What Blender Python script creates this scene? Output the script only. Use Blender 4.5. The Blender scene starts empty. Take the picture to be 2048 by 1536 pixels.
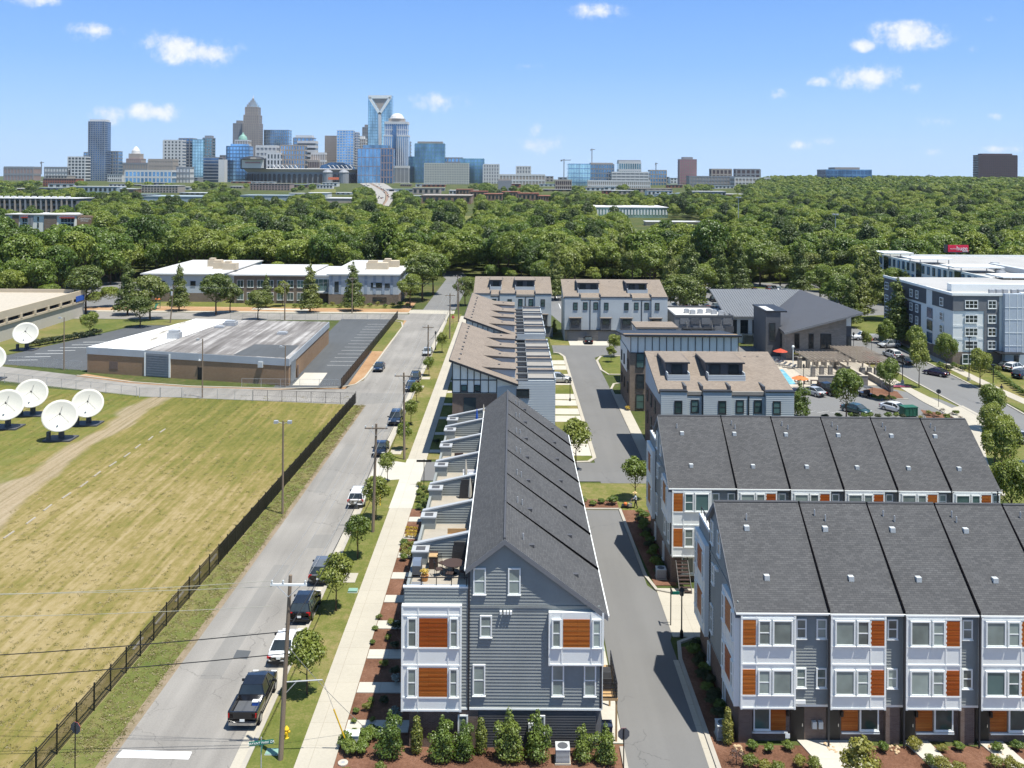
import bpy, math, random
import numpy as np
from mathutils import Matrix, Vector
R = math.radians
sc = bpy.context.scene
# ---------------------------------------------------------------- camera, sky, sun, exposure
CAMH = 37.0; FPX = 1850.0; ROLL = R(.35); HOR = 355.0
cd = bpy.data.cameras.new('camera'); cam = bpy.data.objects.new('camera', cd); sc.collection.objects.link(cam)
cd.sensor_width = 36; cd.sensor_fit = 'HORIZONTAL'; cd.lens = FPX / 2048 * 36
cd.shift_y = -(768 - HOR) / 2048; cd.clip_start = 1; cd.clip_end = 60000
cam.matrix_world = Matrix.Translation((0, 0, CAMH)) @ Matrix.Rotation(R(90), 4, 'X') @ Matrix.Rotation(ROLL, 4, 'Z')
sc.camera = cam
SUN = Vector((.285, -.19, 1)).normalized()          # towards the sun
sl = bpy.data.lights.new('sun', 'SUN'); sl.energy = 4.3; sl.angle = R(.53); sl.color = (1, .97, .885)
so = bpy.data.objects.new('sun', sl); sc.collection.objects.link(so); so.location = (60, -40, 220)
so.rotation_euler = SUN.to_track_quat('Z', 'Y').to_euler()
sc.view_settings.view_transform = 'Standard'; sc.view_settings.look = 'None'
sc.view_settings.gamma = 1; sc.view_settings.exposure = .78; sc.view_settings.use_curve_mapping = False
cy = sc.cycles
cy.max_bounces = 6; cy.diffuse_bounces = 3; cy.glossy_bounces = 3; cy.transmission_bounces = 2; cy.transparent_max_bounces = 4; cy.volume_bounces = 0
cy.use_denoising = True; cy.caustics_reflective = False; cy.caustics_refractive = False
cy.use_adaptive_sampling = True; cy.adaptive_threshold = .015; cy.sample_clamp_indirect = 6
W = bpy.data.worlds.new('World'); sc.world = W; W.use_nodes = True
wn = W.node_tree.nodes; wl = W.node_tree.links; wn.clear()
def N(t, **k):
    n = wn.new(t)
    for a, b in k.items(): setattr(n, a, b)
    return n
sky = N('ShaderNodeTexSky', sky_type='NISHITA', sun_disc=False, sun_elevation=math.asin(SUN.z), sun_rotation=math.atan2(SUN.x, SUN.y))
sky.altitude = 200; sky.air_density = 1.1; sky.dust_density = .35; sky.ozone_density = 2.2
tint = N('ShaderNodeMix', data_type='RGBA', blend_type='MULTIPLY'); tint.inputs[0].default_value = 1
tint.inputs[7].default_value = (.9, .98, 1.1, 1)
wl.new(sky.outputs[0], tint.inputs[6])
grd = N('ShaderNodeValToRGB'); els = grd.color_ramp.elements     # clear summer sky, paler towards the horizon
for i, (p_, c_) in enumerate(((0, (.41, .57, .77)), (.05, (.32, .50, .755)), (.12, (.205, .39, .72)), (.2, (.14, .31, .66)), (.5, (.13, .245, .44)), (1, (.13, .212, .335)))):
    e_ = els[i] if i < 2 else els.new(p_); e_.position = p_; e_.color = (*[k_ for k_ in c_], 1)
gs = N('ShaderNodeMix', data_type='RGBA', blend_type='MULTIPLY'); gs.inputs[0].default_value = 1; gs.inputs[7].default_value = (6.2, 6.5, 7.0, 1); wl.new(grd.outputs[0], gs.inputs[6])
skm = N('ShaderNodeMix', data_type='RGBA'); skm.inputs[0].default_value = .9; wl.new(tint.outputs[2], skm.inputs[6]); wl.new(gs.outputs[2], skm.inputs[7])
# fair-weather clouds, given by direction in the sky
tc = N('ShaderNodeTexCoord'); sx = N('ShaderNodeSeparateXYZ'); wl.new(tc.outputs['Generated'], sx.inputs[0]); wl.new(sx.outputs[2], grd.inputs[0])
def M2(op, a, b):
    m = N('ShaderNodeMath', operation=op)
    for i, q in enumerate((a, b)):
        if isinstance(q, (int, float)): m.inputs[i].default_value = q
        else: wl.new(q, m.inputs[i])
    return m.outputs[0]
ysafe = M2('MAXIMUM', sx.outputs[1], .02)
cu = M2('DIVIDE', sx.outputs[0], ysafe); cv = M2('DIVIDE', sx.outputs[2], ysafe)
cxy = N('ShaderNodeCombineXYZ'); wl.new(cu, cxy.inputs[0]); wl.new(cv, cxy.inputs[1])
def noise(sc_, det, rough=.6):
    n = N('ShaderNodeTexNoise'); n.inputs['Scale'].default_value = sc_; n.inputs['Detail'].default_value = det
    n.inputs['Roughness'].default_value = rough; wl.new(cxy.outputs[0], n.inputs['Vector']); return n
n1 = noise(34, 6, .66); n2 = noise(15, 2)
CLOUDS = [(70,2,62,17,1),(190,67,52,18,.9),(345,96,62,30,1),(415,108,62,24,1),(308,228,52,18,1),(212,236,36,17,.8),(872,203,54,20,.8),
 (1195,22,60,16,.55),(1085,288,40,17,.8),(1075,262,18,14,.7),(1815,66,80,26,1),(1721,86,28,13,.9),(1738,150,66,24,1),(1630,160,28,9,.6),(1548,187,24,12,.7),
 (1975,34,20,9,.5),(1822,170,26,9,.35),(1988,228,16,7,.4),(1995,292,46,7,.6),(1868,299,18,8,.5),(1598,287,22,8,.4),(1648,280,16,7,.4),(1870,238,30,8,.3),(1058,132,26,6,.3),(1938,92,14,7,.35)]
acc = None
for (px, py, a, b, s) in CLOUDS:
    d = N('ShaderNodeVectorMath', operation='SUBTRACT'); wl.new(cxy.outputs[0], d.inputs[0])
    d.inputs[1].default_value = ((px - 1024) / FPX, (HOR - py) / FPX, 0)
    e = N('ShaderNodeVectorMath', operation='MULTIPLY'); wl.new(d.outputs[0], e.inputs[0]); e.inputs[1].default_value = (FPX / a, FPX / b / 1.05, 0)
    l = N('ShaderNodeVectorMath', operation='LENGTH'); wl.new(e.outputs[0], l.inputs[0])
    q = M2('MULTIPLY', M2('SUBTRACT', 1.25, l.outputs['Value']), s)
    acc = q if acc is None else M2('MAXIMUM', acc, q)
nz = M2('MULTIPLY', M2('SUBTRACT', n1.outputs[0], .52), 3.4)
nz2 = M2('MULTIPLY', M2('SUBTRACT', n2.outputs[0], .5), 1.6)
den = M2('ADD', acc, M2('ADD', nz, nz2))
mr = N('ShaderNodeMapRange', interpolation_type='SMOOTHSTEP'); wl.new(den, mr.inputs[0]); mr.inputs[1].default_value = -.15; mr.inputs[2].default_value = 1.25
mr.inputs[4].default_value = .88
lim = N('ShaderNodeMapRange'); wl.new(acc, lim.inputs[0]); lim.inputs[1].default_value = -.15; lim.inputs[2].default_value = .25
front = M2('GREATER_THAN', sx.outputs[1], .05)
cm = M2('MULTIPLY', M2('MULTIPLY', mr.outputs[0], lim.outputs[0]), front)
ccol = N('ShaderNodeMix', data_type='RGBA'); wl.new(n1.outputs[0], ccol.inputs[0])
ccol.inputs[6].default_value = (4.0, 4.2, 4.7, 1); ccol.inputs[7].default_value = (6.0, 5.9, 5.9, 1)
mx = N('ShaderNodeMix', data_type='RGBA'); wl.new(cm, mx.inputs[0]); wl.new(skm.outputs[2], mx.inputs[6]); wl.new(ccol.outputs[2], mx.inputs[7])
bg = N('ShaderNodeBackground'); bg.inputs[1].default_value = .12; wl.new(mx.outputs[2], bg.inputs[0])
wo = N('ShaderNodeOutputWorld'); wl.new(bg.outputs[0], wo.inputs[0])
W.cycles.sampling_method = 'MANUAL'; W.cycles.sample_map_resolution = 512
# ---------------------------------------------------------------- pixel helpers (a direction only; depth comes from what the thing touches)
def ray(px, py):
    u = (px - 1024) / FPX; v = (py - HOR) / FPX
    return u * math.cos(ROLL) + v * math.sin(ROLL), u * math.sin(ROLL) - v * math.cos(ROLL)
def G(px, py, z=0.):
    x, k = ray(px, py); t = (z - CAMH) / k; return Vector((x * t, t, z))
def PZ(px, py, Y):
    x, k = ray(px, py); return Vector((x * Y, Y, CAMH + k * Y))
def sstep(a, b, x):
    t = min(1, max(0, (x - a) / (b - a))); return t * t * (3 - 2 * t)
def terr(x, y):
    z = 20 * sstep(500, 2300, y)
    z += 12.5 * sstep(120, 520, x - .12 * (y - 400)) * sstep(330, 950, y)
    z += 2 * sstep(300, 700, y) * (math.sin(x * .004 + y * .003) * .5 + .5) * sstep(330, 600, y)
    return z
# ---------------------------------------------------------------- materials
def hexc(h):
    h = h.lstrip('#'); o = []
    for i in (0, 2, 4):
        c = int(h[i:i+2], 16) / 255; o.append(c / 12.92 if c <= .04045 else ((c + .055) / 1.055) ** 2.4)
    return tuple(o)
MATS = {}; UVM = set()
class NT:
    def __init__(s, name):
        s.m = bpy.data.materials.new(name); s.m.use_nodes = True; s.n = s.m.node_tree.nodes; s.l = s.m.node_tree.links
        s.p = s.n['Principled BSDF']; MATS[name] = s.m; s.name = name; s._tc = None
    def new(s, t, **k):
        n = s.n.new(t)
        for a, b in k.items(): setattr(n, a, b)
        return n
    def tc(s, w='Object'):
        if not s._tc: s._tc = s.new('ShaderNodeTexCoord')
        if w == 'World': return s.new('ShaderNodeNewGeometry').outputs['Position']
        return s._tc.outputs[w]
    def map(s, src, scale=(1,1,1), rot=(0,0,0)):
        m = s.new('ShaderNodeMapping'); s.l.new(src, m.inputs[0]); m.inputs['Scale'].default_value = scale; m.inputs['Rotation'].default_value = rot; return m.outputs[0]
    def noise(s, v, scale, det=4, rough=.55, out=0):
        n = s.new('ShaderNodeTexNoise'); s.l.new(v, n.inputs['Vector']); n.inputs['Scale'].default_value = scale
        n.inputs['Detail'].default_value = det; n.inputs['Roughness'].default_value = rough; return n.outputs[out]
    def ramp(s, f, stops):
        r = s.new('ShaderNodeValToRGB'); s.l.new(f, r.inputs[0]); e = r.color_ramp.elements
        while len(e) < len(stops): e.new(.5)
        for i, (p, c) in enumerate(stops):
            e[i].position = p; c = (c,) * 3 if isinstance(c, (int, float)) else c; e[i].color = (*c[:3], 1)
        return r.outputs[0]
    def mix(s, f, a, b, mode='MIX'):
        m = s.new('ShaderNodeMix', data_type='RGBA', blend_type=mode)
        for i, q in ((0, f), (6, a), (7, b)):
            if isinstance(q, (int, float)): m.inputs[i].default_value = q if i == 0 else (q, q, q, 1)
            elif isinstance(q, tuple): m.inputs[i].default_value = (*q[:3], 1)
            else: s.l.new(q, m.inputs[i])
        return m.outputs[2]
    def math(s, op, a, b=0.):
        m = s.new('ShaderNodeMath', operation=op)
        for i, q in enumerate((a, b)):
            if isinstance(q, (int, float)): m.inputs[i].default_value = q
            else: s.l.new(q, m.inputs[i])
        return m.outputs[0]
    def col(s, c):
        if isinstance(c, tuple): s.p.inputs['Base Color'].default_value = (*c[:3], 1)
        else: s.l.new(c, s.p.inputs['Base Color'])
        return s
    def bump(s, h, st=.3, d=.02):
        b = s.new('ShaderNodeBump'); b.inputs['Strength'].default_value = st; b.inputs['Distance'].default_value = d
        s.l.new(h, b.inputs['Height']); s.l.new(b.outputs[0], s.p.inputs['Normal']); return s
    def set(s, rough=.7, metal=0., spec=.4):
        s.p.inputs['Roughness'].default_value = rough; s.p.inputs['Metallic'].default_value = metal; s.p.inputs['Specular IOR Level'].default_value = spec; return s
def mat(name, c, rough=.7, var=.12, scale=1.5, metal=0., spec=.4, bump=0., coord='Object', streak=None):
    if name in MATS: return MATS[name]
    if isinstance(c, str): c = hexc(c)
    t = NT(name).set(rough, metal, spec)
    if var:
        v = t.tc(coord)
        f = t.noise(t.map(v, streak) if streak else v, scale, 5)
        f2 = t.noise(v, scale * 9, 3)
        f = t.math('ADD', t.math('MULTIPLY', f, .7), t.math('MULTIPLY', f2, .3))
        t.col(t.ramp(f, [(.28, tuple(x * (1 - var) for x in c)), (.72, tuple(min(1, x * (1 + var)) for x in c))]))
        if bump: t.bump(f2, bump)
    else: t.col(c)
    return t.m
def brickmat(name, c1, c2, mortar, w, h, ms=.01, rough=.85, bump=.4, var=.25, offset=.5, bias=0.):
    t = NT(name).set(rough, 0, .25); UVM.add(name)
    uv = t.tc('UV'); b = t.new('ShaderNodeTexBrick'); t.l.new(uv, b.inputs['Vector']); b.offset = offset
    for k, q in (('Color1', c1), ('Color2', c2), ('Mortar', mortar)): b.inputs[k].default_value = (*q, 1)
    b.inputs['Scale'].default_value = 1; b.inputs['Brick Width'].default_value = w; b.inputs['Row Height'].default_value = h
    b.inputs['Mortar Size'].default_value = ms; b.inputs['Mortar Smooth'].default_value = .1; b.inputs['Bias'].default_value = bias
    f = t.noise(uv, .35, 5); f2 = t.noise(uv, 14, 2)
    f = t.math('ADD', t.math('MULTIPLY', f, .6), t.math('MULTIPLY', f2, .4))
    t.col(t.mix(1., b.outputs[0], t.ramp(f, [(.25, 1 - var), (.75, 1 + var)]), 'MULTIPLY'))
    t.bump(b.outputs['Fac'], -bump, .02); return t.m
# ---------------------------------------------------------------- mesh builder
C = sc.collection
class MB:
    def __init__(s, M=None): s.v = []; s.f = []; s.M = M
    def add(s, vs, fs):
        o = len(s.v)
        if s.M is not None: vs = [tuple(s.M @ Vector(p)) for p in vs]
        s.v += [tuple(p) for p in vs]; s.f += [tuple(i + o for i in f) for f in fs]; return s
    def box(s, x0, y0, z0, x1, y1, z1):
        if x0 > x1: x0, x1 = x1, x0
        if y0 > y1: y0, y1 = y1, y0
        if z0 > z1: z0, z1 = z1, z0
        return s.add([(x0,y0,z0),(x1,y0,z0),(x1,y1,z0),(x0,y1,z0),(x0,y0,z1),(x1,y0,z1),(x1,y1,z1),(x0,y1,z1)],
            [(0,3,2,1),(4,5,6,7),(0,1,5,4),(1,2,6,5),(2,3,7,6),(3,0,4,7)])
    def hexa(s, p): return s.add(p, [(0,3,2,1),(4,5,6,7),(0,1,5,4),(1,2,6,5),(2,3,7,6),(3,0,4,7)])
    def poly(s, pts): return s.add(pts, [tuple(range(len(pts)))])
    def prism(s, pts, z0, z1):      # plan polygon, counter-clockwise
        a = sum(pts[i][0]*pts[(i+1)%len(pts)][1]-pts[(i+1)%len(pts)][0]*pts[i][1] for i in range(len(pts)))
        if a < 0: pts = pts[::-1]
        n = len(pts)
        return s.add([(p[0],p[1],z0) for p in pts]+[(p[0],p[1],z1) for p in pts],
            [tuple(range(n))[::-1], tuple(range(n,2*n))]+[(i,(i+1)%n,n+(i+1)%n,n+i) for i in range(n)])
    def xprism(s, pts, y0, y1):     # profile polygon in (x, z), extruded along y
        a = sum(pts[i][0]*pts[(i+1)%len(pts)][1]-pts[(i+1)%len(pts)][0]*pts[i][1] for i in range(len(pts)))
        if a < 0: pts = pts[::-1]
        n = len(pts)
        return s.add([(p[0],y0,p[1]) for p in pts]+[(p[0],y1,p[1]) for p in pts],
            [tuple(range(n)), tuple(range(n,2*n))[::-1]]+[(i,n+i,n+(i+1)%n,(i+1)%n) for i in range(n)])
    def yprism(s, pts, x0, x1):     # profile polygon in (y, z), extruded along x
        a = sum(pts[i][0]*pts[(i+1)%len(pts)][1]-pts[(i+1)%len(pts)][0]*pts[i][1] for i in range(len(pts)))
        if a < 0: pts = pts[::-1]
        n = len(pts)
        return s.add([(x0,p[0],p[1]) for p in pts]+[(x1,p[0],p[1]) for p in pts],
            [tuple(range(n))[::-1], tuple(range(n,2*n))]+[(i,(i+1)%n,n+(i+1)%n,n+i) for i in range(n)])
    def tube(s, p, q, r, r2=None, n=6):
        p = Vector(p); q = Vector(q); r2 = r if r2 is None else r2; d = (q-p)
        if d.length < 1e-6: return s
        d.normalize(); a = d.orthogonal().normalized(); b = d.cross(a); vs = []
        for c, rr in ((p, r), (q, r2)):
            for i in range(n):
                t = 2*math.pi*i/n; vs.append(c+(a*math.cos(t)+b*math.sin(t))*rr)
        return s.add(vs, [(i,(i+1)%n,n+(i+1)%n,n+i) for i in range(n)]+[tuple(range(n))[::-1], tuple(range(n,2*n))])
    def path(s, pts, r, n=5):
        for a, b in zip(pts, pts[1:]): s.tube(a, b, r, None, n)
        return s
    def lathe(s, prof, n=12, cx=0, cy=0):
        vs = []; m = len(prof)
        for r, z in prof:
            for i in range(n):
                t = 2*math.pi*i/n; vs.append((cx+r*math.cos(t), cy+r*math.sin(t), z))
        fs = [(j*n+i, j*n+(i+1)%n, (j+1)*n+(i+1)%n, (j+1)*n+i) for j in range(m-1) for i in range(n)]
        return s.add(vs, fs+[tuple(range(n))[::-1], tuple(range((m-1)*n, m*n))])
    def ball(s, c, rx, ry=None, rz=None, n=8, m=6):
        ry = ry or rx; rz = rz or rx; vs = [(c[0],c[1],c[2]-rz)]
        for j in range(1, m):
            p = math.pi*j/m-math.pi/2
            for i in range(n):
                t = 2*math.pi*i/n; vs.append((c[0]+rx*math.cos(p)*math.cos(t), c[1]+ry*math.cos(p)*math.sin(t), c[2]+rz*math.sin(p)))
        vs.append((c[0],c[1],c[2]+rz)); fs = [(0, 1+(i+1)%n, 1+i) for i in range(n)]
        for j in range(m-2): fs += [(1+j*n+i, 1+j*n+(i+1)%n, 1+(j+1)*n+(i+1)%n, 1+(j+1)*n+i) for i in range(n)]
        k = 1+(m-2)*n; fs += [(k+i, k+(i+1)%n, len(vs)-1) for i in range(n)]
        return s.add(vs, fs)
    def mesh(s, name, m=None, smooth=False):
        me = bpy.data.meshes.new(name); me.from_pydata(s.v, [], s.f)
        if m is not None:
            m = MATS[m] if isinstance(m, str) else m; me.materials.append(m)
            if m.name in UVM: uvs(me)
        if smooth: me.polygons.foreach_set('use_smooth', [True]*len(me.polygons))
        me.update(); return me
    def build(s, name, m, parent=None, smooth=False, kind=None, loc=None, rz=0):
        if not s.v: return None
        return ob(name, s.mesh(name, m, smooth), parent, None, kind, loc, rz)
def uvs(me):
    l = me.uv_layers.new(name='UVMap'); V = me.vertices; Zv = Vector((0,0,1))
    for p in me.polygons:
        n = p.normal
        if abs(n.z) > .97: h = Vector((1,0,0)); u = Vector((0,1,0))
        else: h = Zv.cross(n).normalized(); u = n.cross(h)
        for li in p.loop_indices:
            c = V[me.loops[li].vertex_index].co; l.data[li].uv = (c.dot(h), c.dot(u))
def ob(name, me, parent=None, M=None, kind=None, loc=None, rz=0):
    o = bpy.data.objects.new(name, me); C.objects.link(o)
    if parent is not None: o.parent = parent
    if M is not None: o.matrix_local = M
    if loc is not None: o.location = loc
    if rz: o.rotation_euler = (0, 0, rz)
    if kind: o['kind'] = kind
    return o
def tag(o, label, cat, group=None):
    o['label'] = label; o['category'] = cat
    if group: o['group'] = group
    return o
def T(name, label, cat, loc=(0,0,0), rz=0., group=None):
    return tag(ob(name, None, loc=loc, rz=rz), label, cat, group)
def omat(o, m):
    o.material_slots[0].link = 'OBJECT'; o.material_slots[0].material = MATS[m] if isinstance(m, str) else m; return o
def copy_tree(root, loc, rz=0., label=None, group=None, scale=None):
    def cp(o, par):
        c = o.copy(); C.objects.link(c)
        if par is not None: c.parent = par
        for ch in o.children: cp(ch, c)
        return c
    r = cp(root, None); r.location = loc; r.rotation_euler = (0, 0, rz)
    if scale: r.scale = (scale,)*3 if isinstance(scale, (int, float)) else scale
    if label: r['label'] = label
    if group: r['group'] = group
    return r
def struct(name, mb, m): return mb.build(name, m, kind='structure')
def WF(x, y, z=0., a=0.): return Matrix.Translation((x, y, z)) @ Matrix.Rotation(R(a), 4, 'Z')
def TX(x, z, y=0.): return Matrix.Translation((x, y, z))
CACHE = {}
def cached(key, fn):
    if key not in CACHE: CACHE[key] = fn()
    return CACHE[key]
# ---------------------------------------------------------------- material library
def asphalt(name, c, var=.22):
    t = NT(name).set(.9, 0, .25); v = t.tc('World')
    a = t.noise(v, .09, 5); b = t.noise(t.map(v, (.9, .05, 1)), .8, 4); g = t.noise(v, 9, 2)
    f = t.math('ADD', t.math('MULTIPLY', a, .45), t.math('ADD', t.math('MULTIPLY', b, .35), t.math('MULTIPLY', g, .2)))
    base = t.ramp(f, [(.3, tuple(x*(1-var) for x in c)), (.7, tuple(x*(1+var) for x in c))])
    vo = t.new('ShaderNodeTexVoronoi', feature='DISTANCE_TO_EDGE'); vo.inputs['Scale'].default_value = .16
    t.l.new(t.mix(1., v, t.mix(1., t.noise(v, .5, 5, out=1), (3., 3., 0.), 'MULTIPLY'), 'ADD'), vo.inputs['Vector'])
    cr = t.math('MULTIPLY', t.math('LESS_THAN', vo.outputs[0], .006), t.math('GREATER_THAN', t.noise(v, .05, 2), .5))
    t.col(t.mix(t.math('MULTIPLY', cr, .4), base, tuple(x*.45 for x in c))); t.bump(g, .15, .01); return t.m
asphalt('asphalt_old', (.235, .22, .2), .36); asphalt('asphalt_patch', (.205, .195, .18), .3); asphalt('asphalt_alley', (.155, .152, .148), .14); asphalt('asphalt_lot', (.085, .09, .095), .2); asphalt('asphalt_right', (.17, .168, .165), .12)
def concrete(name, c, joint, var=.1):
    t = NT(name).set(.85, 0, .3); v = t.tc('World')
    b = t.new('ShaderNodeTexBrick'); t.l.new(v, b.inputs['Vector']); b.offset = 0
    b.inputs['Color1'].default_value = b.inputs['Color2'].default_value = (1, 1, 1, 1); b.inputs['Mortar'].default_value = (.8, .78, .76, 1)
    b.inputs['Scale'].default_value = 1; b.inputs['Brick Width'].default_value = joint; b.inputs['Row Height'].default_value = joint; b.inputs['Mortar Size'].default_value = .02
    f = t.math('ADD', t.math('MULTIPLY', t.noise(v, .25, 5), .6), t.math('MULTIPLY', t.noise(v, 6, 3), .4))
    t.col(t.mix(1., t.ramp(f, [(.3, tuple(x*(1-var) for x in c)), (.7, tuple(x*(1+var) for x in c))]), b.outputs[0], 'MULTIPLY')); return t.m
concrete('concrete', (.40, .365, .30), 2.5); concrete('concrete_new', (.46, .43, .37), 3.1); mat('kerb', (.36, .33, .28), .85, .12, .6)
def grass(name, stops, sc_=.35, tuft=6., streak=None, bump=.6):
    t = NT(name).set(.95, 0, .15); v = t.tc('World')
    a = t.noise(v, sc_*.22, 4); b = t.noise(v, sc_*3, 5, .65); g = t.noise(v, tuft, 3, .7)
    f = t.math('ADD', t.math('MULTIPLY', a, .45), t.math('ADD', t.math('MULTIPLY', b, .3), t.math('MULTIPLY', g, .25)))
    t.col(t.ramp(f, stops)); t.bump(t.math('ADD', g, b), bump, .12); return t
grass('lawn', [(.38, (.08, .105, .02)), (.49, (.13, .14, .035)), (.61, (.24, .19, .085))])
grass('verge', [(.36, (.07, .10, .02)), (.5, (.13, .14, .04)), (.64, (.22, .17, .08))])
grass('groundcover', [(.36, (.04, .062, .015)), (.52, (.07, .085, .025)), (.68, (.16, .12, .06))], .2, 1.2)
t = grass('field', [(.1, 0.), (.9, 1.)]); t.n.remove([n for n in t.n if n.type == 'VALTORGB'][0])
v = t.tc('World'); xy = t.new('ShaderNodeSeparateXYZ'); t.l.new(v, xy.inputs[0]); X, Y = xy.outputs[0], xy.outputs[1]
big = t.noise(v, .035, 5, .6); mid = t.noise(v, .22, 5, .65); fine = t.noise(v, 2.6, 4, .75); str_ = t.noise(t.map(v, (1.6, .055, 1)), .8, 4, .6)
wob = t.noise(v, .05, 3)
tufts = t.new('ShaderNodeTexVoronoi'); tufts.inputs['Scale'].default_value = 1.7; t.l.new(t.map(v, (1.3, .6, 1)), tufts.inputs['Vector'])
f = t.math('ADD', t.math('ADD', t.math('MULTIPLY', big, .5), t.math('MULTIPLY', mid, .2)), t.math('ADD', t.math('MULTIPLY', str_, .5), t.math('MULTIPLY', fine, .16)))
f = t.math('ADD', f, t.math('MULTIPLY', t.math('ABSOLUTE', t.math('SUBTRACT', Y, 88.)), -.0016))
f = t.math('ADD', f, t.math('MULTIPLY', t.math('SUBTRACT', .4, tufts.outputs[0]), .1))
g0 = t.ramp(f, [(.47, (.108, .114, .025)), (.57, (.16, .145, .038)), (.65, (.212, .17, .06)), (.74, (.285, .222, .105)), (.92, (.36, .29, .172))])
# greener by the dishes, worn gravel track along x = -58
dish = t.math('MULTIPLY', t.math('LESS_THAN', X, -60), t.ramp(mid, [(.42, 0.), (.58, 1.)]))
g1 = t.mix(t.math('MULTIPLY', dish, .6), g0, (.095, .125, .022))
d = t.math('ABSOLUTE', t.math('ADD', t.math('ADD', X, 58.2), t.math('MULTIPLY', t.math('SUBTRACT', wob, .5), 9.)))
d = t.math('SUBTRACT', d, t.math('MULTIPLY', t.math('MAXIMUM', t.math('SUBTRACT', 116., Y), 0.), .16))
tm = t.ramp(t.math('ADD', t.math('MULTIPLY', d, .27), t.math('MULTIPLY', t.math('SUBTRACT', fine, .5), .5)), [(.36, 1.), (.62, 0.)])
rut = t.noise(t.map(v, (2.4, .08, 1)), .8, 3)
tcol = t.ramp(t.math('ADD', t.math('MULTIPLY', rut, .6), t.math('MULTIPLY', fine, .4)), [(.35, (.2, .155, .09)), (.52, (.31, .245, .165)), (.7, (.39, .32, .24))])
t.col(t.mix(t.math('MULTIPLY', tm, .82), g1, tcol))
grass('mulch', [(.36, (.085, .04, .024)), (.5, (.16, .08, .05)), (.66, (.25, .135, .09))], 1.5, 12)
grass('dirt', [(.36, (.25, .14, .07)), (.5, (.36, .22, .12)), (.66, (.45, .31, .2))], .6, 5)
t = grass('shoulder', [(.36, (.17, .14, .08)), (.5, (.24, .19, .13)), (.66, (.28, .21, .15))], .9, 6)
mat('paint_white', (.78, .78, .76), .7, .12, 2); mat('paint_worn', (.5, .5, .49), .8, .25, 2)
mat('white_panel', (.74, .755, .73), .55, .04, .8); mat('trim_white', (.78, .795, .77), .5, .03); mat('grey_siding', (.238, .255, .248), .65, .11, .5)
mat('charcoal_siding', (.06, .062, .066), .6, .1, .5); mat('pale_siding', (.42, .45, .465), .65, .06, .5); mat('dark_trim', (.028, .03, .035), .5, .1); mat('mid_grey', (.16, .165, .175), .7, .1)
mat('slate_panel', (.085, .09, .1), .65, .12, .8)
brickmat('brick_dark', (.105, .066, .053), (.16, .11, .088), (.22, .19, .165), .22, .075)
brickmat('brick_brown', (.155, .115, .09), (.21, .16, .125), (.26, .23, .2), .3, .1); brickmat('brick_tan', (.25, .155, .09), (.30, .19, .115), (.33, .25, .17), .3, .1, var=.15)
brickmat('stone_grey', (.21, .195, .175), (.27, .25, .225), (.2, .185, .17), .6, .2, var=.18)
brickmat('shingle_dark', (.068, .068, .07), (.098, .097, .098), (.045, .045, .047), .33, .145, .012, .9, .4, .16)
brickmat('shingle_brown', (.2, .163, .132), (.26, .215, .175), (.16, .13, .105), .33, .145, .01, .9, .4, .14)
brickmat('cedar', (.34, .088, .014), (.43, .145, .03), (.12, .03, .008), 3.2, .1, .008, .45, .3, .3)
brickmat('cedar_red', (.31, .066, .011), (.38, .1, .018), (.11, .022, .007), 3.2, .1, .008, .45, .3, .3)
def glass(name, c, rough=.06, spec=.6):
    t = NT(name).set(rough, 0, spec); v = t.tc('World'); oi = t.new('ShaderNodeObjectInfo'); t.col(t.ramp(t.math('ADD', t.math('MULTIPLY', t.noise(v, .5, 3), .6), t.math('MULTIPLY', oi.outputs['Random'], .4)), [(.28, tuple(x*.45 for x in c)), (.5, c), (.72, tuple(min(1, x*1.5) for x in c))])); return t.m
glass('glass_blind', (.23, .275, .25)); glass('glass_dark', (.035, .045, .05)); glass('glass_blue', (.06, .15, .27)); glass('glass_green', (.07, .12, .115))
glass('glass_sky', (.11, .26, .45), .12); glass('glass_pale', (.3, .45, .52), .15); glass('glass_deep', (.025, .07, .15), .1)
mat('black_metal', (.012, .012, .013), .45, .1); mat('steel', (.45, .46, .47), .35, .1, 2, .8); mat('galv', (.42, .43, .44), .5, .12, 3, .3)
mat('pole_wood', (.22, .17, .125), .9, .3, 3, 0, .2, .3, 'Object', (1, 1, .05)); mat('metal_roof', (.21, .215, .22), .45, .06, .4, .3); mat('membrane', (.52, .51, .49), .7, .08, .12, coord='World')
mat('seam_dark', (.075, .075, .08), .6, .08, .5); mat('bark', (.12, .085, .06), .95, .25, 4, 0, .1, .5); mat('stucco_cream', (.5, .42, .31), .8, .08, .3)
mat('rubber', (.015, .015, .015), .8, .1); mat('tail_red', (.45, .01, .01), .25, 0); mat('lamp_clear', (.75, .75, .72), .15, 0); mat('chrome', (.6, .6, .6), .2, 0, 1, 1)
mat('blue_shade', (.27, .33, .42), .7, .06); mat('step_shade_black', (.006, .006, .007), 1, 0, spec=0.); mat('dish_white', (.5, .49, .435), .5, .03); mat('yellow', (.72, .46, .02), .5, .08); mat('sign_green', (.01, .16, .12), .5, .05); mat('red_fabric', (.42, .06, .03), .8, .1); mat('orange_fabric', (.62, .17, .05), .8, .1)
mat('beige_fabric', (.5, .45, .37), .85, .1); mat('black_fabric', (.03, .03, .032), .85, .3, 4); mat('blue_fabric', (.02, .09, .4), .8, .1); mat('wicker', (.05, .03, .025), .8, .2, 8); mat('cushion', (.7, .66, .64), .9, .05)
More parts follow.
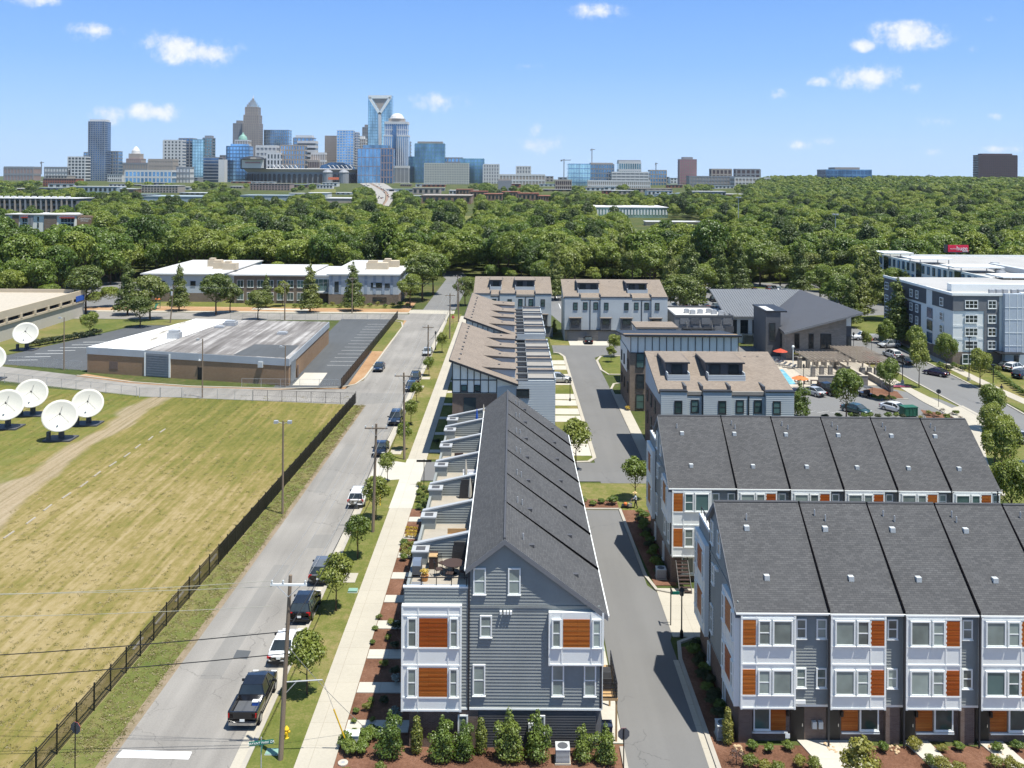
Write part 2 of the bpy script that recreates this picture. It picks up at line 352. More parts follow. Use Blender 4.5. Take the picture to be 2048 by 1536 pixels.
mat('timber', (.42, .27, .13), .7, .15, 3); mat('deck_tile', (.33, .295, .245), .85, .14, 1.2, coord='World'); mat('roof_offwhite', (.37, .36, .345), .7, .12, .15, coord='World'); mat('pavers', (.42, .37, .3), .85, .14, 1.2, coord='World'); mat('plastic_green', (.02, .11, .07), .5, .05); mat('plastic_grey', (.5, .52, .52), .5, .05); mat('terracotta', (.5, .24, .08), .8, .1)
mat('skin', (.4, .24, .16), .6, .05); mat('shirt_pale', (.5, .55, .62), .85, .1); mat('trousers', (.03, .032, .04), .85, .1); mat('straw', (.55, .4, .2), .9, .15)
mat('gravel_white', (.5, .5, .48), .9, .3, 10); mat('river_stone', (.45, .33, .2), .9, .3, 8)
t = NT('pool_water').set(.05, 0, .5); t.col(t.ramp(t.noise(t.tc('World'), 1.2, 3), [(.4, (.14, .42, .55)), (.6, (.26, .58, .68))])); t.bump(t.noise(t.tc('World'), 3, 2), .15, .03)
def wroof():
    t = NT('roof_weathered').set(.9, 0, .2); v = t.tc('World'); m = t.map(v, (1.0, .05, 1), (0, 0, R(-8)))
    f = t.math('ADD', t.math('MULTIPLY', t.noise(m, .7, 5, .7), .7), t.math('MULTIPLY', t.noise(v, .12, 4), .3))
    t.col(t.ramp(f, [(.36, (.1, .09, .082)), (.5, (.2, .185, .175)), (.62, (.4, .38, .36))]))
wroof()
t = NT('roof_stained').set(.8, 0, .3); v = t.tc('World'); t.col(t.ramp(t.math('ADD', t.math('MULTIPLY', t.noise(t.map(v, (1, .25, 1), (0, 0, R(-10))), .3, 5, .65), 1.), 0.), [(.52, (.78, .78, .77)), (.62, (.6, .57, .5)), (.7, (.22, .2, .17))]))
# ---------------------------------------------------------------- ground, roads and pavements
xs = [-9000, -4000, -2500] + list(range(-1600, 1601, 80)) + [2500, 4000, 9000]
ys = [-60, 100, 250, 320] + list(range(360, 1000, 40)) + list(range(1000, 2700, 100)) + [3200, 4200, 6000, 9000]
g = MB(); nx = len(xs)
for y in ys:
    for x in xs: g.v.append((x, y, terr(x, y)))
for j in range(len(ys)-1):
    for i in range(nx-1): g.f.append((j*nx+i, j*nx+i+1, (j+1)*nx+i+1, (j+1)*nx+i))
struct('ground', g, 'groundcover')
def sheet(name, pts, z, m):
    mb = MB(); pts = [(p[0], p[1]) for p in pts]
    a = sum(pts[i][0]*pts[(i+1)%len(pts)][1]-pts[(i+1)%len(pts)][0]*pts[i][1] for i in range(len(pts)))
    if a < 0: pts = pts[::-1]
    return struct(name, mb.poly([(p[0], p[1], z) for p in pts]), m)
def slab(name, pts, z, m, z0=-.2): return struct(name, MB().prism([(p[0], p[1]) for p in pts], z0, z), m)
def px(*ps): return [G(a, b) for a, b in ps]
def ribbon(pts, w):
    """left and right offset polylines"""
    L = []; Rr = []
    for i, p in enumerate(pts):
        a = Vector(pts[max(i-1, 0)]); b = Vector(pts[min(i+1, len(pts)-1)]); d = (b-a); d.normalize(); n = Vector((-d.y, d.x))
        L.append((p[0]+n.x*w/2, p[1]+n.y*w/2)); Rr.append((p[0]-n.x*w/2, p[1]-n.y*w/2))
    return L, Rr
def kerb(pts, w=.3, z=.13, m='kerb'):
    L, Rr = ribbon(pts, w); mb = MB()
    for i in range(len(pts)-1):
        mb.prism([L[i], Rr[i], Rr[i+1], L[i+1]], -.1, z)
    return struct('kerb', mb, m)
FX = lambda y: -28.9 + (y-57)*.0385                       # the field fence line
sheet('field', [(-150, 25), (FX(25), 25), (FX(151), 150.2), (-43, 153.2), (-62, 155.5), (-150, 178)], .004, 'field')
sheet('verge', [(FX(25), 25), (-25.8, 25), (-25.3, 58), (-23.6, 150), (FX(151), 150.2)], .005, 'verge')
sheet('road_shoulder', [(-26.1, 25), (-24, 25), (-23.6, 80), (-22.6, 150), (-23.9, 150), (-24.9, 90), (-25.8, 58)], .007, 'shoulder')
sheet('street', [(-25.6, 25), (-16.6, 25), (-16.6, 250), (-16.4, 258), (-27.5, 258), (-27.5, 249), (-300, 252), (-300, 238), (-31, 238), (-27.6, 234), (-26.7, 228), (-26.7, 168), (-28.5, 162.8),
    (-40, 161.2), (-56, 162.6), (-68, 165.8), (-100, 179), (-150, 198), (-150, 186), (-96, 167.5), (-62, 155), (-44, 152.6), (-26, 150), (-23.4, 149), (-24.2, 100), (-25.1, 58)], .009, 'asphalt_old')
sheet('far_street', [(-24.6, 258), (-15.6, 258), (-14.5, 335), (-30, 420), (-40, 420), (-23.6, 335)], .009, 'asphalt_right')
sheet('street_crossing', [(-28, 251), (-15.5, 249.5), (-15.5, 256), (-28, 257)], .016, 'concrete')
sheet('stop_line', px((245, 1500), (384, 1504), (377, 1519), (232, 1515)), .014, 'paint_white')
sheet('road_patch', px((474, 1300), (502, 1302), (494, 1319), (466, 1316)), .013, 'asphalt_lot')
for pts_ in ([(-22.8, 68), (-21.2, 68), (-20.9, 88), (-22.4, 88)], [(-20.2, 92), (-18.2, 92), (-18.2, 95.5), (-20.2, 95.5)], [(-23, 108), (-21.6, 108), (-21.4, 128), (-22.7, 128)], [(-20.5, 134), (-17.4, 134), (-17.4, 137), (-20.5, 137)], [(-25, 150), (-17.5, 152), (-17.5, 158), (-25.5, 158)]): sheet('road_patch', pts_, .0115, 'asphalt_patch')
sheet('lawn_strip', [(-16.4, 25), (-13.3, 25), (-13.3, 250), (-16.4, 250)], .05, 'lawn')
kerb([(-16.55, 25), (-16.55, 112)], .32); kerb([(-16.55, 120.5), (-16.55, 236), (-17.4, 243)], .32)
struct('gutter', MB().box(-17.4, 25, -.1, -16.72, 250, .014), 'concrete')
slab('pavement', [(-13.4, 25), (-10.95, 25), (-10.95, 246), (-13.4, 246)], .1, 'concrete')
slab('driveway_apron', [(-17.3, 112), (-13.4, 113), (-13.4, 119.5), (-17.3, 121)], .07, 'concrete_new')
slab('pavement', [(-13.5, 103), (-10.9, 103), (-10.9, 121), (-13.5, 121)], .11, 'concrete_new')
sheet('bed_ground', [(-10.95, 103), (-10.95, 25), (42, 25), (42, 60.4), (-6, 60.4), (-6, 103)], .03, 'mulch')
sheet('lawn', [(-10.95, 121), (-6, 121), (-6, 246), (-10.95, 246)], .04, 'lawn')
sheet('lawn', [(-10.95, 103), (18, 103), (18, 112), (-10.95, 112)], .045, 'lawn')
sheet('cross_drive', [(-11, 112.6), (13, 112.6), (13, 120), (-11, 120)], .06, 'asphalt_alley')
for k in range(9):                                       # entry paths to the terrace row
    y = 61.5+k*4.7; slab('entry_path', [(-10.9, y), (-6.7, y), (-6.7, y+1.35), (-10.9, y+1.35)], .09, 'concrete_new')
for k in range(12): y = 124+k*8.6; slab('entry_path', [(-10.9, y), (-7.2, y), (-7.2, y+1.3), (-10.9, y+1.3)], .08, 'concrete_new')
# alleys
sheet('alley', [(7.2, 25), (13.0, 25), (12.9, 74), (13.5, 76), (13.5, 82), (12.5, 84), (12.1, 103), (7.9, 103)], .034, 'asphalt_alley')
struct('garage_apron', MB().box(5.9, 60.5, -.1, 7.5, 102, .06), 'concrete_new')
kerb([(13.25, 25), (13.15, 71), (13.5, 73.6), (15.0, 74.6)], .3, .16); kerb([(15, 82.2), (13.2, 83), (12.6, 86), (12.25, 103.2)], .3, .16); kerb([(12.25, 103.2), (8, 103.2)], .3, .16); kerb([(7.35, 25), (7.35, 60)], .3, .16)
struct('gutter', MB().box(12.6, 25, -.1, 13.1, 71, .045), 'concrete')
slab('shared_drive', [(13.2, 74.6), (48, 74.6), (48, 83.4), (13.2, 83.4)], .055, 'concrete')
sheet('bed_ground', [(13.2, 84), (15.2, 84), (15.2, 97), (18, 103), (12.2, 103)], .05, 'mulch')
sheet('bed_ground', [(13.3, 25), (15.5, 25), (15.5, 73), (13.3, 73)], .052, 'mulch')
sheet('bed_ground', [(8, 103.4), (12.2, 103.4), (12.2, 106.3), (8, 106.3)], .056, 'mulch')
sheet('drive', [(11, 112), (17.4, 112), (17.4, 168), (17.3, 174), (17.2, 190), (19, 193), (60, 194), (60, 204), (9, 204), (9, 196), (10.9, 193), (11, 170)], .055, 'asphalt_alley')
kerb([(8, 120.2), (10.2, 120.4), (11.1, 122), (11.0, 191), (10.2, 194.5), (9, 195.5)], .5, .14, 'concrete')
kerb([(17.6, 103), (17.6, 162), (18.5, 166), (21, 168)], .4, .14, 'concrete'); kerb([(24, 174), (18.4, 174), (17.4, 178), (17.4, 187), (18.6, 191.5), (23, 192.5)], .45, .14, 'concrete')
sheet('lawn', [(17.8, 174.2), (24, 174.2), (24, 192), (17.8, 191)], .07, 'lawn')
slab('pavement', [(17.8, 104), (19.0, 104), (19.0, 158), (17.8, 158)], .12, 'concrete')
sheet('lawn', [(5.8, 121), (10.9, 121), (10.9, 193), (5.8, 193)], .05, 'lawn')
for y0, y1 in ((123, 128.5), (129.2, 134), (140, 143.6), (144.4, 148), (150, 153.6), (154.2, 158), (165, 169), (170, 174), (178, 182), (183, 187)):
    slab('driveway', [(5.8, y0), (10.8, y0), (10.8, y1), (5.8, y1)], .09, 'concrete_new')
slab('driveway', [(13, 204), (22.5, 204), (22.5, 210), (13, 210)], .08, 'concrete_new'); slab('driveway', [(25, 204), (35, 204), (35, 210), (25, 210)], .08, 'concrete_new')
sheet('lawn', [(8.8, 204), (13, 204), (13, 212), (8.8, 212)], .05, 'lawn')
# right-hand lot and street
sheet('parking_lot', [(40, 139), (74, 143), (72.5, 156), (66, 166), (40, 166)], .02, 'asphalt_right')
sheet('right_street', [(70.2, 95), (80.0, 95), (81, 146), (82.8, 163), (84, 185), (86, 232), (76.5, 232), (75.8, 207), (73.8, 171), (73.2, 146), (71.5, 125)], .022, 'asphalt_right')
sheet('lawn', [(56, 100), (70.5, 100), (71.6, 125), (73.2, 146), (73.8, 171), (75, 200), (66, 196), (64, 166), (67, 157), (66, 145), (62, 128)], .015, 'verge')
kerb([(71.4, 112), (71.7, 125), (73.4, 146), (74, 171), (75.7, 205)], .35); kerb([(80.3, 100), (81.2, 146), (83, 163), (84.2, 185), (85.6, 210)], .35)
slab('pavement', px((1846, 804.5), (1915, 840), (1936, 875), (1979, 960), (1994, 992), (2012, 992), (1981, 943), (1972, 912), (1963, 855), (1922, 826), (1848, 790), (1800, 766), (1770, 745), (1755, 748)), .1, 'concrete')
slab('pavement', px((1915, 838), (1962, 858), (1982, 842), (1925, 812), (1890, 820)), .104, 'concrete')
slab('pavement', [(84.6, 130), (87, 130), (87, 163), (88.2, 185), (90, 212), (88, 212), (86, 185), (84.9, 163)], .1, 'concrete')
sheet('lawn', [(81.3, 130), (84.6, 130), (84.9, 163), (86, 185), (88, 212), (85.7, 212), (84.2, 185), (83, 163)], .06, 'verge')
sheet('bed_ground', [(87, 130), (120, 130), (120, 165), (100, 172), (91, 184), (88.2, 185), (87, 163)], .05, 'lawn')
sheet('parking_lot', [(100, 150), (140, 150), (140, 180), (104, 178)], .055, 'asphalt_right')
sheet('bed_ground', [(40, 135), (66, 135), (70.5, 144.5), (66, 149), (64.5, 143), (40, 141)], .03, 'mulch')
sheet('lot_island', [(60.5, 157), (66.5, 156.5), (67.5, 161.5), (64.5, 164.5), (60.5, 161)], .06, 'mulch'); kerb([(60, 164), (59.9, 158), (61.5, 156.2), (67, 155.8)], .3)
for k in range(7): a = G(1548+k*27.5, 822); b = G(1566+k*27.5, 858); sheet('bay_line', [(a.x-.07, a.y), (a.x+.07, a.y), (b.x+.07, 146.5), (b.x-.07, 146.5)], .026, 'paint_worn')
for x in (44, 47, 50, 53, 56, 59): sheet('bay_line', [(x-.06, 160), (x+.06, 160), (x+.06, 165.5), (x-.06, 165.5)], .026, 'paint_worn')
slab('pool_deck', [(37, 163), (71, 166.5), (71, 190), (37, 196)], .12, 'pavers')
sheet('pool_water', px((1548, 770), (1593, 770), (1566, 740), (1543, 740)), .126, 'pool_water')
sheet('far_lot', [(14, 226), (105, 226), (118, 330), (0, 330)], .012, 'asphalt_right')
for r_ in range(3):
    for k in range(30): x = 14+k*2.9; y = 262+r_*20; sheet('bay_line', [(x-.08, y), (x+.08, y), (x+.08, y+10), (x-.08, y+10)], .018, 'paint_white') if r_ < 2 and k % 2 == 0 else None
sheet('far_lawn', [(60, 214), (106, 214), (118, 258), (60, 240)], .016, 'verge'); sheet('far_lawn', [(50, 320), (140, 300), (140, 306), (50, 327)], .02, 'verge')
# warehouse yard
sheet('yard', [(-41.5, 160.8), (-28.8, 161), (-30.2, 240), (-44, 240)], .016, 'asphalt_lot')
sheet('embankment', [(-79, 172), (-66, 165), (-55, 162), (-40, 161), (-28.8, 160.9), (-30.2, 240), (-26.9, 238), (-26.8, 168), (-28.5, 163.2), (-30, 161.6), (-40, 160.2), (-56, 161.6), (-68, 164.6), (-80, 170)], .03, 'dirt')
sheet('verge', [(-30.1, 196), (-30.2, 240), (-27.6, 238), (-26.9, 228), (-27.2, 196)], .034, 'verge')
kerb([(-80, 170.4), (-68, 165.3), (-56, 162.2), (-40, 160.8), (-30, 162), (-27.6, 164.4), (-26.8, 170), (-26.75, 228), (-27.8, 235), (-31, 238)], .35, .14, 'concrete')
slab('loading_pad', [(-38.6, 163.5), (-34, 163.5), (-34.5, 174), (-38.8, 174)], .05, 'concrete_new')
for k in range(14): y = 181+k*3.9; sheet('bay_line', [(-36 - (k % 2)*.2, y), (-31.2, y), (-31.2, y+.16), (-36, y+.16)], .022, 'paint_worn')
sheet('west_lot', [(-105, 182), (-80, 175), (-72, 210), (-76, 228), (-92, 228)], .016, 'asphalt_lot')
for k in range(7): a = (-100+k*.9, 184+k*3.4); sheet('bay_line', [a, (a[0]+5.5, a[1]+.6), (a[0]+5.5, a[1]+.8), (a[0], a[1]+.2)], .021, 'paint_white')
sheet('verge', [(-160, 196), (-106, 182), (-93, 229), (-72, 229), (-73, 237), (-160, 237)], .012, 'verge')
slab('pavement', [(-130, 250.2), (-28, 249.6), (-28, 252), (-130, 252.6)], .1, 'concrete'); sheet('school_grounds', [(-150, 252.6), (-28, 252), (-28, 275), (-150, 300)], .02, 'dirt')
sheet('school_lawn', [(-112, 262), (-31, 259), (-31, 275), (-112, 280)], .026, 'lawn'); sheet('school_drive', [(-160, 262), (-112, 258), (-112, 320), (-160, 320)], .03, 'asphalt_right')
sheet('school_path', [(-72, 256), (-56, 254.5), (-56, 257), (-72, 259)], .04, 'concrete_new')
# ---------------------------------------------------------------- building helpers
def winmesh(w, h, st, fw=.09):
    def mk():
        f = MB(); p = MB(); d = .12
        f.box(0, -d, 0, fw, .01, h); f.box(w-fw, -d, 0, w, .01, h); f.box(fw, -d, 0, w-fw, .01, fw); f.box(fw, -d, h-fw, w-fw, .01, h)
        f.box(-.03, -d-.04, -.05, w+.03, .01, -.002)
        c, r = {'1': (1, 1), 'h': (1, 2), 'v': (2, 1), '4': (2, 2), '6': (3, 2)}[st]; b = fw*.5
        for i in range(1, c): x = w*i/c; f.box(x-b/1.3, -d+.02, fw, x+b/1.3, 0, h-fw)
        for j in range(1, r): z = h*j/r; f.box(fw, -d+.025, z-b/1.3, w-fw, 0, z+b/1.3)
        p.box(fw-.01, -.078, fw-.01, w-fw+.01, -.06, h-fw+.01)
        return f.mesh('window', 'trim_white'), p.mesh('pane', 'glass_dark')
    return cached(('w', round(w, 2), round(h, 2), st, fw), mk)
def win(par, M, x, z, w, h, st='h', fm='trim_white', gm='glass_blind', fw=.09):
    """window whose lower left corner is at (x, z) of the wall frame M"""
    a, b = winmesh(w, h, st, fw); o = omat(ob('window', a, par, M @ TX(x, z)), fm); omat(ob('pane', b, o), gm); return o
def clipband(poly, z0, z1):
    """cut a convex (x, z) polygon to z0..z1"""
    def cut(P, z, keep_above):
        o = []
        for i in range(len(P)):
            a, b = P[i], P[(i+1) % len(P)]; ia = (a[1] >= z) == keep_above or abs(a[1]-z) < 1e-9; ib = (b[1] >= z) == keep_above or abs(b[1]-z) < 1e-9
            if ia: o.append(a)
            if ia != ib:
                t = (z-a[1])/(b[1]-a[1]); o.append((a[0]+(b[0]-a[0])*t, z))
        return o
    P = cut(poly, z0, True)
    return cut(P, z1, False) if len(P) > 2 else []
def siding(par, M, poly, m, pitch=.21, lip=.04, name='siding'):
    mb = MB(M); z = min(p[1] for p in poly); zt = max(p[1] for p in poly)
    while z < zt-.01:
        P = clipband(poly, z, min(z+pitch, zt))
        if len(P) > 2:
            lo = [p for p in P if abs(p[1]-z) < 1e-6]; q = lambda p: -lip*(1-(p[1]-z)/pitch)
            mb.poly([(p[0], q(p)-.004, p[1]) for p in (P if sum(P[i][0]*P[(i+1)%len(P)][1]-P[(i+1)%len(P)][0]*P[i][1] for i in range(len(P))) > 0 else P[::-1])])
            if len(lo) >= 2:
                a, b = min(p[0] for p in lo), max(p[0] for p in lo); mb.poly([(a, .0, z), (b, .0, z), (b, -lip-.004, z), (a, -lip-.004, z)])
        z += pitch
    return mb.build(name, m, par, kind='stuff')
def panelbox(par, M, x0, x1, z0, z1, d, m='white_panel', ribs=(), rails=(), name='bay'):
    """projecting box bay with proud battens"""
    b = MB(M).box(x0, -d, z0, x1, .02, z1).build(name, m, par); s = MB(M)
    for x in ribs: s.box(x-.04, -d-.035, z0, x+.04, -d+.001, z1)
    for z in rails: s.box(x0, -d-.045, z-.05, x1, -d+.001, z+.05)
    for x in (x0, x1-.1): s.box(x-.01, -d-.04, z0, x+.11, -d+.001, z1)
    s.build('batten', 'trim_white' if m == 'white_panel' else 'dark_trim', b); return b
def wood(par, M, x0, x1, z0, z1, m='cedar', d=.03):
    n = max(6, int((z1-z0)/.14)); h = (z1-z0)/n; mb = MB(M)
    for i in range(n): mb.box(x0, -d-.008*(i % 2), z0+i*h, x1, .0, z0+(i+1)*h-.008)
    return mb.build('cedar_panel', m, par)
def vents(par, pts, kind='cap'):
    for p in pts:
        b = MB()
        if kind == 'pipe': b.tube(p, (p[0], p[1], p[2]+.45), .05, None, 6); m = 'galv'
        elif kind == 'white': b.box(p[0]-.17, p[1]-.17, p[2]-.1, p[0]+.17, p[1]+.17, p[2]+.22); m = 'plastic_grey'
        else: b.box(p[0]-.15, p[1]-.2, p[2]-.1, p[0]+.15, p[1]+.2, p[2]+.12); m = 'seam_dark'
        b.build('roof_vent', m, par)
mat('fascia_grey2', (.36, .37, .38), .6, .08); mat('parapet_pale', (.27, .285, .295), .65, .08)
ROWP = [(-.38, 8.78), (6.33, 13.66), (8.85, 11.72)]        # roof line: low eave, ridge, terrace eave in (y, z)
def rz_(y): return 13.66-(6.33-y)*(13.66-8.78)/6.71 if y < 6.33 else 13.66-(y-6.33)*(13.66-11.72)/2.52
def row(name, label, loc, rot, widths, entry=True, twobay=True, seed=1, bounds=None):
    rnd = random.Random(seed); t = T(name, label, 'townhouses', loc, R(rot))
    L = sum(widths) if widths else bounds[-1]; bd = bounds or [sum(widths[:i]) for i in range(len(widths)+1)]
    D0, D1 = 8.62, 12.85; w = MB()
    w.yprism([(0, 2.6), (0, rz_(0)-.2), (6.33, 13.4), (D0, rz_(D0)-.2), (D0, 2.6)], 0, L); w.box(0, D0-.01, 2.6, L, D1, 9.6)
    w.build('wall', 'grey_siding', t)
    MB().box(.03, .35, -.1, L-.03, D1-.4, 2.6).build('ground_storey', 'brick_dark' if entry else 'charcoal_siding', t)
    # roof, unit by unit; raised black strips paint in the step shade between neighbours
    for i in range(len(bd)-1):
        a, b = bd[i]-(.3 if i == 0 else 0), bd[i+1]+(.3 if i == len(bd)-2 else -.0); dz = -.03*i
        P = ROWP; th = .16; r = MB()
        r.yprism([(P[0][0], P[0][1]+dz), (P[1][0], P[1][1]+dz), (P[2][0], P[2][1]+dz), (P[2][0], P[2][1]-th+dz), (P[1][0], P[1][1]-th-.05+dz), (P[0][0], P[0][1]-th+dz)], a, b-.012)
        ro = r.build('roof', 'shingle_dark', t)
        rc = MB(); rc.tube((a+.05, 6.33, 13.68+dz), (b-.1, 6.33, 13.68+dz), .09, None, 5); rc.build('ridge_cap', 'seam_dark', ro)
        g = MB(); g.box(a, P[0][0]-.08, P[0][1]-.13+dz, b-.02, P[0][0]+.0, P[0][1]-.02+dz); g.build('gutter', 'trim_white', ro)
        g = MB(); g.box(a, P[2][0], P[2][1]-.14+dz, b-.02, P[2][0]+.08, P[2][1]-.03+dz); g.build('gutter', 'trim_white', ro)
        if i < len(bd)-2:
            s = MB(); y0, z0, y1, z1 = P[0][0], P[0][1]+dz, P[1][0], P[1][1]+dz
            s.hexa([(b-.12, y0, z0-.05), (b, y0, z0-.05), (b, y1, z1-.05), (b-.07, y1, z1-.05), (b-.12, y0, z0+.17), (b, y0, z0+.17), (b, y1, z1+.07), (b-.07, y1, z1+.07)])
            s.build('step_shade_strip', 'step_shade_black', t)
        c = (a+b)/2; j = lambda s_: rnd.uniform(-s_, s_)
        for yy, xx in ((1.55, c-.6+j(.2)), (4.55, c-1.3+j(.3))): vents(ro, [(xx, yy, rz_(yy)+dz)], 'white' if entry else 'cap')
        vents(ro, [(c-1.2+j(.3), 5.1, rz_(5.1)+dz)], 'pipe')
        if i: vents(ro, [(c-1.6, 5.45, rz_(5.45)+dz)], 'pipe')
    # gable end at x = 0
    E = WF(0, D1, 0, -90)                                  # wall frame: x runs from the terrace side (0) to the low eave (12.85)
    q = lambda y: D1-y
    siding(t, E, [(q(D0), 2.6), (q(0), 2.6), (q(0), rz_(0)-.22), (q(6.33), 13.38), (q(D0), rz_(D0)-.25)], 'grey_siding')
    siding(t, E, [(.05, 2.6), (q(D0)-.02, 2.6), (q(D0)-.02, 10.35), (.05, 10.35)], 'grey_siding')
    MB(E).box(q(D0)-.06, -.1, 2.45, q(D0)+.06, -.0, rz_(D0)-.3).build('downspout', 'dark_trim', t)
    MB(E).box(q(0)-.1, -.07, 2.6, q(0)+.02, .0, rz_(0)-.25).build('corner_board', 'dark_trim', t)
    MB(E).box(q(D0)+.07, -.075, 9.1, q(0)-.11, -.0, 9.26).build('band_board', 'grey_siding', t); MB(E).box(q(D0)-2, -.08, 2.5, q(0), -.0, 2.62).build('band_board', 'trim_white' if not entry else 'grey_siding', t)
    rk = MB(E)
    for ya, yb in ((0-.38, 6.33), (6.33, 8.85)):
        za, zb = rz_(ya)-.17, rz_(yb)-.17; xa, xb = sorted((q(ya), q(yb))); zl, zr = (za, zb) if q(ya) < q(yb) else (zb, za)
        rk.hexa([(xa, -.33, zl-.2), (xb, -.33, zr-.2), (xb, -.27, zr-.2), (xa, -.27, zl-.2), (xa, -.33, zl+.16), (xb, -.33, zr+.16), (xb, -.27, zr+.16), (xa, -.27, zl+.16)])
        rk.hexa([(xa, -.27, zl-.2), (xb, -.27, zr-.2), (xb, .0, zr-.2), (xa, .0, zl-.2), (xa, -.27, zl-.14), (xb, -.27, zr-.14), (xb, .0, zr-.14), (xa, .0, zl-.14)])
    rk.build('rake_board', 'mid_grey', t)
    Eb = E @ Matrix.Translation((0, -.32, 0)); b1 = panelbox(t, E, -.1, 3.78, 2.5, 9.35, .32, ribs=(.98, 2.92), rails=(9.3, 8.72, 6.62, 5.5, 3.42, 2.6))
    for z0, wm in ((6.68, 'cedar_red'), (3.48, 'cedar')):
        win(t, Eb, .28, z0, .62, 1.92 if z0 > 6 else 1.86); win(t, Eb, 3.0, z0, .56, 1.92 if z0 > 6 else 1.86); wood(t, Eb, 1.04, 2.86, z0-.02, z0+1.86, wm)
    z0b = 2.5 if twobay else 5.5
    b2 = panelbox(t, E, 9.4, 12.95, z0b, 8.95, .3, ribs=(10.25, 12.15), rails=(6.65, 5.58) if not twobay else (6.65, 5.5, 3.4, 2.6))
    Ec = E @ Matrix.Translation((0, -.3, 0))
    for z0 in ((6.72, 3.46) if twobay else (6.72,)):
        win(t, Ec, 9.6, z0, .6, 1.82); win(t, Ec, 12.2, z0, .58, 1.82); wood(t, Ec, 10.33, 12.05, z0-.02, z0+1.8, 'cedar' if rnd.random() < .5 else 'cedar_red')
    for x, z, w_, h in ((4.5, 9.98, .82, 1.72), (6.75, 9.98, .82, 1.72), (4.95, 7.2, .78, 1.42), (4.5, 3.42, .82, 2.02)): win(t, E, x, z, w_, h, 'h', gm='glass_blind')
    if not twobay:
        for x in (9.62, 11.7): win(t, E, x, 3.42, .8, 2.05)
    Eg = E @ Matrix.Translation((0, .03, 0))
    if entry: pass
    else:
        siding(t, Eg, [(4.9, 0), (12.5, 0), (12.5, 2.5), (4.9, 2.5)], 'charcoal_siding', .17); MB(Eg).box(.4, -.02, 0, 4.85, .3, 2.5).build('brick_base', 'brick_dark', t)
    for x, w_ in ((3.55, .66), (8.55, .66)): win(t, Eg, x, .55, w_, 1.6, '1')
    for k, x in enumerate((6.3, 6.55, 6.75, 6.95)): MB(E).box(x-.07, -.22, 8.75, x+.07, .0, 8.95).build('dryer_vent', 'trim_white', t)
    # terraces behind the ridge
    MB().box(.25, D0, 9.6, L-.25, D1-.25, 9.64).build('terrace_floor', 'deck_tile', t)
    par = MB(); par.box(0, D0, 9.58, .24, D1, 10.35); par.build('parapet', 'grey_siding', t); MB().box(-.05, D0+.05, 10.35, .28, D1+.05, 10.45).build('parapet_cap', 'trim_white', t)
    par = MB(); par.box(.24, D1-.2, 9.58, L, D1, 10.0); par.build('parapet', 'grey_siding', t)
    for i, x in enumerate(bd[1:]):
        x = x-.1; dv = MB(); dv.yprism([(D0, 9.5), (D1, 9.5), (D1, 10.62), (D0, 11.55)], x-.1, x+.1); d_ = dv.build('divider_wall', 'grey_siding', t)
        siding(d_, WF(x-.1, D1, 0, -90), [(0, 9.62), (D1-D0, 9.62), (D1-D0, 11.5), (0, 10.6)], 'grey_siding', .2)
        cp = MB(); cp.hexa([(x-.2, D0, 11.52), (x+.2, D0, 11.52), (x+.2, D1+.05, 10.6), (x-.2, D1+.05, 10.6), (x-.2, D0, 11.62), (x+.2, D0, 11.62), (x+.2, D1+.05, 10.7), (x-.2, D1+.05, 10.7)]); cp.build('wall_cap', 'fascia_grey2', d_)
        bx = MB().box(x-1.25, D1-1.05, 9.6, x-.12, D1+.02, 10.5).build('planter_wall', 'grey_siding', d_); MB().box(x-1.33, D1-1.13, 10.5, x-.11, D1+.1, 10.6).build('cap', 'fascia_grey2', bx)
        MB().box(x-1.05, D1-.85, 10.6, x-.4, D1-.2, 10.62).build('planter_opening', 'seam_dark', bx)
        if i < len(bd)-2: MB().box(x+.35, D0-.02, 9.65, x+1.9, D0+.03, 11.6).build('terrace_door', 'glass_blind', t)
    rl = MB()
    rl.box(.1, D0+.1, 10.95, .16, D1-.05, 11.0)
    for k in range(5): y = D0+.15+k*.98; rl.box(.1, y, 10.45, .15, y+.05, 10.96)
    rl.build('railing', 'black_metal', t)
    # long facade at y = 0
    Fm = WF(0, 0, 0, 0)
    MB().box(0, .0, 2.45, L, .36, 2.6).build('soffit', 'trim_white', t)
    for i in range(len(bd)-1):
        a, b = bd[i], bd[i+1]; big = (b-a) > 5.5; bw = 3.62 if not big else 3.6
        bp = .42 if entry else .05; Fb = Fm @ Matrix.Translation((0, -bp, 0)); top = rz_(-.3)-.25; wl_ = i == 0
        panelbox(t, Fm, a+.03, a+bw, 2.5, top, bp, ribs=((a+1.05,) if wl_ else (a+2.62,)), rails=(8.42, 6.62, 5.45, 3.4, 2.6))
        for z0 in (6.7, 3.48):
            wm = ['cedar', 'cedar_red'][rnd.random() < .5]; gm = rnd.choice(['glass_blind', 'glass_green', 'glass_blind'])
            if wl_: wood(t, Fb, a+.12, a+.98, z0-.02, z0+1.62, wm); win(t, Fb, a+1.14, z0, .82, 1.64, 'h', gm=gm); win(t, Fb, a+2.08, z0, 1.3, 1.64, '1', gm=gm)
            else: wood(t, Fb, a+2.62, a+3.55, z0-.02, z0+1.62, wm); win(t, Fb, a+.28, z0, 1.3, 1.64, '1', gm=gm); win(t, Fb, a+1.7, z0, .82, 1.64, 'h', gm=gm)
            if big:
                for x in (a+bw+.12, b-.8): win(t, Fm, x, z0+.25, .68, 1.3)
            else: win(t, Fm, a+bw+.22, z0+.25, .68, 1.3)
        siding(t, Fm, [(a+bw, 2.62), (b-.14, 2.62), (b-.14, top-.02), (a+bw, top-.02)], 'grey_siding', .2)
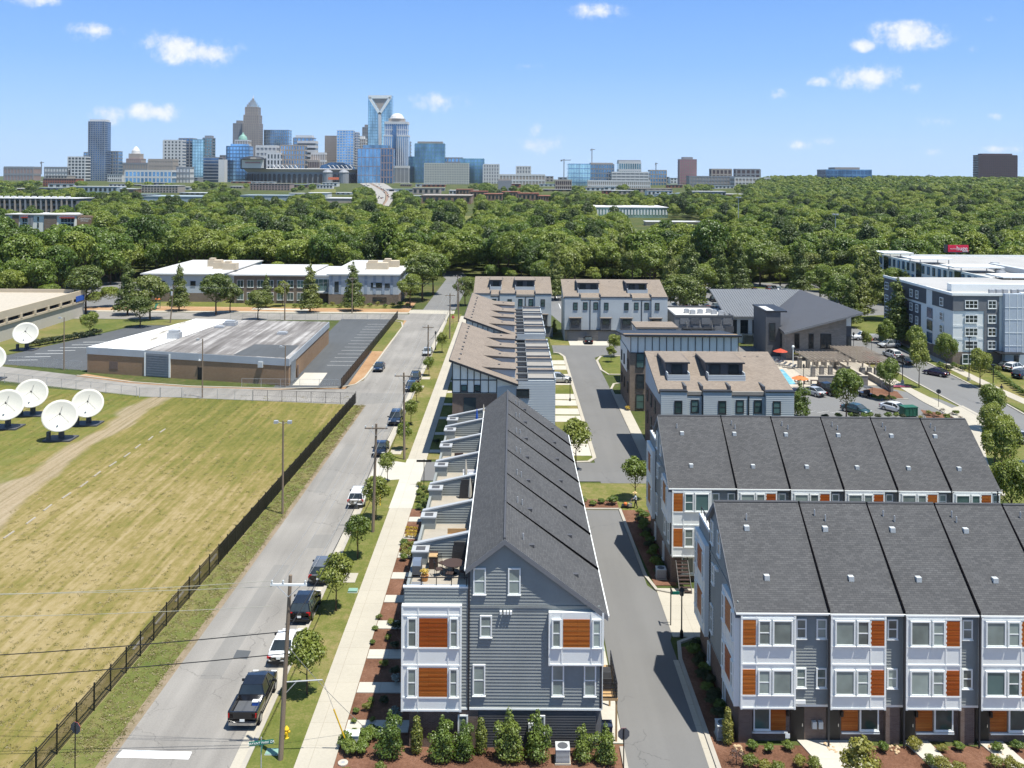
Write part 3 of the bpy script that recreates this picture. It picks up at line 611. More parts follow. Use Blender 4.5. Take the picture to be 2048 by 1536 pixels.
        dp = MB(); dp.box(b-.13, -.47, .1, b-.03, -.37, 8.7) if entry else dp.box(b-.13, -.12, .1, b-.03, -.02, 8.7); dp.build('downspout', 'dark_trim', t)
        if entry:
            Fg = Fm @ Matrix.Translation((0, .35, 0)); x0 = a+.1
            pr = MB(); pr.box(a+.02, -.0, 0, a+.9, .36, 2.45) if wl_ else pr.box(b-1.1, .0, 0, b-.2, .36, 2.45); pr.build('brick_pier', 'brick_dark', t)
            if wl_:
                win(t, Fg, a+1.05, .75, 1.12, 1.5, '1', gm='glass_green'); wood(t, Fg, a+2.2, a+3.2, .7, 2.35, 'cedar'); dx = a+3.5
                MB().box(a+.9, .2, .55, a+3.3, .36, .64).build('sill', 'trim_white', t)
            else:
                wood(t, Fg, a+1.0, a+2.1, .7, 2.35, 'cedar'); win(t, Fg, a+2.2, .75, 1.25, 1.55, '1', gm='glass_green'); dx = a+.02
                MB().box(a+1., .2, .55, a+3.5, .36, .64).build('sill', 'trim_white', t)
            d_ = MB(Fg).box(dx, -.06, .05, dx+.9, .0, 2.2).build('door', 'black_metal', t); MB(Fg).box(dx+.75, -.11, 1.0, dx+.8, -.05, 1.2).build('handle', 'steel', d_)
            o = MB(Fm).box(a+1.2 if not wl_ else a+3.7, -.16, 2.7, a+1.85 if not wl_ else a+4.35, -.07, 2.95).build('number_plate', 'trim_white', t)
            MB(Fg).box(a+.95 if not wl_ else a+3.25, -.2, 1.7, a+1.1 if not wl_ else a+3.4, -.0, 2.05).build('wall_lamp', 'black_metal', t)
            for k in range(2): MB(Fg).box(b-.95+k*.42, -.22, .9, b-.66+k*.42, .0, 1.35).build('meter_box', 'plastic_grey', t)
        else:
            gd = MB().box(a+.5, -.03, .1, a+4.2, .34, 2.3).build('garage_door', 'mid_grey', t)
            for z in (.65, 1.2, 1.75): MB().box(a+.55, -.05, z-.02, a+4.15, -.02, z+.02).build('door_rail', 'seam_dark', gd)
    return t
A = row('townhouse_row', 'grey townhouse row with a dark gable roof and roof terraces beside the street pavement', (6.0, 60.0, 0), 90, None, False, False, 3, [0, 6.6, 13.2, 19.6, 25.9, 32.0, 37.8, 42.0])
row('townhouse_row', 'white and charcoal townhouse row with brick doorways and mulch beds before its doors', (15.05, 60.6, 0), 0, [5.85, 4.9, 4.9, 4.9, 4.9, 4.9], True, True, 5)
row('townhouse_row', 'white and charcoal townhouse row behind the one with brick doorways, across the shared drive', (14.75, 84.7, 0), 0, [5.95, 4.9, 4.9, 4.9, 4.9, 4.2], True, False, 8)
# deck beside the alley
d = T('timber_deck', 'small timber deck with black railing on the alley side of the grey gabled townhouse', 'deck', (6.0, 60.6, 0))
MB().box(.06, 0, 2.75, 1.15, 4.2, 2.9).build('deck_floor', 'timber', d)
for y in (.05, 4.1): MB().box(1.0, y, 0, 1.12, y+.12, 2.76).build('post', 'timber', d)
for k in range(9): MB().box(1.08, .05+k*.51, 2.9, 1.12, .09+k*.51, 3.9).build('baluster', 'black_metal', d)
for z in (3.0, 3.2, 3.4, 3.6, 3.9): MB().box(1.075, 0, z-.02, 1.125, 4.2, z+.02).build('rail', 'black_metal', d); 
for z in (3.0, 3.2, 3.4, 3.6, 3.9): MB().box(.06, .0, z-.02, 1.07, .04, z+.02).build('rail', 'black_metal', d)
gr = T('barbecue', 'covered black barbecue on the small timber deck', 'barbecue', (6.55, 62.2, 2.9)); MB().box(-.3, -.6, 0, .3, .6, .75).build('cart', 'black_fabric', gr); MB().yprism([(-.5, .75), (.5, .75), (.35, 1.05), (-.35, 1.05)], -.28, .28).build('hood', 'black_fabric', gr)
for i, x in enumerate((17.4, )):
    s = T('stairs', 'dark outdoor stairs with railing beside the end of the rear charcoal townhouse row', 'stairs', (15.1, 82.4, 0))
    for k in range(9): MB().box(.05, k*.24-.1, .18+k*.24, 1.1, k*.24+.16, .24+k*.24).build('tread', 'wicker', s)
    for xx in (.02, 1.1): MB().hexa([(xx, -.1, .05), (xx+.05, -.1, .05), (xx+.05, 2.1, 2.2), (xx, 2.1, 2.2), (xx, -.1, .25), (xx+.05, -.1, .25), (xx+.05, 2.1, 2.4), (xx, 2.1, 2.4)]).build('stringer', 'black_metal', s)
# ---------------------------------------------------------------- brown-roofed rows with mono-pitch roofs beside the street
def shedrow(label, Y0, Y1, nd):
    t = T('townhouse_row', label, 'townhouses', (0, Y0, 0)); L = Y1-Y0; zr = lambda x: 13.05-(x+8.0)*.352
    MB().box(-7.7, .12, 0, 5.9, L, 8.45).build('ground_storey', 'brick_dark', t)
    MB().xprism([(-7.7, 8.45), (-7.7, zr(-7.7)-.12), (.75, zr(.75)-.12), (.75, 8.45)], .1, L).build('wall', 'white_panel', t)
    MB().box(2.3, .05, 8.45, 5.9, L, 10.2).build('wall', 'pale_siding', t); MB().box(.7, .05, 8.4, 2.35, L, 8.9).build('terrace_floor', 'mid_grey', t)
    MB().xprism([(-8.05, zr(-8.05)), (.95, zr(.95)), (.95, zr(.95)-.2), (-8.05, zr(-8.05)-.2)], -.75, L+.2).build('roof', 'shingle_brown', t)
    fa = MB(); fa.xprism([(-8.1, zr(-8.1)+.02), (1.0, zr(1.0)+.02), (1.0, zr(1.0)-.28), (-8.1, zr(-8.1)-.28)], -.82, -.755); fa.box(-8.12, -.8, zr(-8.1)-.28, -8.06, L+.2, zr(-8.1)+.01); fa.build('fascia', 'dark_trim', t)
    for k in range(int(L/3)): vents(t, [(-6.9, 1.6+k*3+(k % 3)*.5, zr(-6.9))])
    F_ = WF(0, .1)
    b = MB(F_)
    for x in (-7.7, -6.65, -5.72, -4.85, -4.0, -2.95, -1.85): b.box(x-.05, -.06, 8.5, x+.05, .0, min(zr(x)-.25, 12.9))
    for z in (8.55, 10.25): b.box(-7.7, -.065, z-.06, -1.85, .0, z+.06)
    b.build('batten', 'dark_trim', t)
    for x in (-6.55, -4.8): win(t, F_, x, 8.75, .8, .85, '1', 'dark_trim', 'glass_green')
    MB(F_).box(-6.2, -.05, 6.0, -4.6, .0, 7.9).build('recess', 'glass_dark', t)
    siding(t, WF(0, .03), [(-1.8, 2.5), (5.88, 2.5), (5.88, 10.2), (2.3, 10.2), (2.3, 9.5), (-1.8, 9.5)][0:3]+[(-1.8, 9.3)], 'pale_siding', .22); siding(t, WF(0, .03), [(1.0, 9.3), (5.88, 9.3), (5.88, 10.2), (1.0, 10.2)], 'pale_siding', .22)
    win(t, WF(0, .0), .75, 8.0, 1.7, 1.15, 'v', 'dark_trim', 'glass_dark')
    MB().box(5.82, -.02, 9.9, 5.98, L, 10.42).build('parapet', 'pale_siding', t)
    u = L/nd; rq = random.Random(int(Y0))
    for k in range(nd):
        y = .4+k*u+rq.uniform(-.5, .5); w_ = u*rq.choice((.42, .55, .5))
        # dormer rising out of the slope
        dm = MB(); dm.xprism([(-3.9, zr(-3.9)+.03), (.7, zr(-3.9)-.25), (.7, zr(-3.9)-.42), (-3.3, zr(-3.3)-.1)], y+u*.22-.15, y+u*.22+w_+.15); do = dm.build('dormer_roof', 'shingle_brown', t)
        MB().xprism([(-3.7, zr(-3.7)-.15), (.6, zr(-3.9)-.42), (.6, 8.8)], y+u*.22, y+u*.22+w_).build('dormer_wall', 'pale_siding', do)
        siding(do, WF(0, y+u*.22), [(-3.5, zr(-3.5)+.0), (.6, zr(.6)-.1), (.6, zr(-3.9)-.45)], 'pale_siding', .22)
        MB().xprism([(-3.6, zr(-3.9)-.1), (.72, zr(-3.9)-.3), (.72, zr(-3.9)-.42), (-3.3, zr(-3.3)+.0)], y+u*.22-.22, y+u*.22-.16).build('fascia', 'dark_trim', do)
        vents(do, [(-1.6, y+u*.22+w_/2, zr(-3.9)-.13)])
        for q_ in range(2):
            wy = y+u*(.08+.5*q_); MB().box(.72, wy, 8.9, 2.3, wy+.16, 10.2).build('terrace_wall', 'parapet_pale', t)
            sc_ = MB(); [sc_.box(.8, wy-.03, 9.0+z*.42, 2.25, wy-.005, 9.26+z*.42) for z in range(3)]; sc_.build('screen_slats', 'slate_panel', t)
        for q_ in range(2):
            y0 = y+u*.5*q_; fl = MB().box(2.35, y0+.05, 10.2, 5.8, y0+u*.5-.1, 10.26).build('flat_roof', 'shingle_brown' if q_ else 'membrane_grey', t)
            MB().box(2.3, y0-.08, 10.2, 5.95, y0+.08, 10.42+.3*q_).build('parapet', 'parapet_pale', t); MB().box(2.25, y0-.12, 10.42+.3*q_, 6.0, y0+.12, 10.47+.3*q_).build('parapet_cap', 'dark_trim', t)
    return t
mat('membrane_grey', (.27, .25, .225), .8, .12, .6)
shedrow('brown mono-pitch townhouse row with white battened end behind the grey gabled row', 122, 152.7, 4)
shedrow('brown mono-pitch townhouse row, the farther one along the street pavement', 158.8, 191.5, 4)
# ---------------------------------------------------------------- pale townhouse blocks with brown roofs and dormers
def paleblock(label, loc, Wd, recess, wins, spouts, dorm, low=(), depth=12.5, H=9.9):
    t = T('townhouse_block', label, 'townhouses', loc); rise = 2.75
    MB().yprism([(0, 0), (0, H-.4), (depth, H+rise-.3), (depth+.5, H+rise-.3), (depth+.5, 0)], 0, Wd).build('wall', 'pale_siding', t)
    r = MB(); r.yprism([(.02, H-.12), (depth, H+rise), (depth+.9, H+rise-.3), (depth+.9, H+rise-.5), (depth, H+rise-.2), (.02, H-.35)], -.25, Wd+.25); r.build('roof', 'shingle_brown', t)
    xs_ = [0.]+[q for a in recess for q in a]+[1.]
    for i in range(0, len(xs_), 2):
        a, b = xs_[i]*Wd, xs_[i+1]*Wd; b_ = MB().box(a, -.5, 2.55, b, .02, H).build('bay', 'pale_siding', t)
        siding(b_, WF(0, -.5), [(a, 2.6), (b, 2.6), (b, H-.15), (a, H-.15)], 'pale_siding', .24); MB().box(a-.08, -.62, H, b+.08, .4, H+.14).build('parapet_cap', 'dark_trim', b_)
        for x in (a, b): MB().box(x-.13, .4, H-.3, x+.13, 2.9, H+.55).build('fire_wall', 'slate_panel', t) if 0 < x < Wd else None
    for a, b in recess:
        a, b = a*Wd, b*Wd; siding(t, WF(0, 0), [(a, 2.6), (b, 2.6), (b, H-.6), (a, H-.6)], 'pale_siding', .24); MB().box(a, -.08, H-.62, b, .5, H-.5).build('gutter', 'dark_trim', t)
        MB().box(a, -.02, H-.5, b, 3.0, H-.06).build('flat_roof', 'membrane_grey', t)
    for x in spouts: MB().box(x*Wd-.07, -.16, 2.4, x*Wd+.07, -.03, H-.55).build('downspout', 'dark_trim', t)
    for f in wins:
        inr = any(a < f < b for a, b in recess); win(t, WF(0, 0 if inr else -.5), f*Wd-.5, H-2.75, 1.0, 1.65, 'h', 'dark_trim', 'glass_green', .12)
    MB().box(.1, -.2, 0, Wd-.1, .05, 2.55).build('garage_storey', 'stone_grey', t); MB().box(0, -.55, 2.42, Wd, .0, 2.6).build('band_board', 'dark_trim', t)
    for a, b in low:
        a, b = a*Wd, b*Wd; bb = MB().box(a, -1.1, 2.7, b, -.4, 5.3).build('oriel', 'slate_panel', t); win(bb, WF(0, -1.1), a+.35, 3.9, b-a-.7, 1.25, 'v', 'dark_trim', 'glass_dark')
        MB().box(a-.2, -1.3, 5.3, b+.2, -.35, 5.45).build('oriel_roof', 'shingle_brown', bb)
        gd = MB().box(a-.5, -.24, .05, b+1.3, -.19, 2.2).build('garage_door', 'mid_grey', t)
    for k in range(9): vents(t, [(Wd*(.06+.105*k), depth-1.6, H+rise-.48)])
    sl = rise/depth
    for a, b in dorm:
        a, b = a*Wd, b*Wd; y0 = 3.2; zb = H-.1+sl*y0
        dd = MB().box(a, y0+1.5, zb, b, y0+5, zb+2.0).build('dormer', 'slate_panel', t); MB().box(a-.2, y0+1.1, zb+2.0, b+.2, y0+7.5, zb+2.16).build('dormer_roof', 'dark_trim', dd); MB().box(a-.1, y0+1.3, zb+2.16, b+.1, y0+8, zb+2.2).build('roof_cover', 'shingle_brown', dd)
        fr = MB().box(a, y0, zb-.2, b, y0+.15, zb+.75); fr.box(a, y0+.15, zb-.2, a+.12, y0+1.5, zb+1.0); fr.box(b-.12, y0+.15, zb-.2, b, y0+1.5, zb+1.0); fr.build('balcony_wall', 'pale_siding', dd)
        siding(dd, WF(0, y0), [(a, zb-.2), (b, zb-.2), (b, zb+.7), (a, zb+.7)], 'pale_siding', .22)
        n = 2 if b-a > 4 else 1
        for k in range(n): win(dd, WF(0, y0+1.5), a+(b-a)*(k+.5)/n-.7, zb+.45, 1.4, 1.45, '1', 'dark_trim', 'glass_dark')
    return t
gb = paleblock('pale grey townhouse block with two roof dormers between the alley and the pool', (19.1, 118, 0), 16.9, [(.195, .32), (.53, .79)], (.13, .26, .46, .60, .735, .87), (.317, .665), [(.085, .26), (.4, .69)])
siding(gb, WF(0, 12.9, 0, -90), [(.1, 2.6), (12.8, 2.6), (12.8, 9.4), (.5, 12.2), (.1, 12.2)], 'pale_siding', .24); MB().box(-.06, -.3, 0, .0, 12.9, 8.2).build('brick_end', 'brick_dark', gb)
for k in range(3): win(gb, WF(-.06, 12.9, 0, -90), 2+k*3.4, 3.2, .9, 1.6, 'h', 'dark_trim', 'glass_green'); win(gb, WF(-.06, 12.9, 0, -90), 2+k*3.4, 6.2, .9, 1.6, 'h', 'dark_trim', 'glass_green')
paleblock('pale townhouse block with four dark oriels and garages facing the alley', (12.1, 210, 0), 23.3, [(.155, .35), (.655, .845)], (.105, .203, .304, .405, .60, .70, .80, .90), (.25, .752), [(.14, .35), (.63, .83)], [(.05, .16), (.35, .45), (.545, .655), (.83, .94)])
paleblock('pale townhouse block standing behind the far mono-pitch row', (-8.6, 215, 0), 17.9, [(.21, .33), (.54, .79)], (.13, .26, .46, .60, .735, .89), (.32, .665), [(.2, .35), (.53, .79)], [(.05, .16), (.38, .48), (.83, .95)])
# block with the white battened upper wall behind the pale block
t = T('townhouse_block', 'townhouse block with a white battened upper wall behind the pale block with two dormers', 'townhouses', (18.9, 147, 0))
MB().box(0, 0, 0, 17.3, 12.5, 9.2).build('ground_storey', 'brick_brown', t); MB().yprism([(.15, 9.2), (.15, 11.9), (12.3, 10.6), (12.3, 9.2)], .1, 17.2).build('wall', 'white_panel', t)
MB().yprism([(-.9, 12.25), (12.8, 10.75), (12.8, 10.55), (-.9, 12.0)], -.9, 17.6).build('roof', 'dark_trim', t); MB().box(-.85, -.85, 11.93, 17.5, 2, 11.985).build('soffit', 'timber', t)
b = MB()
for k in range(16): b.box(.1+k*1.14, .08, 9.2, .2+k*1.14, .16, 11.9)
b.box(.1, .07, 9.15, 17.2, .15, 9.3); b.build('batten', 'dark_trim', t)
win(t, WF(0, 0), 1.0, 6.9, 1.3, 2.3, 'h', 'dark_trim', 'glass_green'); win(t, WF(0, 0), 1.0, 3.6, 1.3, 2.3, 'h', 'dark_trim', 'glass_dark'); win(t, WF(0, 0), 1.0, .4, 1.3, 2.3, 'h', 'dark_trim', 'glass_green')
Ls = WF(0, 12.5, 0, -90); MB(Ls).box(.1, -.05, 5.5, 9, .0, 9.2).build('side_panel', 'white_panel', t)
for x, z in ((2, 6.3), (5.5, 6.3), (2, 2.6), (5.5, 2.6), (10, 2.6), (10, 6.3)): win(t, Ls @ Matrix.Translation((0, -.05, 0)), x, z, 1.0, 1.6, 'h', 'dark_trim', 'glass_dark')
t = T('roofed_porch', 'small brown-roofed porch block beside the white battened townhouse block', 'porch', (22.5, 165, 0)); MB().box(0, 0, 0, 7, 6, 10.2).build('wall', 'pale_siding', t); MB().box(-.3, -.3, 10.2, 7.3, 6.3, 10.5).build('roof', 'shingle_brown', t); siding(t, WF(0, 0), [(0, 5), (7, 5), (7, 10.1), (0, 10.1)], 'pale_siding', .24)
# ---------------------------------------------------------------- clubhouse by the pool
t = T('clubhouse', 'clubhouse with large grey metal mono-pitch roofs beside the pool', 'clubhouse', (0, 0, 0))
MB().box(36.4, 206, 0, 49.4, 221, 6.1).build('panel_wing', 'mid_grey', t); pp = MB(); pp.box(36.3, 205.9, 6.1, 49.5, 206.3, 6.6); pp.box(36.3, 220.7, 6.1, 49.5, 221.1, 6.6); pp.box(36.3, 206.3, 6.1, 36.7, 220.7, 6.6); pp.box(49.1, 206.3, 6.1, 49.5, 220.7, 6.6); pp.build('parapet', 'slate_panel', t)
MB().box(36.7, 206.3, 6.1, 49.1, 220.7, 6.2).build('flat_roof', 'membrane', t)
for k, (x, y) in enumerate(((40.2, 212), (41.3, 210.5), (43.2, 211.5), (45.4, 212.5), (46.2, 210.6), (47.5, 209.3))):
    u = MB(); u.box(x-.55, y-.5, 6.2, x+.55, y+.5, 7.1); u.tube((x, y, 7.1), (x, y, 7.2), .4, .4, 10); u.build('roof_unit', 'galv', t)
for i in range(5):
    for j in range(3):
        x = 37.6+i*2.4+(j % 2)*.5; z = 1.1+j*1.75
        MB().box(x, 205.78+.03*((i*7+j*3) % 4), z, x+1.9, 205.91, z+1.35).build('facade_panel', 'slate_panel' if (i+j) % 2 else 'mid_grey', t)
c = MB(); c.box(38.2, 204.4, 3.7, 45.2, 205.9, 3.85); [c.tube((x, 204.5, 3.85), (x, 205.85, 5.2), .05) for x in (39, 42, 44.6)]; c.build('canopy', 'dark_trim', t)
MB().box(49.5, 208.6, 0, 57.2, 224.6, 6.2).build('white_wing', 'white_panel', t)
for x in (49.7, 51.7, 54.4): win(t, WF(0, 208.6), x, 2.2, 1.7 if x > 50 else 1.2, 3.0, '4', 'dark_trim', 'glass_dark')
MB().box(52.2, 207, 0, 55.8, 208.58, 2.0).build('garden_door', 'glass_dark', t)
r = MB(); zt, zl = 10.15, 6.15
r.hexa([(48.2, 207.4, zl-.25), (57.4, 207.4, zl-.25), (70.3, 225.2, zt-.25), (48.2, 225.2, zt-.25), (48.2, 207.4, zl), (57.4, 207.4, zl), (70.3, 225.2, zt), (48.2, 225.2, zt)]); ra = r.build('roof', 'metal_roof', t)
s = MB()
for k in range(38):
    x = 48.4+k*.58; yf = 207.4 if x < 57.4 else 207.4+(x-57.4)/12.9*17.8; z = zl+(yf-207.4)/17.8*(zt-zl)
    s.hexa([(x-.04, yf, z), (x+.04, yf, z), (x+.04, 225.2, zt), (x-.04, 225.2, zt), (x-.04, yf, z+.09), (x+.04, yf, z+.09), (x+.04, 225.2, zt+.09), (x-.04, 225.2, zt+.09)])
s.build('standing_seam', 'metal_roof', ra, kind='stuff')
r = MB(); zl2 = 5.95
r.hexa([(55.3, 187.2, zl2-.3), (71.2, 187.2, zt-.3), (70.3, 225.2, zt-.28), (57.4, 207.4, zl-.28), (55.3, 187.2, zl2), (71.2, 187.2, zt-.02), (70.3, 225.2, zt-.02), (57.4, 207.4, zl-.02)]); rb = r.build('roof', 'seam_dark', t)
MB().hexa([(55.3, 187.1, zl2-.42), (71.2, 187.1, zt-.42), (71.2, 187.19, zt-.42), (55.3, 187.19, zl2-.42), (55.3, 187.1, zl2+.02), (71.2, 187.1, zt), (71.2, 187.19, zt), (55.3, 187.19, zl2+.02)]).build('fascia', 'mid_grey', rb)
wz = lambda x: zl2-.35+(x-55.3)/15.9*(zt-zl2)
MB().xprism([(56.3, 0), (68.6, 0), (68.6, wz(68.6)), (56.3, wz(56.3))], 189.3, 207).build('stone_wing', 'stone_grey', t); MB().xprism([(68.61, 0), (70, 0), (70, wz(70)-.05), (68.61, wz(68.61)-.05)], 190.2, 222).build('side_strip', 'slate_panel', t)
MB().xprism([(57, 0), (70, 0), (70, 9.0), (57, 5.9)], 207.01, 224.5).build('rear_wall', 'mid_grey', t); MB().box(68.7, 190.0, 6.9, 69.8, 190.15, 8.8).build('clerestory', 'white_panel', t); win(t, WF(0, 190.18), 68.75, .6, 1.15, 4.2, '4', 'dark_trim', 'glass_dark')
for x, w_ in ((58.0, 1.0), (60.9, 1.0), (63.3, 2.2)): win(t, WF(0, 189.3), x, 2.4, w_, 3.0, '4' if w_ > 2 else 'h', 'dark_trim', 'glass_dark')
LW = WF(56.3, 205, 0, -90)
for x in (4, 8, 12): win(t, LW, x, 2.0, .9, 2.9, 'h', 'dark_trim', 'glass_dark')
tw = MB().box(53.2, 193.2, 0, 56.28, 203, 9.2).build('dark_tower', 'slate_panel', t); MB().box(53.0, 193.0, 9.2, 57.6, 203.2, 9.5).build('tower_cap', 'dark_trim', tw); MB().box(53.4, 193.4, 9.5, 55.0, 200, 9.53).build('tower_roof', 'membrane', tw)
win(t, WF(0, 193.2), 53.9, 3.2, 1.3, 3.8, 'h', 'dark_trim', 'glass_dark')
vents(t, [(53, 214, zl+1.6), (63, 216, 9.0)], 'pipe')
# pool terrace furniture, pergolas and walls
def pergola(x0, y0, x1, y1, label):
    t = T('pergola', label, 'pergola', (0, 0, 0)); n = 5
    for i in range(n):
        for y in (y0, y1):
            x = x0+(x1-x0)*i/(n-1); p = MB().box(x-.35, y-.35, .1, x+.35, y+.35, 2.1).build('pier', 'stone_grey', t); MB().box(x-.12, y-.12, 2.1, x+.12, y+.12, 2.9).build('post', 'timber_grey', p); MB().box(x-.42, y-.42, 2.1, x+.42, y+.42, 2.18).build('cap', 'concrete', p)
    for y in (y0-.1, y1+.1): MB().box(x0-.8, y-.09, 2.9, x1+.8, y+.09, 3.12).build('beam', 'timber_grey', t)
    m = int((x1-x0)/.75)+2
    for i in range(m): x = x0-.6+i*.75; MB().box(x-.05, y0-.8, 3.12, x+.05, y1+.8, 3.3).build('rafter', 'timber_grey', t)
    for j in range(int((y1-y0)/.7)+1): y = y0+j*.7; MB().box(x0-.8, y-.04, 3.3, x1+.8, y+.04, 3.38).build('lath', 'timber_grey', t)
mat('timber_grey', (.34, .28, .22), .85, .2, 3)
pergola(56.5, 173, 63, 181, 'grey timber pergola on stone piers beside the pool terrace'); pergola(65.4, 172, 70.5, 187, 'long grey timber pergola between the terrace wall and the right-hand street')
def gwall(x0, y0, x1, y1, h, label): t = T('garden_wall', label, 'wall'); MB().box(x0, y0, 0, x1, y1, h).build('wall', 'stone_grey', t); MB().box(x0-.06, y0-.06, h, x1+.06, y1+.06, h+.1).build('coping', 'pavers', t)
gwall(55, 165.2, 63.8, 165.6, 1.9, 'stone wall along the head of the parking lot below the pergola'); gwall(63.4, 165.7, 63.8, 182, 1.7, 'stone wall running back between the two pergolas'); gwall(66.2, 161, 66.6, 176, 1.2, 'low stone wall beside the bicycle hoop')
h = T('planted_screen', 'clipped yellow-green hedge on a ledge against the clubhouse stone wall', 'hedge'); MB().box(57.5, 187.6, 1.0, 64.5, 188.8, 1.1).build('ledge', 'stone_grey', h)
def parasol(loc, m, label, r=1.5):
    t = T('parasol', label, 'parasol', loc); MB().tube((0, 0, 0), (0, 0, 2.5), .04).build('pole', 'black_metal', t); MB().lathe([(r, 1.95), (r*.5, 2.3), (.04, 2.55)], 8).build('canopy', m, t); MB().lathe([(.35, 0), (.35, .1), (.06, .14)], 10).build('base', 'galv', t)
parasol((54.6, 187.5, .12), 'red_fabric', 'open dark red parasol by the row of loungers at the clubhouse'); q = G(1600, 758, 2); parasol((q.x, q.y, .12), 'orange_fabric', 'open orange parasol beside the pool')
def lounger():
    t = T('sun_lounger', 'grey sun lounger in the row by the clubhouse wall', 'sun lounger', (0, 0, 0), 0, 'sun loungers by the clubhouse')
    MB().box(-.32, -.95, .3, .32, .35, .36).build('seat', 'slate_panel', t); MB().hexa([(-.32, .35, .3), (.32, .35, .3), (.32, 1.0, .75), (-.32, 1.0, .75), (-.32, .35, .36), (.32, .35, .36), (.32, .97, .81), (-.32, .97, .81)]).build('backrest', 'slate_panel', t)
    for x in (-.28, .24):
        for y in (-.9, .3): MB().box(x, y, 0, x+.04, y+.04, .3).build('leg', 'black_metal', t)
    return t
l0 = lounger()
for k in range(6):
    p = (52.1+k*.52, 186.8-k*1.35, .12)
    if k == 0: l0.location = p; l0.rotation_euler.z = R(-70)
    else: copy_tree(l0, p, R(-70))
for k, (x, y) in enumerate(((52.3, 166.6), (54.6, 166.4))):
    t = T('dining_set', ['dark dining table with chairs on the terrace by the pool edge', 'dark dining table with chairs beside the parking lot wall'][k], 'table', (x, y, .12))
    MB().box(-.7, -.4, .7, .7, .4, .75).build('tabletop', 'wicker', t)
    for xx in (-.6, .55): MB().box(xx, -.3, 0, xx+.06, .3, .7).build('leg', 'black_metal', t)
    for xx in (-1.15, .75):
        cc = MB().box(xx, -.22, .42, xx+.42, .22, .47); cc.box(xx if xx < 0 else xx+.37, -.22, .47, (xx if xx < 0 else xx+.37)+.05, .22, .9); cc.box(xx+.02, -.2, 0, xx+.06, -.16, .42); cc.box(xx+.36, .16, 0, xx+.4, .2, .42); cc.build('chair', 'wicker', t)
# ---------------------------------------------------------------- apartment and office blocks on the right
t = T('apartment_building', 'five-storey white and charcoal apartment building on the corner of the right-hand street', 'apartments', (88.6, 185.5, 0)); Hh = 14.4
MB().box(0, 0, 0, 40, 34, Hh-.6).build('wall', 'white_panel', t); MB().box(-.03, -.03, 0, 10, 33.9, 2.6).build('brick_base', 'brick_brown', t)
MB().box(-.12, 12, 10.6, 0, 34.1, Hh).build('upper_panel', 'slate_panel', t); MB().box(-.12, -.12, 10.8, 0, 9.0, Hh-.3).build('upper_panel', 'slate_panel', t); MB().box(0, -.12, 10.8, 9.2, 0, Hh-.3).build('upper_panel', 'mid_grey', t); MB().box(6.2, -.14, 2.6, 9.2, -.0, 10.8).build('side_panel', 'mid_grey', t)
MB().box(-.12, 14.5, 2.6, 0, 22.5, 10.1).build('side_panel', 'slate_panel', t); MB().box(-.12, 30.5, 2.6, 0, 34.05, 10.6).build('side_panel', 'slate_panel', t)
MB().box(-.3, -.3, Hh-.6, 40, 34.2, Hh-.5).build('flat_roof', 'roof_offwhite', t); p = MB(); p.box(-.35, -.35, Hh-.5, 12, 0.05, Hh); p.box(-.35, .05, Hh-.5, 0.05, 34.2, Hh); p.build('parapet', 'trim_white', t); MB().box(3, 7, Hh-.5, 22, 9, Hh+1.0).build('roof_screen', 'white_panel', t)
for k in range(18): MB().box(9+k*1.5, 3+k % 3*.2, Hh-.5, 9.9+k*1.5, 3.9+k % 3*.2, Hh+.35).build('roof_unit', 'galv', t)
Lf = WF(-.13, 34, 0, -90); gw = 'glass_dark'
for z in (2.9, 5.6, 8.2, 11.2):
    for x, w_, dark in ((.6, 1.9, 0), (14.2, 1.4, 0), (17.2, 1.3, 0), (28.6, 1.5, 0)): win(t, Lf, x, z, w_, 1.7, '4', 'trim_white', gw, .14)
for z in (2.9, 5.5, 8.1):
    for x in (4.2, 9.2, 22.6): b_ = MB(Lf).box(x, -.02, z-.3, x+2.4, .12, z+1.9).build('balcony', 'glass_deep', t); MB(Lf).box(x-.1, -.1, z-.35, x+2.5, .0, z-.22).build('balcony_slab', 'trim_white', b_)
Ff = WF(0, -.14)
for z in (3.2, 5.8, 8.4, 11.3):
    win(t, Ff, 2.3, z, 2.6, 1.65, '6', 'trim_white', gw, .14); win(t, Ff, 6.9, z, 1.7, 1.65, '4', 'trim_white', gw, .14)
win(t, Ff, 1.8, .2, 2.4, 2.0, '4', 'trim_white', 'glass_green', .14)
MB().box(9.8, -1.2, 0, 13.5, 0, Hh).build('blue_wing', 'pale_blue', t) if 'pale_blue' in MATS else MB().box(9.8, -1.2, 0, 13.5, 0, Hh).build('blue_wing', mat('pale_blue', (.42, .47, .53), .6, .05), t)
b = MB(); [b.box(0, -.05, z-.06, 6.2, 0, z+.06) for z in (5.3, 5.0, 7.9, 7.6, 10.6)]; [b.box(9.8, -1.25, z, 13.5, -1.2, z+.08) for z in (4, 6.6, 9.2, 11.6)]; [b.box(x, -1.25, 2.6, x+.08, -1.2, Hh) for x in (10.6, 12.2, 13.2)]; b.build('batten', 'trim_white', t)
MB().box(13.5, -.6, 0, 40, 0, Hh-.2).build('right_wing', 'pale_blue', t); MB().box(13.3, -.75, Hh-.2, 40, .2, Hh+.2).build('wing_cap', 'trim_white', t)
for z in (3.2, 5.8, 8.4, 11.3):
    for x in (14.6, 18.5, 22.5): win(t, WF(0, -.6), x, z, 1.7, 1.65, '4', 'trim_white', gw, .14)
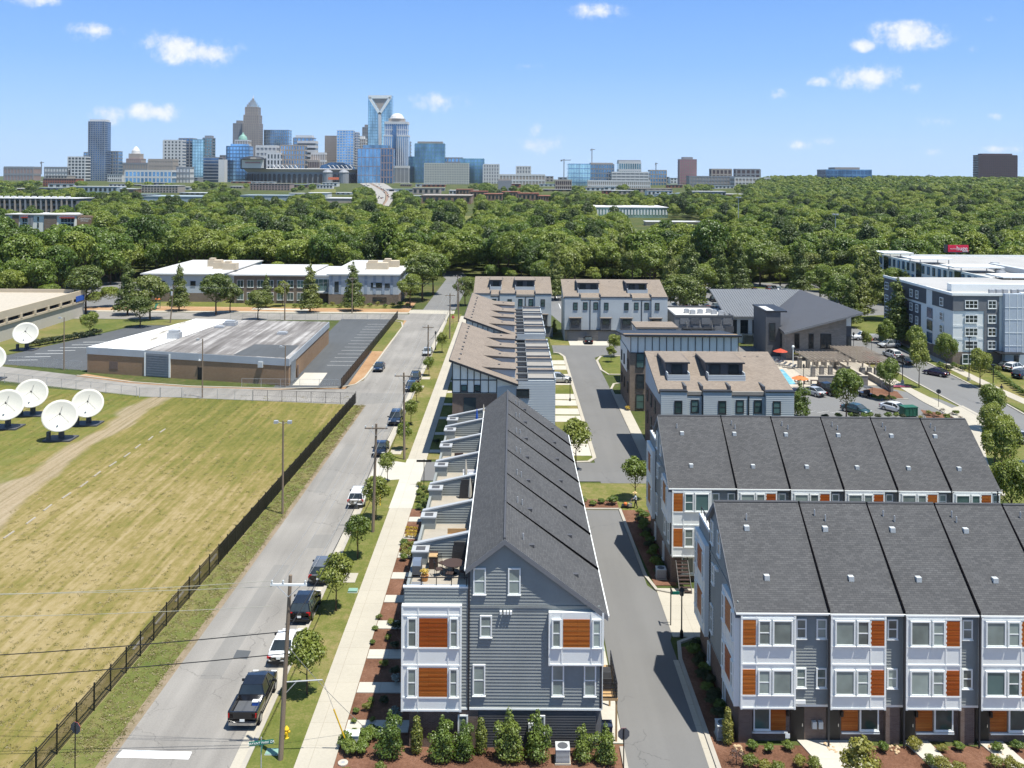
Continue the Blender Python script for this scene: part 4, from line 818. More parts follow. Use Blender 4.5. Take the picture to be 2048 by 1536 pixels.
MB().box(8, -3.2, 2.7, 13, .0, 2.85).build('entrance_canopy', 'black_metal', t); [MB().box(x, -3.1, 0, x+.15, -2.95, 2.7).build('canopy_post', 'black_metal', t) for x in (8.1, 12.7)]; MB(WF(0, -1.2)).box(11.6, -.06, 0, 12.6, 0, 2.2).build('door', 'glass_dark', t)
t = T('office_building', 'long white office building with flat roof canopies behind the corner apartments', 'offices', (116.5, 205, 0)); Hj = 13.4
MB().box(0, 0, 0, 70, 88, Hj-.6).build('wall', 'white_panel', t); MB().box(.5, .5, Hj-.6, 69, 87.5, Hj-.5).build('flat_roof', 'roof_offwhite', t); p = MB(); p.box(-.05, -.05, Hj-.7, .4, 88.05, Hj); p.box(.4, 87.6, Hj-.7, 70, 88.05, Hj); p.build('parapet', 'trim_white', t)
LJ = WF(-.06, 88, 0, -90)
for z in (.8, 4.1, 7.4, 10.6):
    for k in range(26):
        x = 1.0+k*3.3
        if k in (1, 8, 15): MB(LJ).box(x-.4, -.15, z-.8, x+2.8, .02, z+2.6).build('stair_glazing', 'glass_dark', t)
        else: win(t, LJ, x, z, 1.4, 2.2, '1', 'dark_trim', 'glass_blue', .1)
for y, l in ((83, 7), (62, 9), (38, 11), (14, 12)): cn = MB().box(-2.2, y-4, Hj+.9, l, y+4, Hj+1.2).build('roof_canopy', 'trim_white', t); [MB().box(xx, y+yy, Hj-.5, xx+.2, y+yy+.2, Hj+.9).build('post', 'galv', cn) for xx in (-.1, l-1) for yy in (-3.5, 3.3)]
MB().box(14, 5, Hj-.5, 16, 48, Hj+1.0).build('roof_screen', 'plastic_grey', t); MB().box(20, 15, Hj-.5, 34, 40, Hj+.7).build('penthouse', 'stucco_cream', t); [MB().box(3+k*2.3, 20+k*5 % 60, Hj-.5, 4.6+k*2.3, 22+k*5 % 60, Hj+.5).build('roof_unit', 'galv', t) for k in range(8)]
# ---------------------------------------------------------------- warehouse, school, parking deck
t = T('warehouse', 'low brick warehouse with weathered flat roof and grey roller door beside the field', 'warehouse'); fp = [(-79.3, 173.2), (-39.2, 163.2), (-40.4, 205), (-71, 208)]
MB().prism(fp, 0, 3.5).build('brick_wall', 'brick_tan', t)
def grow(P, d):
    cx = sum(p[0] for p in P)/len(P); cy_ = sum(p[1] for p in P)/len(P); return [(p[0]+d*(1 if p[0] > cx else -1), p[1]+d*(1 if p[1] > cy_ else -1)) for p in P]
MB().prism(grow(fp, .12), 3.5, 4.75).build('metal_fascia', 'fascia_grey', t) if 'fascia_grey' in MATS else MB().prism(grow(fp, .12), 3.5, 4.75).build('metal_fascia', mat('fascia_grey', (.36, .39, .42), .6, .1, .4), t)
MB().poly([(p[0], p[1], 4.79) for p in [(-67.5, 170.3), (-39.2, 163.2), (-40.4, 205), (-62.5, 207.1)]]).build('weathered_roof', 'roof_weathered', t)
MB().poly([(p[0], p[1], 4.785) for p in [(-79.3, 173.2), (-67.5, 170.3), (-62.5, 207.1), (-71, 208)]]).build('white_roof', 'roof_stained', t); MB().poly([(p[0], p[1], 4.8) for p in [(-50, 166.2), (-40, 163.9), (-40.3, 176), (-49, 177)]]).build('repair_patch', 'asphalt_lot', t)
fa_ = math.degrees(math.atan2(163.2-173.2, -39.2+79.3)); FW = WF(-79.3, 173.2, 0, fa_)
def onw(name, x0, x1, z0, z1, m, d=.06, par=t): return MB(FW).box(x0, -d, z0, x1, .02, z1).build(name, m, par)
rd = onw('roller_door', 12.6, 17.4, .1, 4.3, 'slate_door', .16) if 'slate_door' in MATS else onw('roller_door', 12.6, 17.4, .1, 4.3, mat('slate_door', (.18, .2, .22), .6, .1), .16)
for k in range(9): MB(FW).box(12.7, -.2, .3+k*.45, 17.3, -.15, .42+k*.45).build('slat', 'slate_door', rd)
for x in (12.3, 17.4): onw('door_jamb', x, x+.3, .1, 4.4, 'trim_white', .2)
onw('door', 23.3, 24.3, .1, 2.3, 'black_metal'); onw('electric_cabinet', 35.5, 36.4, 3.0, 4.0, 'plastic_grey', .4); onw('wall_frame', 4.8, 6.6, .9, 2.4, 'brick_dark', .05); onw('wall_lamp', 23.6, 23.9, 3.5, 3.7, 'trim_white', .35)
RW = WF(-39.2, 163.2, 0, 90); MB(RW).box(1.5, -.1, .1, 5, .02, 3.9).build('roller_door', 'slate_door', t); MB(RW).box(6.5, -.08, .1, 7.5, .02, 2.3).build('door', 'brick_dark', t)
for (px_, py_, w_, h_) in ((461, 651, 2.6, 1.1), (440, 655, 2, .4), (349, 676, 2.4, 1.6), (565, 668, 2, .5)):
    q = G(px_, py_, 4.8); b = MB().box(q.x-w_/2, q.y-w_*.4, 4.8, q.x+w_/2, q.y+w_*.4, 4.8+h_*.7); b.box(q.x-w_*.4, q.y-w_*.3, 4.8+h_*.7, q.x+w_*.4, q.y+w_*.3, 4.8+h_); b.build('roof_unit', 'galv', t)
t = T('school', 'two-storey brown brick school with white roofs and pale blue end blocks behind the warehouse', 'school')
def block(x0, x1, y0, y1, z, m, base=None, rf='membrane'):
    MB().box(x0, y0, 0, x1, y1, z).build('wall', m, t); MB().box(x0-.5, y0-.6, z, x1+.5, y1, z+.3).build('roof', rf, t); MB().box(x0-.55, y0-.65, z-.05, x1+.55, y0-.6, z+.32).build('fascia', 'plastic_grey', t)
    if base: MB().box(x0-.05, y0-.05, 0, x1+.05, y1, base).build('brick_base', 'brick_brown', t)
block(-108, -85, 271, 315, 8.0, 'pale_blue', 2.6); block(-85, -80.6, 276, 305, 7.4, 'white_panel', 2.6); block(-80.5, -59.8, 268.5, 300, 8.1, 'brick_brown'); block(-59.7, -52.8, 273, 300, 7.6, 'white_panel', 2.6); block(-52.7, -32.6, 267, 311, 8.6, 'pale_blue', 3.0)
for k in range(7):
    for z in (1.0, 4.6): win(t, WF(0, 268.5), -79.6+k*2.9, z, 1.9, 2.2, 'v', 'trim_white', 'glass_green')
for k in range(5): MB().box(-59.5+k*1.35, 272.9, 3.2, -58.3+k*1.35, 273, 6.6).build('window', 'glass_green', t)
MB().box(-60, 269.5, 2.9, -52.8, 273, 3.2).build('entrance_canopy', 'galv', t)
for x, z, w_, h_ in ((-51, 3.7, 1.2, 3.0), (-44.5, 5, 1.2, 1.4), (-40.5, 5, 3.2, 1.4), (-36.5, 5, 1.4, 1.2), (-44.5, 1, 2.2, 1.2), (-40, 1, 4, 1.2)): win(t, WF(0, 267), x, z, w_, h_, '1', 'dark_trim', 'glass_dark')
for x in (-103, -99, -94, -91, -88): win(t, WF(0, 271), x, 4.8, 1.5, 1.3, '1', 'dark_trim', 'glass_dark')
for k in range(8): MB().box(-52.4+k*2.5, 266.9, 3.1, -51.6+k*2.5, 267, 8.4).build('colour_panel', 'blue_shade', t)
for k in range(5): win(t, WF(-32.55, 267, 0, 90), 4+k*8, 4.5, 1.5, 1.8, 'h', 'trim_white', 'glass_dark')
for x, y, z, w_ in ((-92, 285, 8.3, 5), (-96, 292, 8.3, 4), (-44, 280, 8.9, 6.5), (-40, 287, 8.9, 5), (-88, 282, 8.3, 4)): b = MB().box(x, y, z, x+w_, y+3, z+2); b.box(x+.5, y+.3, z+2, x+w_*.5, y+2.5, z+2.6); b.build('roof_unit', 'stucco_cream', t)
t = T('parking_deck', 'cream concrete parking deck with open upper level left of the warehouse lot', 'parking deck')
MB().box(-170, 192, 0, -112.6, 244, 4.0).build('lower_wall', 'concrete_new', t); MB().box(-170, 192, 5.3, -112.6, 244, 5.9).build('top_deck', 'pavers', t); MB().box(-112.7, 192, 5.0, -112.3, 244.2, 6.8).build('parapet', 'stucco_cream', t); MB().box(-170, 243.9, 5.0, -112.7, 244.3, 6.8).build('parapet', 'stucco_cream', t); MB().box(-168, 193, 4.0, -114, 243, 5.3).build('deck_shade_block', 'dark_trim', t)  # solid dark block paints in the shade inside the open level
MB().box(-112.75, 192, 3.6, -112.25, 244, 4.1).build('sill_wall', 'stucco_cream', t)
for k in range(9): MB().box(-112.8, 193+k*6.2, 4.0, -112.2, 193.9+k*6.2, 5.2).build('column', 'stucco_cream', t)
MB().box(-112.25, 238.5, 4.2, -112.15, 243, 5.6).build('deck_sign', 'blue_fabric', t)
# ---------------------------------------------------------------- satellite dishes
def dish_mesh():
    r = 2.35; n = 28; rings = 7; v = []; f = []; th = .08
    for s in (0, 1):
        for j in range(rings+1):
            rr = r*j/rings; z = .26*(rr*rr)/r - .26*r*.0 - s*th
            for i in range(n): a = 2*math.pi*i/n; v.append((rr*math.cos(a), rr*math.sin(a), z))
    o = (rings+1)*n
    for j in range(rings):
        for i in range(n):
            q = (j*n+i, j*n+(i+1) % n, (j+1)*n+(i+1) % n, (j+1)*n+i); f.append(q); f.append(tuple(o+k for k in q[::-1]))
    for i in range(n): f.append((rings*n+i, rings*n+(i+1) % n, o+rings*n+(i+1) % n, o+rings*n+i))
    mb = MB(); mb.add(v, f); return mb.mesh('reflector', 'dish_white', True)
def dish(label, loc, s=1., grp=None):
    t = T('satellite_dish', label, 'satellite dish', loc, 0, grp); t.scale = (s,)*3
    MB().box(-1.9, -1.3, 0, 1.9, 1.5, .22).build('plinth', 'seam_dark', t); p = MB(); p.tube((0, .25, .2), (0, .25, 2.4), .42, .36, 10); p.box(-.5, .1, 2.2, .5, .7, 2.8); p.build('pedestal', 'slate_panel', t); MB().box(-1.5, -1.0, .2, -1.1, -.5, 1.3).build('control_box', 'slate_panel', t)
    nrm = Vector((.36, -.80, .62)).normalized(); Mx = Matrix.Translation((0, -.15, 3.15)) @ nrm.to_track_quat('Z', 'Y').to_matrix().to_4x4()
    d = ob('reflector', cached('dish', dish_mesh), t, Mx); st = MB(); tip = Vector((0, -.2, 1.75))
    for a in (80, 200, 320): st.tube((1.45*math.cos(R(a)), 1.45*math.sin(R(a)), .25), tip, .02, None, 5)
    st.build('strut', 'dark_trim', d); MB().tube(tip-Vector((0, 0, .18)), tip+Vector((0, 0, .22)), .13, .09, 8).build('feed_horn', 'dark_trim', d)
    back = MB(); back.tube((0, 0, -.1), (0, .0, -.75), .3, .45, 8); back.build('mount', 'slate_panel', d)
LD = ['large white satellite dish at the outer end of the cluster in the field', 'large white satellite dish nearest the lane fence in the cluster', 'large white satellite dish standing in front of the others in the field', 'large white satellite dish beside the gravel track']
for l, (px_, py_, s) in zip(LD, ((14, 856, 1.02), (64, 830, 1.0), (121, 879, 1.0), (176, 849, .95))): q = G(px_, py_); dish(l, (q.x, q.y, 0), s)
q = G(52, 700); dish('white satellite dish by the hedge below the parking deck', (q.x, q.y, 0), 1.06); q = G(-20, 760); dish('white satellite dish by the west lot gate', (q.x, q.y, 0), 1.15)
# ---------------------------------------------------------------- far buildings and skyline
def depth_at(px_, py_):
    x, k = ray(px_, py_); y = 200.
    while y < 6000:
        if CAMH+k*y <= terr(x*y, y): return y
        y += 10
    return 6000.
def text_mesh(s, size, name):
    cu = bpy.data.curves.new(name, 'FONT'); cu.body = s; cu.size = size; cu.extrude = .01; cu.align_x = 'CENTER'; cu.align_y = 'CENTER'
    o = bpy.data.objects.new(name, cu); C.objects.link(o); bpy.context.view_layer.update()
    me = bpy.data.meshes.new_from_object(o.evaluated_get(bpy.context.evaluated_depsgraph_get())); bpy.data.objects.remove(o); bpy.data.curves.remove(cu); return me
def text(s, size, m, par, M, name='lettering'):
    me = text_mesh(s, size, name); me.materials.clear(); me.materials.append(MATS[m]); return ob(name, me, par, M)
UP = Matrix.Rotation(R(90), 4, 'X')
def grid(t, x0, x1, y0, y1, z0, z1, nx, nz, m, d=.6, vt=.28, ht=.3, side=True, name='facade_grid'):
    g = MB(); w = (x1-x0)/max(nx, 1); h = (z1-z0)/max(nz, 1)
    for i in range(nx+1):
        x = x0+(x1-x0)*i/nx if nx else x0
        if vt and nx: g.box(x-w*vt/2, y0-d, z0, x+w*vt/2, y0+.1, z1)
    for j in range(nz+1):
        z = z0+h*j
        if ht and nz: g.box(x0-d*.8, y0-d*.8, z-h*ht/2, x1+d*.8, y1 if side else y0+.1, z+h*ht/2)
    return g.build(name, m, t, kind='stuff')
def tower(label, p0, p1, yt, Y, body, trim, nx, nz, dep=40, cat='tower', vt=.28, ht=.3, cap=None, d=.6, yb=None, setb=None, name='tower'):
    a = PZ(p0, yt, Y); b = PZ(p1, yt, Y); z1 = (a.z+b.z)/2; z0 = terr((a.x+b.x)/2, Y)-2 if yb is None else PZ((p0+p1)/2, yb, Y).z
    w = b.x-a.x; t = T(name, label, cat, ((a.x+b.x)/2, Y, 0)); h = w/2
    MB().box(-h, 0, z0, h, dep, z1).build('body', body, t)
    if nx or nz: grid(t, -h, h, 0, dep, z0, z1, nx, nz, trim, d, vt, ht)
    if cap: c = MB(); c.box(-h*cap[0], dep*.15, z1, h*cap[0], dep*.85, z1+cap[1]); c.build('crown', cap[2], t)
    t['zt'] = z1; return t, h, z0, z1
mat('stone_tan', (.36, .31, .27), .7, .08, .05); mat('stone_pink', (.33, .24, .22), .6, .08, .05); mat('stone_white', (.62, .61, .6), .6, .05, .05); mat('stone_slate', (.25, .26, .28), .6, .08, .05); mat('granite_grey', (.24, .225, .225), .6, .1, .05)
mat('brick_red_far', (.3, .11, .07), .8, .15, .1); mat('roof_blue_grey', (.3, .36, .4), .6, .1, .1); mat('factory_brown', (.24, .16, .11), .8, .2, .1); mat('pink_panel', (.42, .2, .23), .6, .08, .1); mat('brick_maroon', (.09, .06, .065), .7, .12, .2); mat('green_copper', (.2, .36, .3), .6, .1, .1); mat('apt_cream', (.5, .5, .44), .7, .08, .1)
def tglass(name, c):
    t = NT(name).set(.16, .8, .6); v = t.tc('World'); t.col(t.ramp(t.noise(t.map(v, (1, 1, .35)), .03, 4), [(.35, tuple(x*.55 for x in c)), (.5, c), (.66, tuple(min(1, x*1.45) for x in c))]))
tglass('tglass_sky', (.24, .44, .66)); tglass('tglass_blue', (.2, .34, .48)); tglass('tglass_deep', (.1, .18, .29)); tglass('tglass_pale', (.5, .68, .74)); tglass('tglass_green', (.18, .32, .35)); mat('motorway_concrete', (.3, .28, .25), .8, .1, .05, coord='World')
S = tower
S('slim dark glass tower with a pale crown, tallest on the west side of the skyline', 177, 209, 243, 2500, 'tglass_deep', 'stone_slate', 7, 30, 40, cap=(1., 6, 'stone_white'), ht=.22)
S('grey mid-rise block beside the slim dark tower', 136, 170, 314, 2300, 'glass_dark', 'stone_white', 5, 8, 30, ht=.35); S('narrow blue slab half behind the slim dark tower', 168, 179, 305, 2600, 'tglass_sky', 'stone_slate', 2, 9, 25)
S('blue-grey apartment tower east of the slim dark tower', 211, 236, 303, 2550, 'tglass_sky', 'stone_slate', 5, 9, 30, vt=.4)
t, h, z0, z1 = S('stone tower with stepped shoulders and a white dome', 253, 281, 318, 2700, 'stone_tan', 'stone_pink', 7, 7, 40, vt=.4)
MB().box(-h*.78, 4, z1, h*.78, 34, z1+16).build('upper_stage', 'stone_tan', t); MB().lathe([(h*.62, z1+16), (h*.55, z1+25), (h*.3, z1+33), (.5, z1+38)], 14, 0, 18).build('dome', 'stone_white', t)
S('low stone base block under the domed tower', 241, 294, 327, 2650, 'stone_tan', 'stone_slate', 10, 3, 40); S('long low pale block at the west end of the skyline', 89, 141, 335, 2300, 'stone_white', 'stone_slate', 9, 3, 30); S('dark low rooftops at the far west edge of the skyline', 8, 66, 335, 2350, 'stone_pink', 'stone_slate', 9, 2, 40)
S('tan courthouse-like block with rows of square windows', 297, 345, 320, 2250, 'stone_tan', 'stone_tan', 9, 5, 40, vt=.5, ht=.5); S('white tower with a notched top west of the teal tower', 327.6, 363, 281, 2600, 'glass_dark', 'stone_white', 5, 13, 35, vt=.55, ht=.45)
S('dark blue tower with rounded shoulder behind the white notched tower', 358, 386, 277, 2700, 'tglass_deep', 'stone_slate', 4, 15, 35); S('pale teal glass tower west of the red-roofed slab', 385, 407, 279, 2550, 'tglass_pale', 'tglass_green', 4, 14, 30, ht=.15, vt=.15); S('dark green glass tower with a dark penthouse', 406, 424, 276, 2560, 'tglass_green', 'stone_slate', 3, 15, 30, cap=(.75, 7, 'stone_slate'))
S('dark banded office block below the teal tower', 407, 438, 315, 2450, 'tglass_deep', 'stone_slate', 2, 8, 30, vt=0); S('small white block beside the blue banded tower', 437, 449, 319, 2400, 'stone_white', 'stone_white', 0, 0, 25); S('reddish slab rising behind the small white block', 440, 456, 311, 2550, 'stone_pink', 'stone_slate', 3, 8, 25)
S('bright blue glass block with stepped top below the green dome', 453, 498, 293, 2450, 'tglass_sky', 'tglass_deep', 7, 10, 40, vt=.2, cap=(.7, 7, 'tglass_sky')); S('long low blue and white row at the foot of the skyline', 250, 343, 342, 2100, 'tglass_sky', 'stone_white', 12, 2, 30); S('plain white block at the foot of the dark blue tower', 353, 379, 335, 2150, 'stone_white', 'stone_slate', 4, 3, 30)
# the tall granite tower with the pointed crown
t, h, z0, z1 = S('tallest granite tower with stepped pointed crown in the middle of downtown', 486, 517.6, 247, 2640, 'granite_grey', 'stone_tan', 9, 26, 45, vt=.5, ht=.25)
for k, (f, yy0, yy1) in enumerate(((.92, 247, 230), (.78, 230, 214), (.6, 214, 208.5), (.44, 208.5, 204), (.28, 204, 200), (.13, 200, 196))):
    a = PZ(500, yy0, 2640).z; b = PZ(500, yy1, 2640).z; MB().box(-h*f, 22-22*f, a, h*f, 22+22*f, b).build('crown_stage', 'granite_grey' if k < 2 else 'tglass_pale', t); grid(t, -h*f, h*f, 22-22*f, 22+22*f, a, b, 7, 3, 'stone_tan', .5, .5, .2)
MB().tube((0, 22, PZ(500, 197, 2640).z), (0, 22, PZ(500, 189, 2640).z), 2.2, .4).build('spire', 'stone_white', t)
S('granite wing with stepped top beside the tallest tower', 466.5, 487, 247, 2660, 'granite_grey', 'stone_slate', 6, 22, 40, vt=.45, cap=(.55, 9, 'granite_grey'))
t, h, z0, z1 = S('pale stone block carrying a green copper dome', 470, 495, 281, 2500, 'stone_tan', 'stone_white', 5, 10, 35); MB().lathe([(h*.72, z1), (h*.7, z1+6), (h*.55, z1+12), (h*.25, z1+16), (.4, z1+23)], 14, 0, 16).build('dome', 'green_copper', t)
S('broad flat blue-grey glass slab east of the tallest tower', 528, 577, 260, 2700, 'tglass_blue', 'stone_slate', 12, 16, 40, ht=.12, vt=.2); S('white terraced block in front of the broad glass slab', 512, 552, 293, 2450, 'stone_slate', 'stone_white', 5, 7, 35, ht=.5); S('white and dark pair of slabs below the broad glass slab', 534, 560, 307, 2400, 'glass_dark', 'stone_white', 4, 5, 30, vt=.5)
S('blue tower with white louvred crown', 587, 626, 276, 2650, 'tglass_sky', 'stone_slate', 5, 14, 40, cap=(.85, 8, 'stone_white')); S('white horizontally banded office slab', 595, 630, 284, 2500, 'glass_dark', 'stone_white', 0, 9, 40, ht=.55, d=.9); S('tan and blue ribbed apartment tower by the stadium', 561, 609, 291, 2420, 'tglass_sky', 'stone_tan', 9, 8, 35, vt=.5)
S('beige blank-sided office slab', 650, 675, 272, 2550, 'stone_tan', 'stone_tan', 8, 18, 35, vt=.3); S('slender blue condominium tower with pale balconies', 674, 707, 261, 2500, 'tglass_sky', 'stone_white', 6, 20, 30, vt=.15, ht=.2); S('tall balconied wing of the blue condominium', 706, 716, 265, 2520, 'tglass_deep', 'stone_white', 3, 20, 30); S('stone tower with pale pyramid top behind the condominium', 715, 731, 278, 2700, 'stone_tan', 'stone_white', 4, 14, 30, cap=(.6, 9, 'stone_white'))
S('tan low block beside the stadium scoreboard', 622, 649, 307, 2450, 'stone_tan', 'stone_white', 6, 4, 30); S('brown low block above the stadium rim', 616, 636, 322, 2430, 'brick_maroon', 'stone_tan', 6, 3, 30); S('dark stepped tower behind the white-framed tower', 725, 740, 255, 2800, 'granite_grey', 'stone_slate', 4, 14, 30, cap=(.5, 9, 'granite_grey'))
# the glass tower with the white triangular frame
Y = 2600; t, h, z0, z1 = S('pale glass tower with a white triangular frame at its top', 736.5, 783, 191, Y, 'tglass_pale', 'tglass_green', 10, 30, 44, ht=.12, vt=.1, d=.3)
P = lambda x, y: (lambda q: (q.x-t.location.x, q.z))(PZ(x, y, Y)); (xa, za), (xb, zb) = P(737, 191), P(783, 191); xc, zc = P(759.5, 228)
def bar(p, q, w_, name, m='trim_white', dd=3.): p = Vector((p[0], 0, p[1])); q = Vector((q[0], 0, q[1])); n = (q-p).normalized().cross(Vector((0, 1, 0)))*w_/2; MB().hexa([p-n+Vector((0, -dd, 0)), p+n+Vector((0, -dd, 0)), p+n+Vector((0, .2, 0)), p-n+Vector((0, .2, 0)), q-n+Vector((0, -dd, 0)), q+n+Vector((0, -dd, 0)), q+n+Vector((0, .2, 0)), q-n+Vector((0, .2, 0))]).build(name, m, t)
bar((xa, za-4), (xb, zb-4), 9, 'frame_beam'); bar((xa+3, za-6), (xc, zc), 7, 'frame_leg'); bar((xb-3, zb-6), (xc, zc), 7, 'frame_leg'); bar((xc, zc+3), (xc+1.5, P(760, 290)[1]), 8, 'frame_stem', 'stone_white'); MB().poly([(xa+11, -.6, za-9), (xc, -.6, zc+9), (xb-11, -.6, zb-9)]).build('screen_triangle', 'stone_tan', t)
# the ribbed tower with the white domed crown
t, h, z0, z1 = S('white ribbed tower with a pale domed crown in front of the framed tower', 768, 816, 272, 2450, 'tglass_blue', 'stone_white', 13, 0, 44, vt=.42, d=1.); Y = 2450; zq = lambda y: PZ(792, y, Y).z
MB().box(-h*.92, 3, z1, h*.92, 41, zq(247)).build('upper_stage', 'tglass_deep', t); grid(t, -h*.92, h*.92, 3, 41, z1, zq(247), 11, 2, 'stone_white', 1., .4, .12); MB().box(-h*.97, 1, zq(248), h*.97, 43, zq(243)).build('cornice', 'stone_white', t); MB().box(-h*.66, 8, zq(243), h*.66, 36, zq(236.5)).build('drum', 'stone_tan', t)
MB().lathe([(h*.62, zq(236.5)), (h*.5, zq(231)), (h*.33, zq(227)), (h*.2, zq(226))], 12, 0, 22).build('dome', 'stone_white', t); MB().box(-h*.25, -2.2, zq(334), h*.06, -.5, zq(250)).build('glass_bay', 'tglass_deep', t); MB().box(-h*1.03, -1.5, zq(273), h*1.03, 45, zq(270)).build('cornice', 'stone_white', t)
S('white podium below the ribbed domed tower', 786, 817, 334, 2400, 'stone_slate', 'stone_white', 4, 1, 30, vt=.1, ht=.15)
t, h, z0, z1 = S('broad blue glass block with pink stone grid beside the motorway', 715, 785, 297, 2300, 'tglass_sky', 'stone_pink', 9, 4, 50, vt=.08, ht=.06, cap=(.72, 9, 'tglass_blue')); MB().box(h*.35, -1.2, z0, h+.8, 0, z1).build('pink_corner', 'tglass_deep', t); grid(t, h*.35, h+.8, -1.2, 0, z0, z1, 4, 5, 'stone_pink', .8, .25, .12, False)
S('dark glass slab behind the ribbed domed tower', 814, 820.5, 284, 2600, 'tglass_deep', 'stone_slate', 2, 12, 30); S('dark teal glass block east of the ribbed tower', 818, 848, 314, 2500, 'tglass_green', 'tglass_deep', 5, 8, 40); S('large blue-green glass office with a flat pale crown', 830, 889, 288, 2480, 'tglass_blue', 'tglass_green', 9, 10, 45, cap=(.85, 7, 'stone_tan'))
S('long apartment block with white and yellow balconies', 849, 937, 327, 2150, 'stone_slate', 'apt_cream', 26, 9, 40, 'apartments', .5, .35); S('low blue glass block behind the yellow balconied apartments', 888, 925, 316, 2500, 'tglass_sky', 'stone_slate', 5, 6, 40); S('teal glass office east of the yellow balconied apartments', 922, 968, 318, 2350, 'tglass_blue', 'tglass_green', 7, 7, 40); S('white apartment block at the east end of downtown', 967, 998, 329, 2300, 'stone_slate', 'stone_white', 6, 6, 30, vt=.5)
S('small white apartment tower alone east of downtown', 1033, 1061, 333, 2400, 'stone_slate', 'stone_white', 5, 5, 30, vt=.5); S('long low mixed block behind the brick factory yards', 999, 1090, 350, 2100, 'stone_tan', 'stone_white', 14, 2, 40)
S('pale blue glass office with slanted side under the tall crane', 1137, 1181, 328, 2000, 'tglass_pale', 'tglass_blue', 8, 5, 50, vt=.1, ht=.15); S('glass and grey framed office beside the slanted one', 1181, 1228, 329, 2010, 'tglass_blue', 'stone_slate', 9, 5, 50, cap=(.95, 4, 'stone_tan')); S('white ribbed hotel block with dark top', 1238, 1282, 325, 2150, 'tglass_green', 'stone_white', 10, 3, 40, vt=.3, cap=(1., 6, 'stone_slate')); S('grey parking structure in front of the glass offices', 1224, 1297, 345, 1950, 'stone_slate', 'stone_white', 8, 5, 30, vt=.1, ht=.5); S('blue and tan mid-rise east of the parking structure', 1300, 1333, 341, 2100, 'tglass_blue', 'stone_tan', 6, 4, 30)
S('pink tower with dark lower corner standing alone', 1360, 1393, 319, 2200, 'pink_panel', 'stone_pink', 7, 9, 30, vt=.3, ht=.25, cap=(.6, 6, 'stone_slate')); S('dark brick apartments with cream stair towers', 1424, 1463, 339, 2100, 'brick_maroon', 'stone_tan', 5, 3, 30, vt=.35); S('dark brick apartments with grey stair towers farther east', 1473, 1520, 339, 2150, 'brick_maroon', 'stone_slate', 5, 3, 30, vt=.35); S('long terrace of grey apartments below the pink tower', 1380, 1466, 353, 1900, 'stone_tan', 'stone_slate', 14, 3, 40, vt=.4); S('white low block at the edge of the eastern wood', 1470, 1540, 356, 1850, 'stone_tan', 'stone_white', 10, 2, 40)
S('dark glass office with pale roof room rising from the wood', 1652, 1743, 340, 1700, 'tglass_deep', 'tglass_blue', 12, 3, 50, vt=.15, ht=.2, cap=(.55, 5, 'stone_tan')); S('large dark brick apartment slab on the eastern horizon', 1958, 2034, 311, 1900, 'glass_dark', 'brick_maroon', 20, 12, 24, 'apartments', .6, .45, cap=(.8, 4, 'brick_maroon')); S('long row of white townhouses below the glass offices', 1176, 1300, 362, 1750, 'stone_tan', 'stone_white', 30, 2, 20, vt=.4); S('brick mill beside the white townhouses', 1111, 1143, 361, 1700, 'brick_maroon', 'stone_tan', 8, 2, 30)
S('grey concrete silo block above the brick factory yards', 996, 1023, 361, 1500, 'stone_slate', 'stone_slate', 0, 0, 20, cap=(1., 2, 'stone_tan'))
# nearer low buildings between the trees: base depth from the ground
LOWS = []
def low(label, p0, p1, yt, yb, body, roof, nx=0, nz=1, win_='glass_dark', dep=30, cat='building', trim='stone_white'):
    Y = depth_at((p0+p1)/2, yb); a = PZ(p0, yt, Y); b = PZ(p1, yt, Y); z0 = terr((a.x+b.x)/2, Y)-1.5; z1 = a.z; h = (b.x-a.x)/2; t = T('low_building', label, cat, ((a.x+b.x)/2, Y, 0))
    MB().box(-h, 0, z0, h, dep, z1).build('wall', body, t); MB().box(-h-.5, -.5, z1, h+.5, dep+.5, z1+.5).build('roof', roof, t)
    LOWS.append((p0-6, p1+6, yb, Y, yt))
    if nx:
        w_ = 2*h/nx; hz = (z1-z0-1.5)/nz
        for i in range(nx):
            for j in range(nz): MB().box(-h+w_*(i+.25), -.25, z0+1.5+hz*(j+.3), -h+w_*(i+.75), .0, z0+1.5+hz*(j+.8)).build('window', win_, t)
    return t
low('red brick hotel-like block with rows of windows at the edge of the west wood', 86, 152, 357, 373, 'brick_red_far', 'stone_tan', 14, 3); low('row of white and blue sheds behind the west wood', 140, 234, 373, 386, 'roof_blue_grey', 'stone_white', 10, 1); low('tan three-storey apartments above the long metal shed', 283, 356, 371, 386, 'stone_tan', 'stone_white', 12, 3); low('long blue-grey metal shed in the west wood', 284, 408, 393, 405, 'roof_blue_grey', 'roof_blue_grey', 0, dep=60); low('red industrial building beside the long metal shed', 172, 224, 388, 397, 'brick_red_far', 'stone_tan', 6, 1); low('pink apartment block in front of the stadium', 500, 580, 367, 381, 'stone_pink', 'stone_tan', 13, 3)
low('grey-green shed behind a round tree west of the motorway', 480, 575, 391, 401, 'roof_blue_grey', 'roof_blue_grey', 0, dep=40); low('white flat shed west of the motorway', 612, 655, 386, 395, 'stone_white', 'stone_white', 0); low('tan flat shed beside the motorway embankment', 650, 706, 397, 406, 'stone_tan', 'stone_white', 0, dep=40); low('brown factory with arched end and long tan roof', 843, 942, 391, 408, 'factory_brown', 'stone_tan', 8, 1, dep=60); low('tan brick hall above the brown factory', 825, 880, 376, 389, 'stone_tan', 'stone_tan', 5, 1)
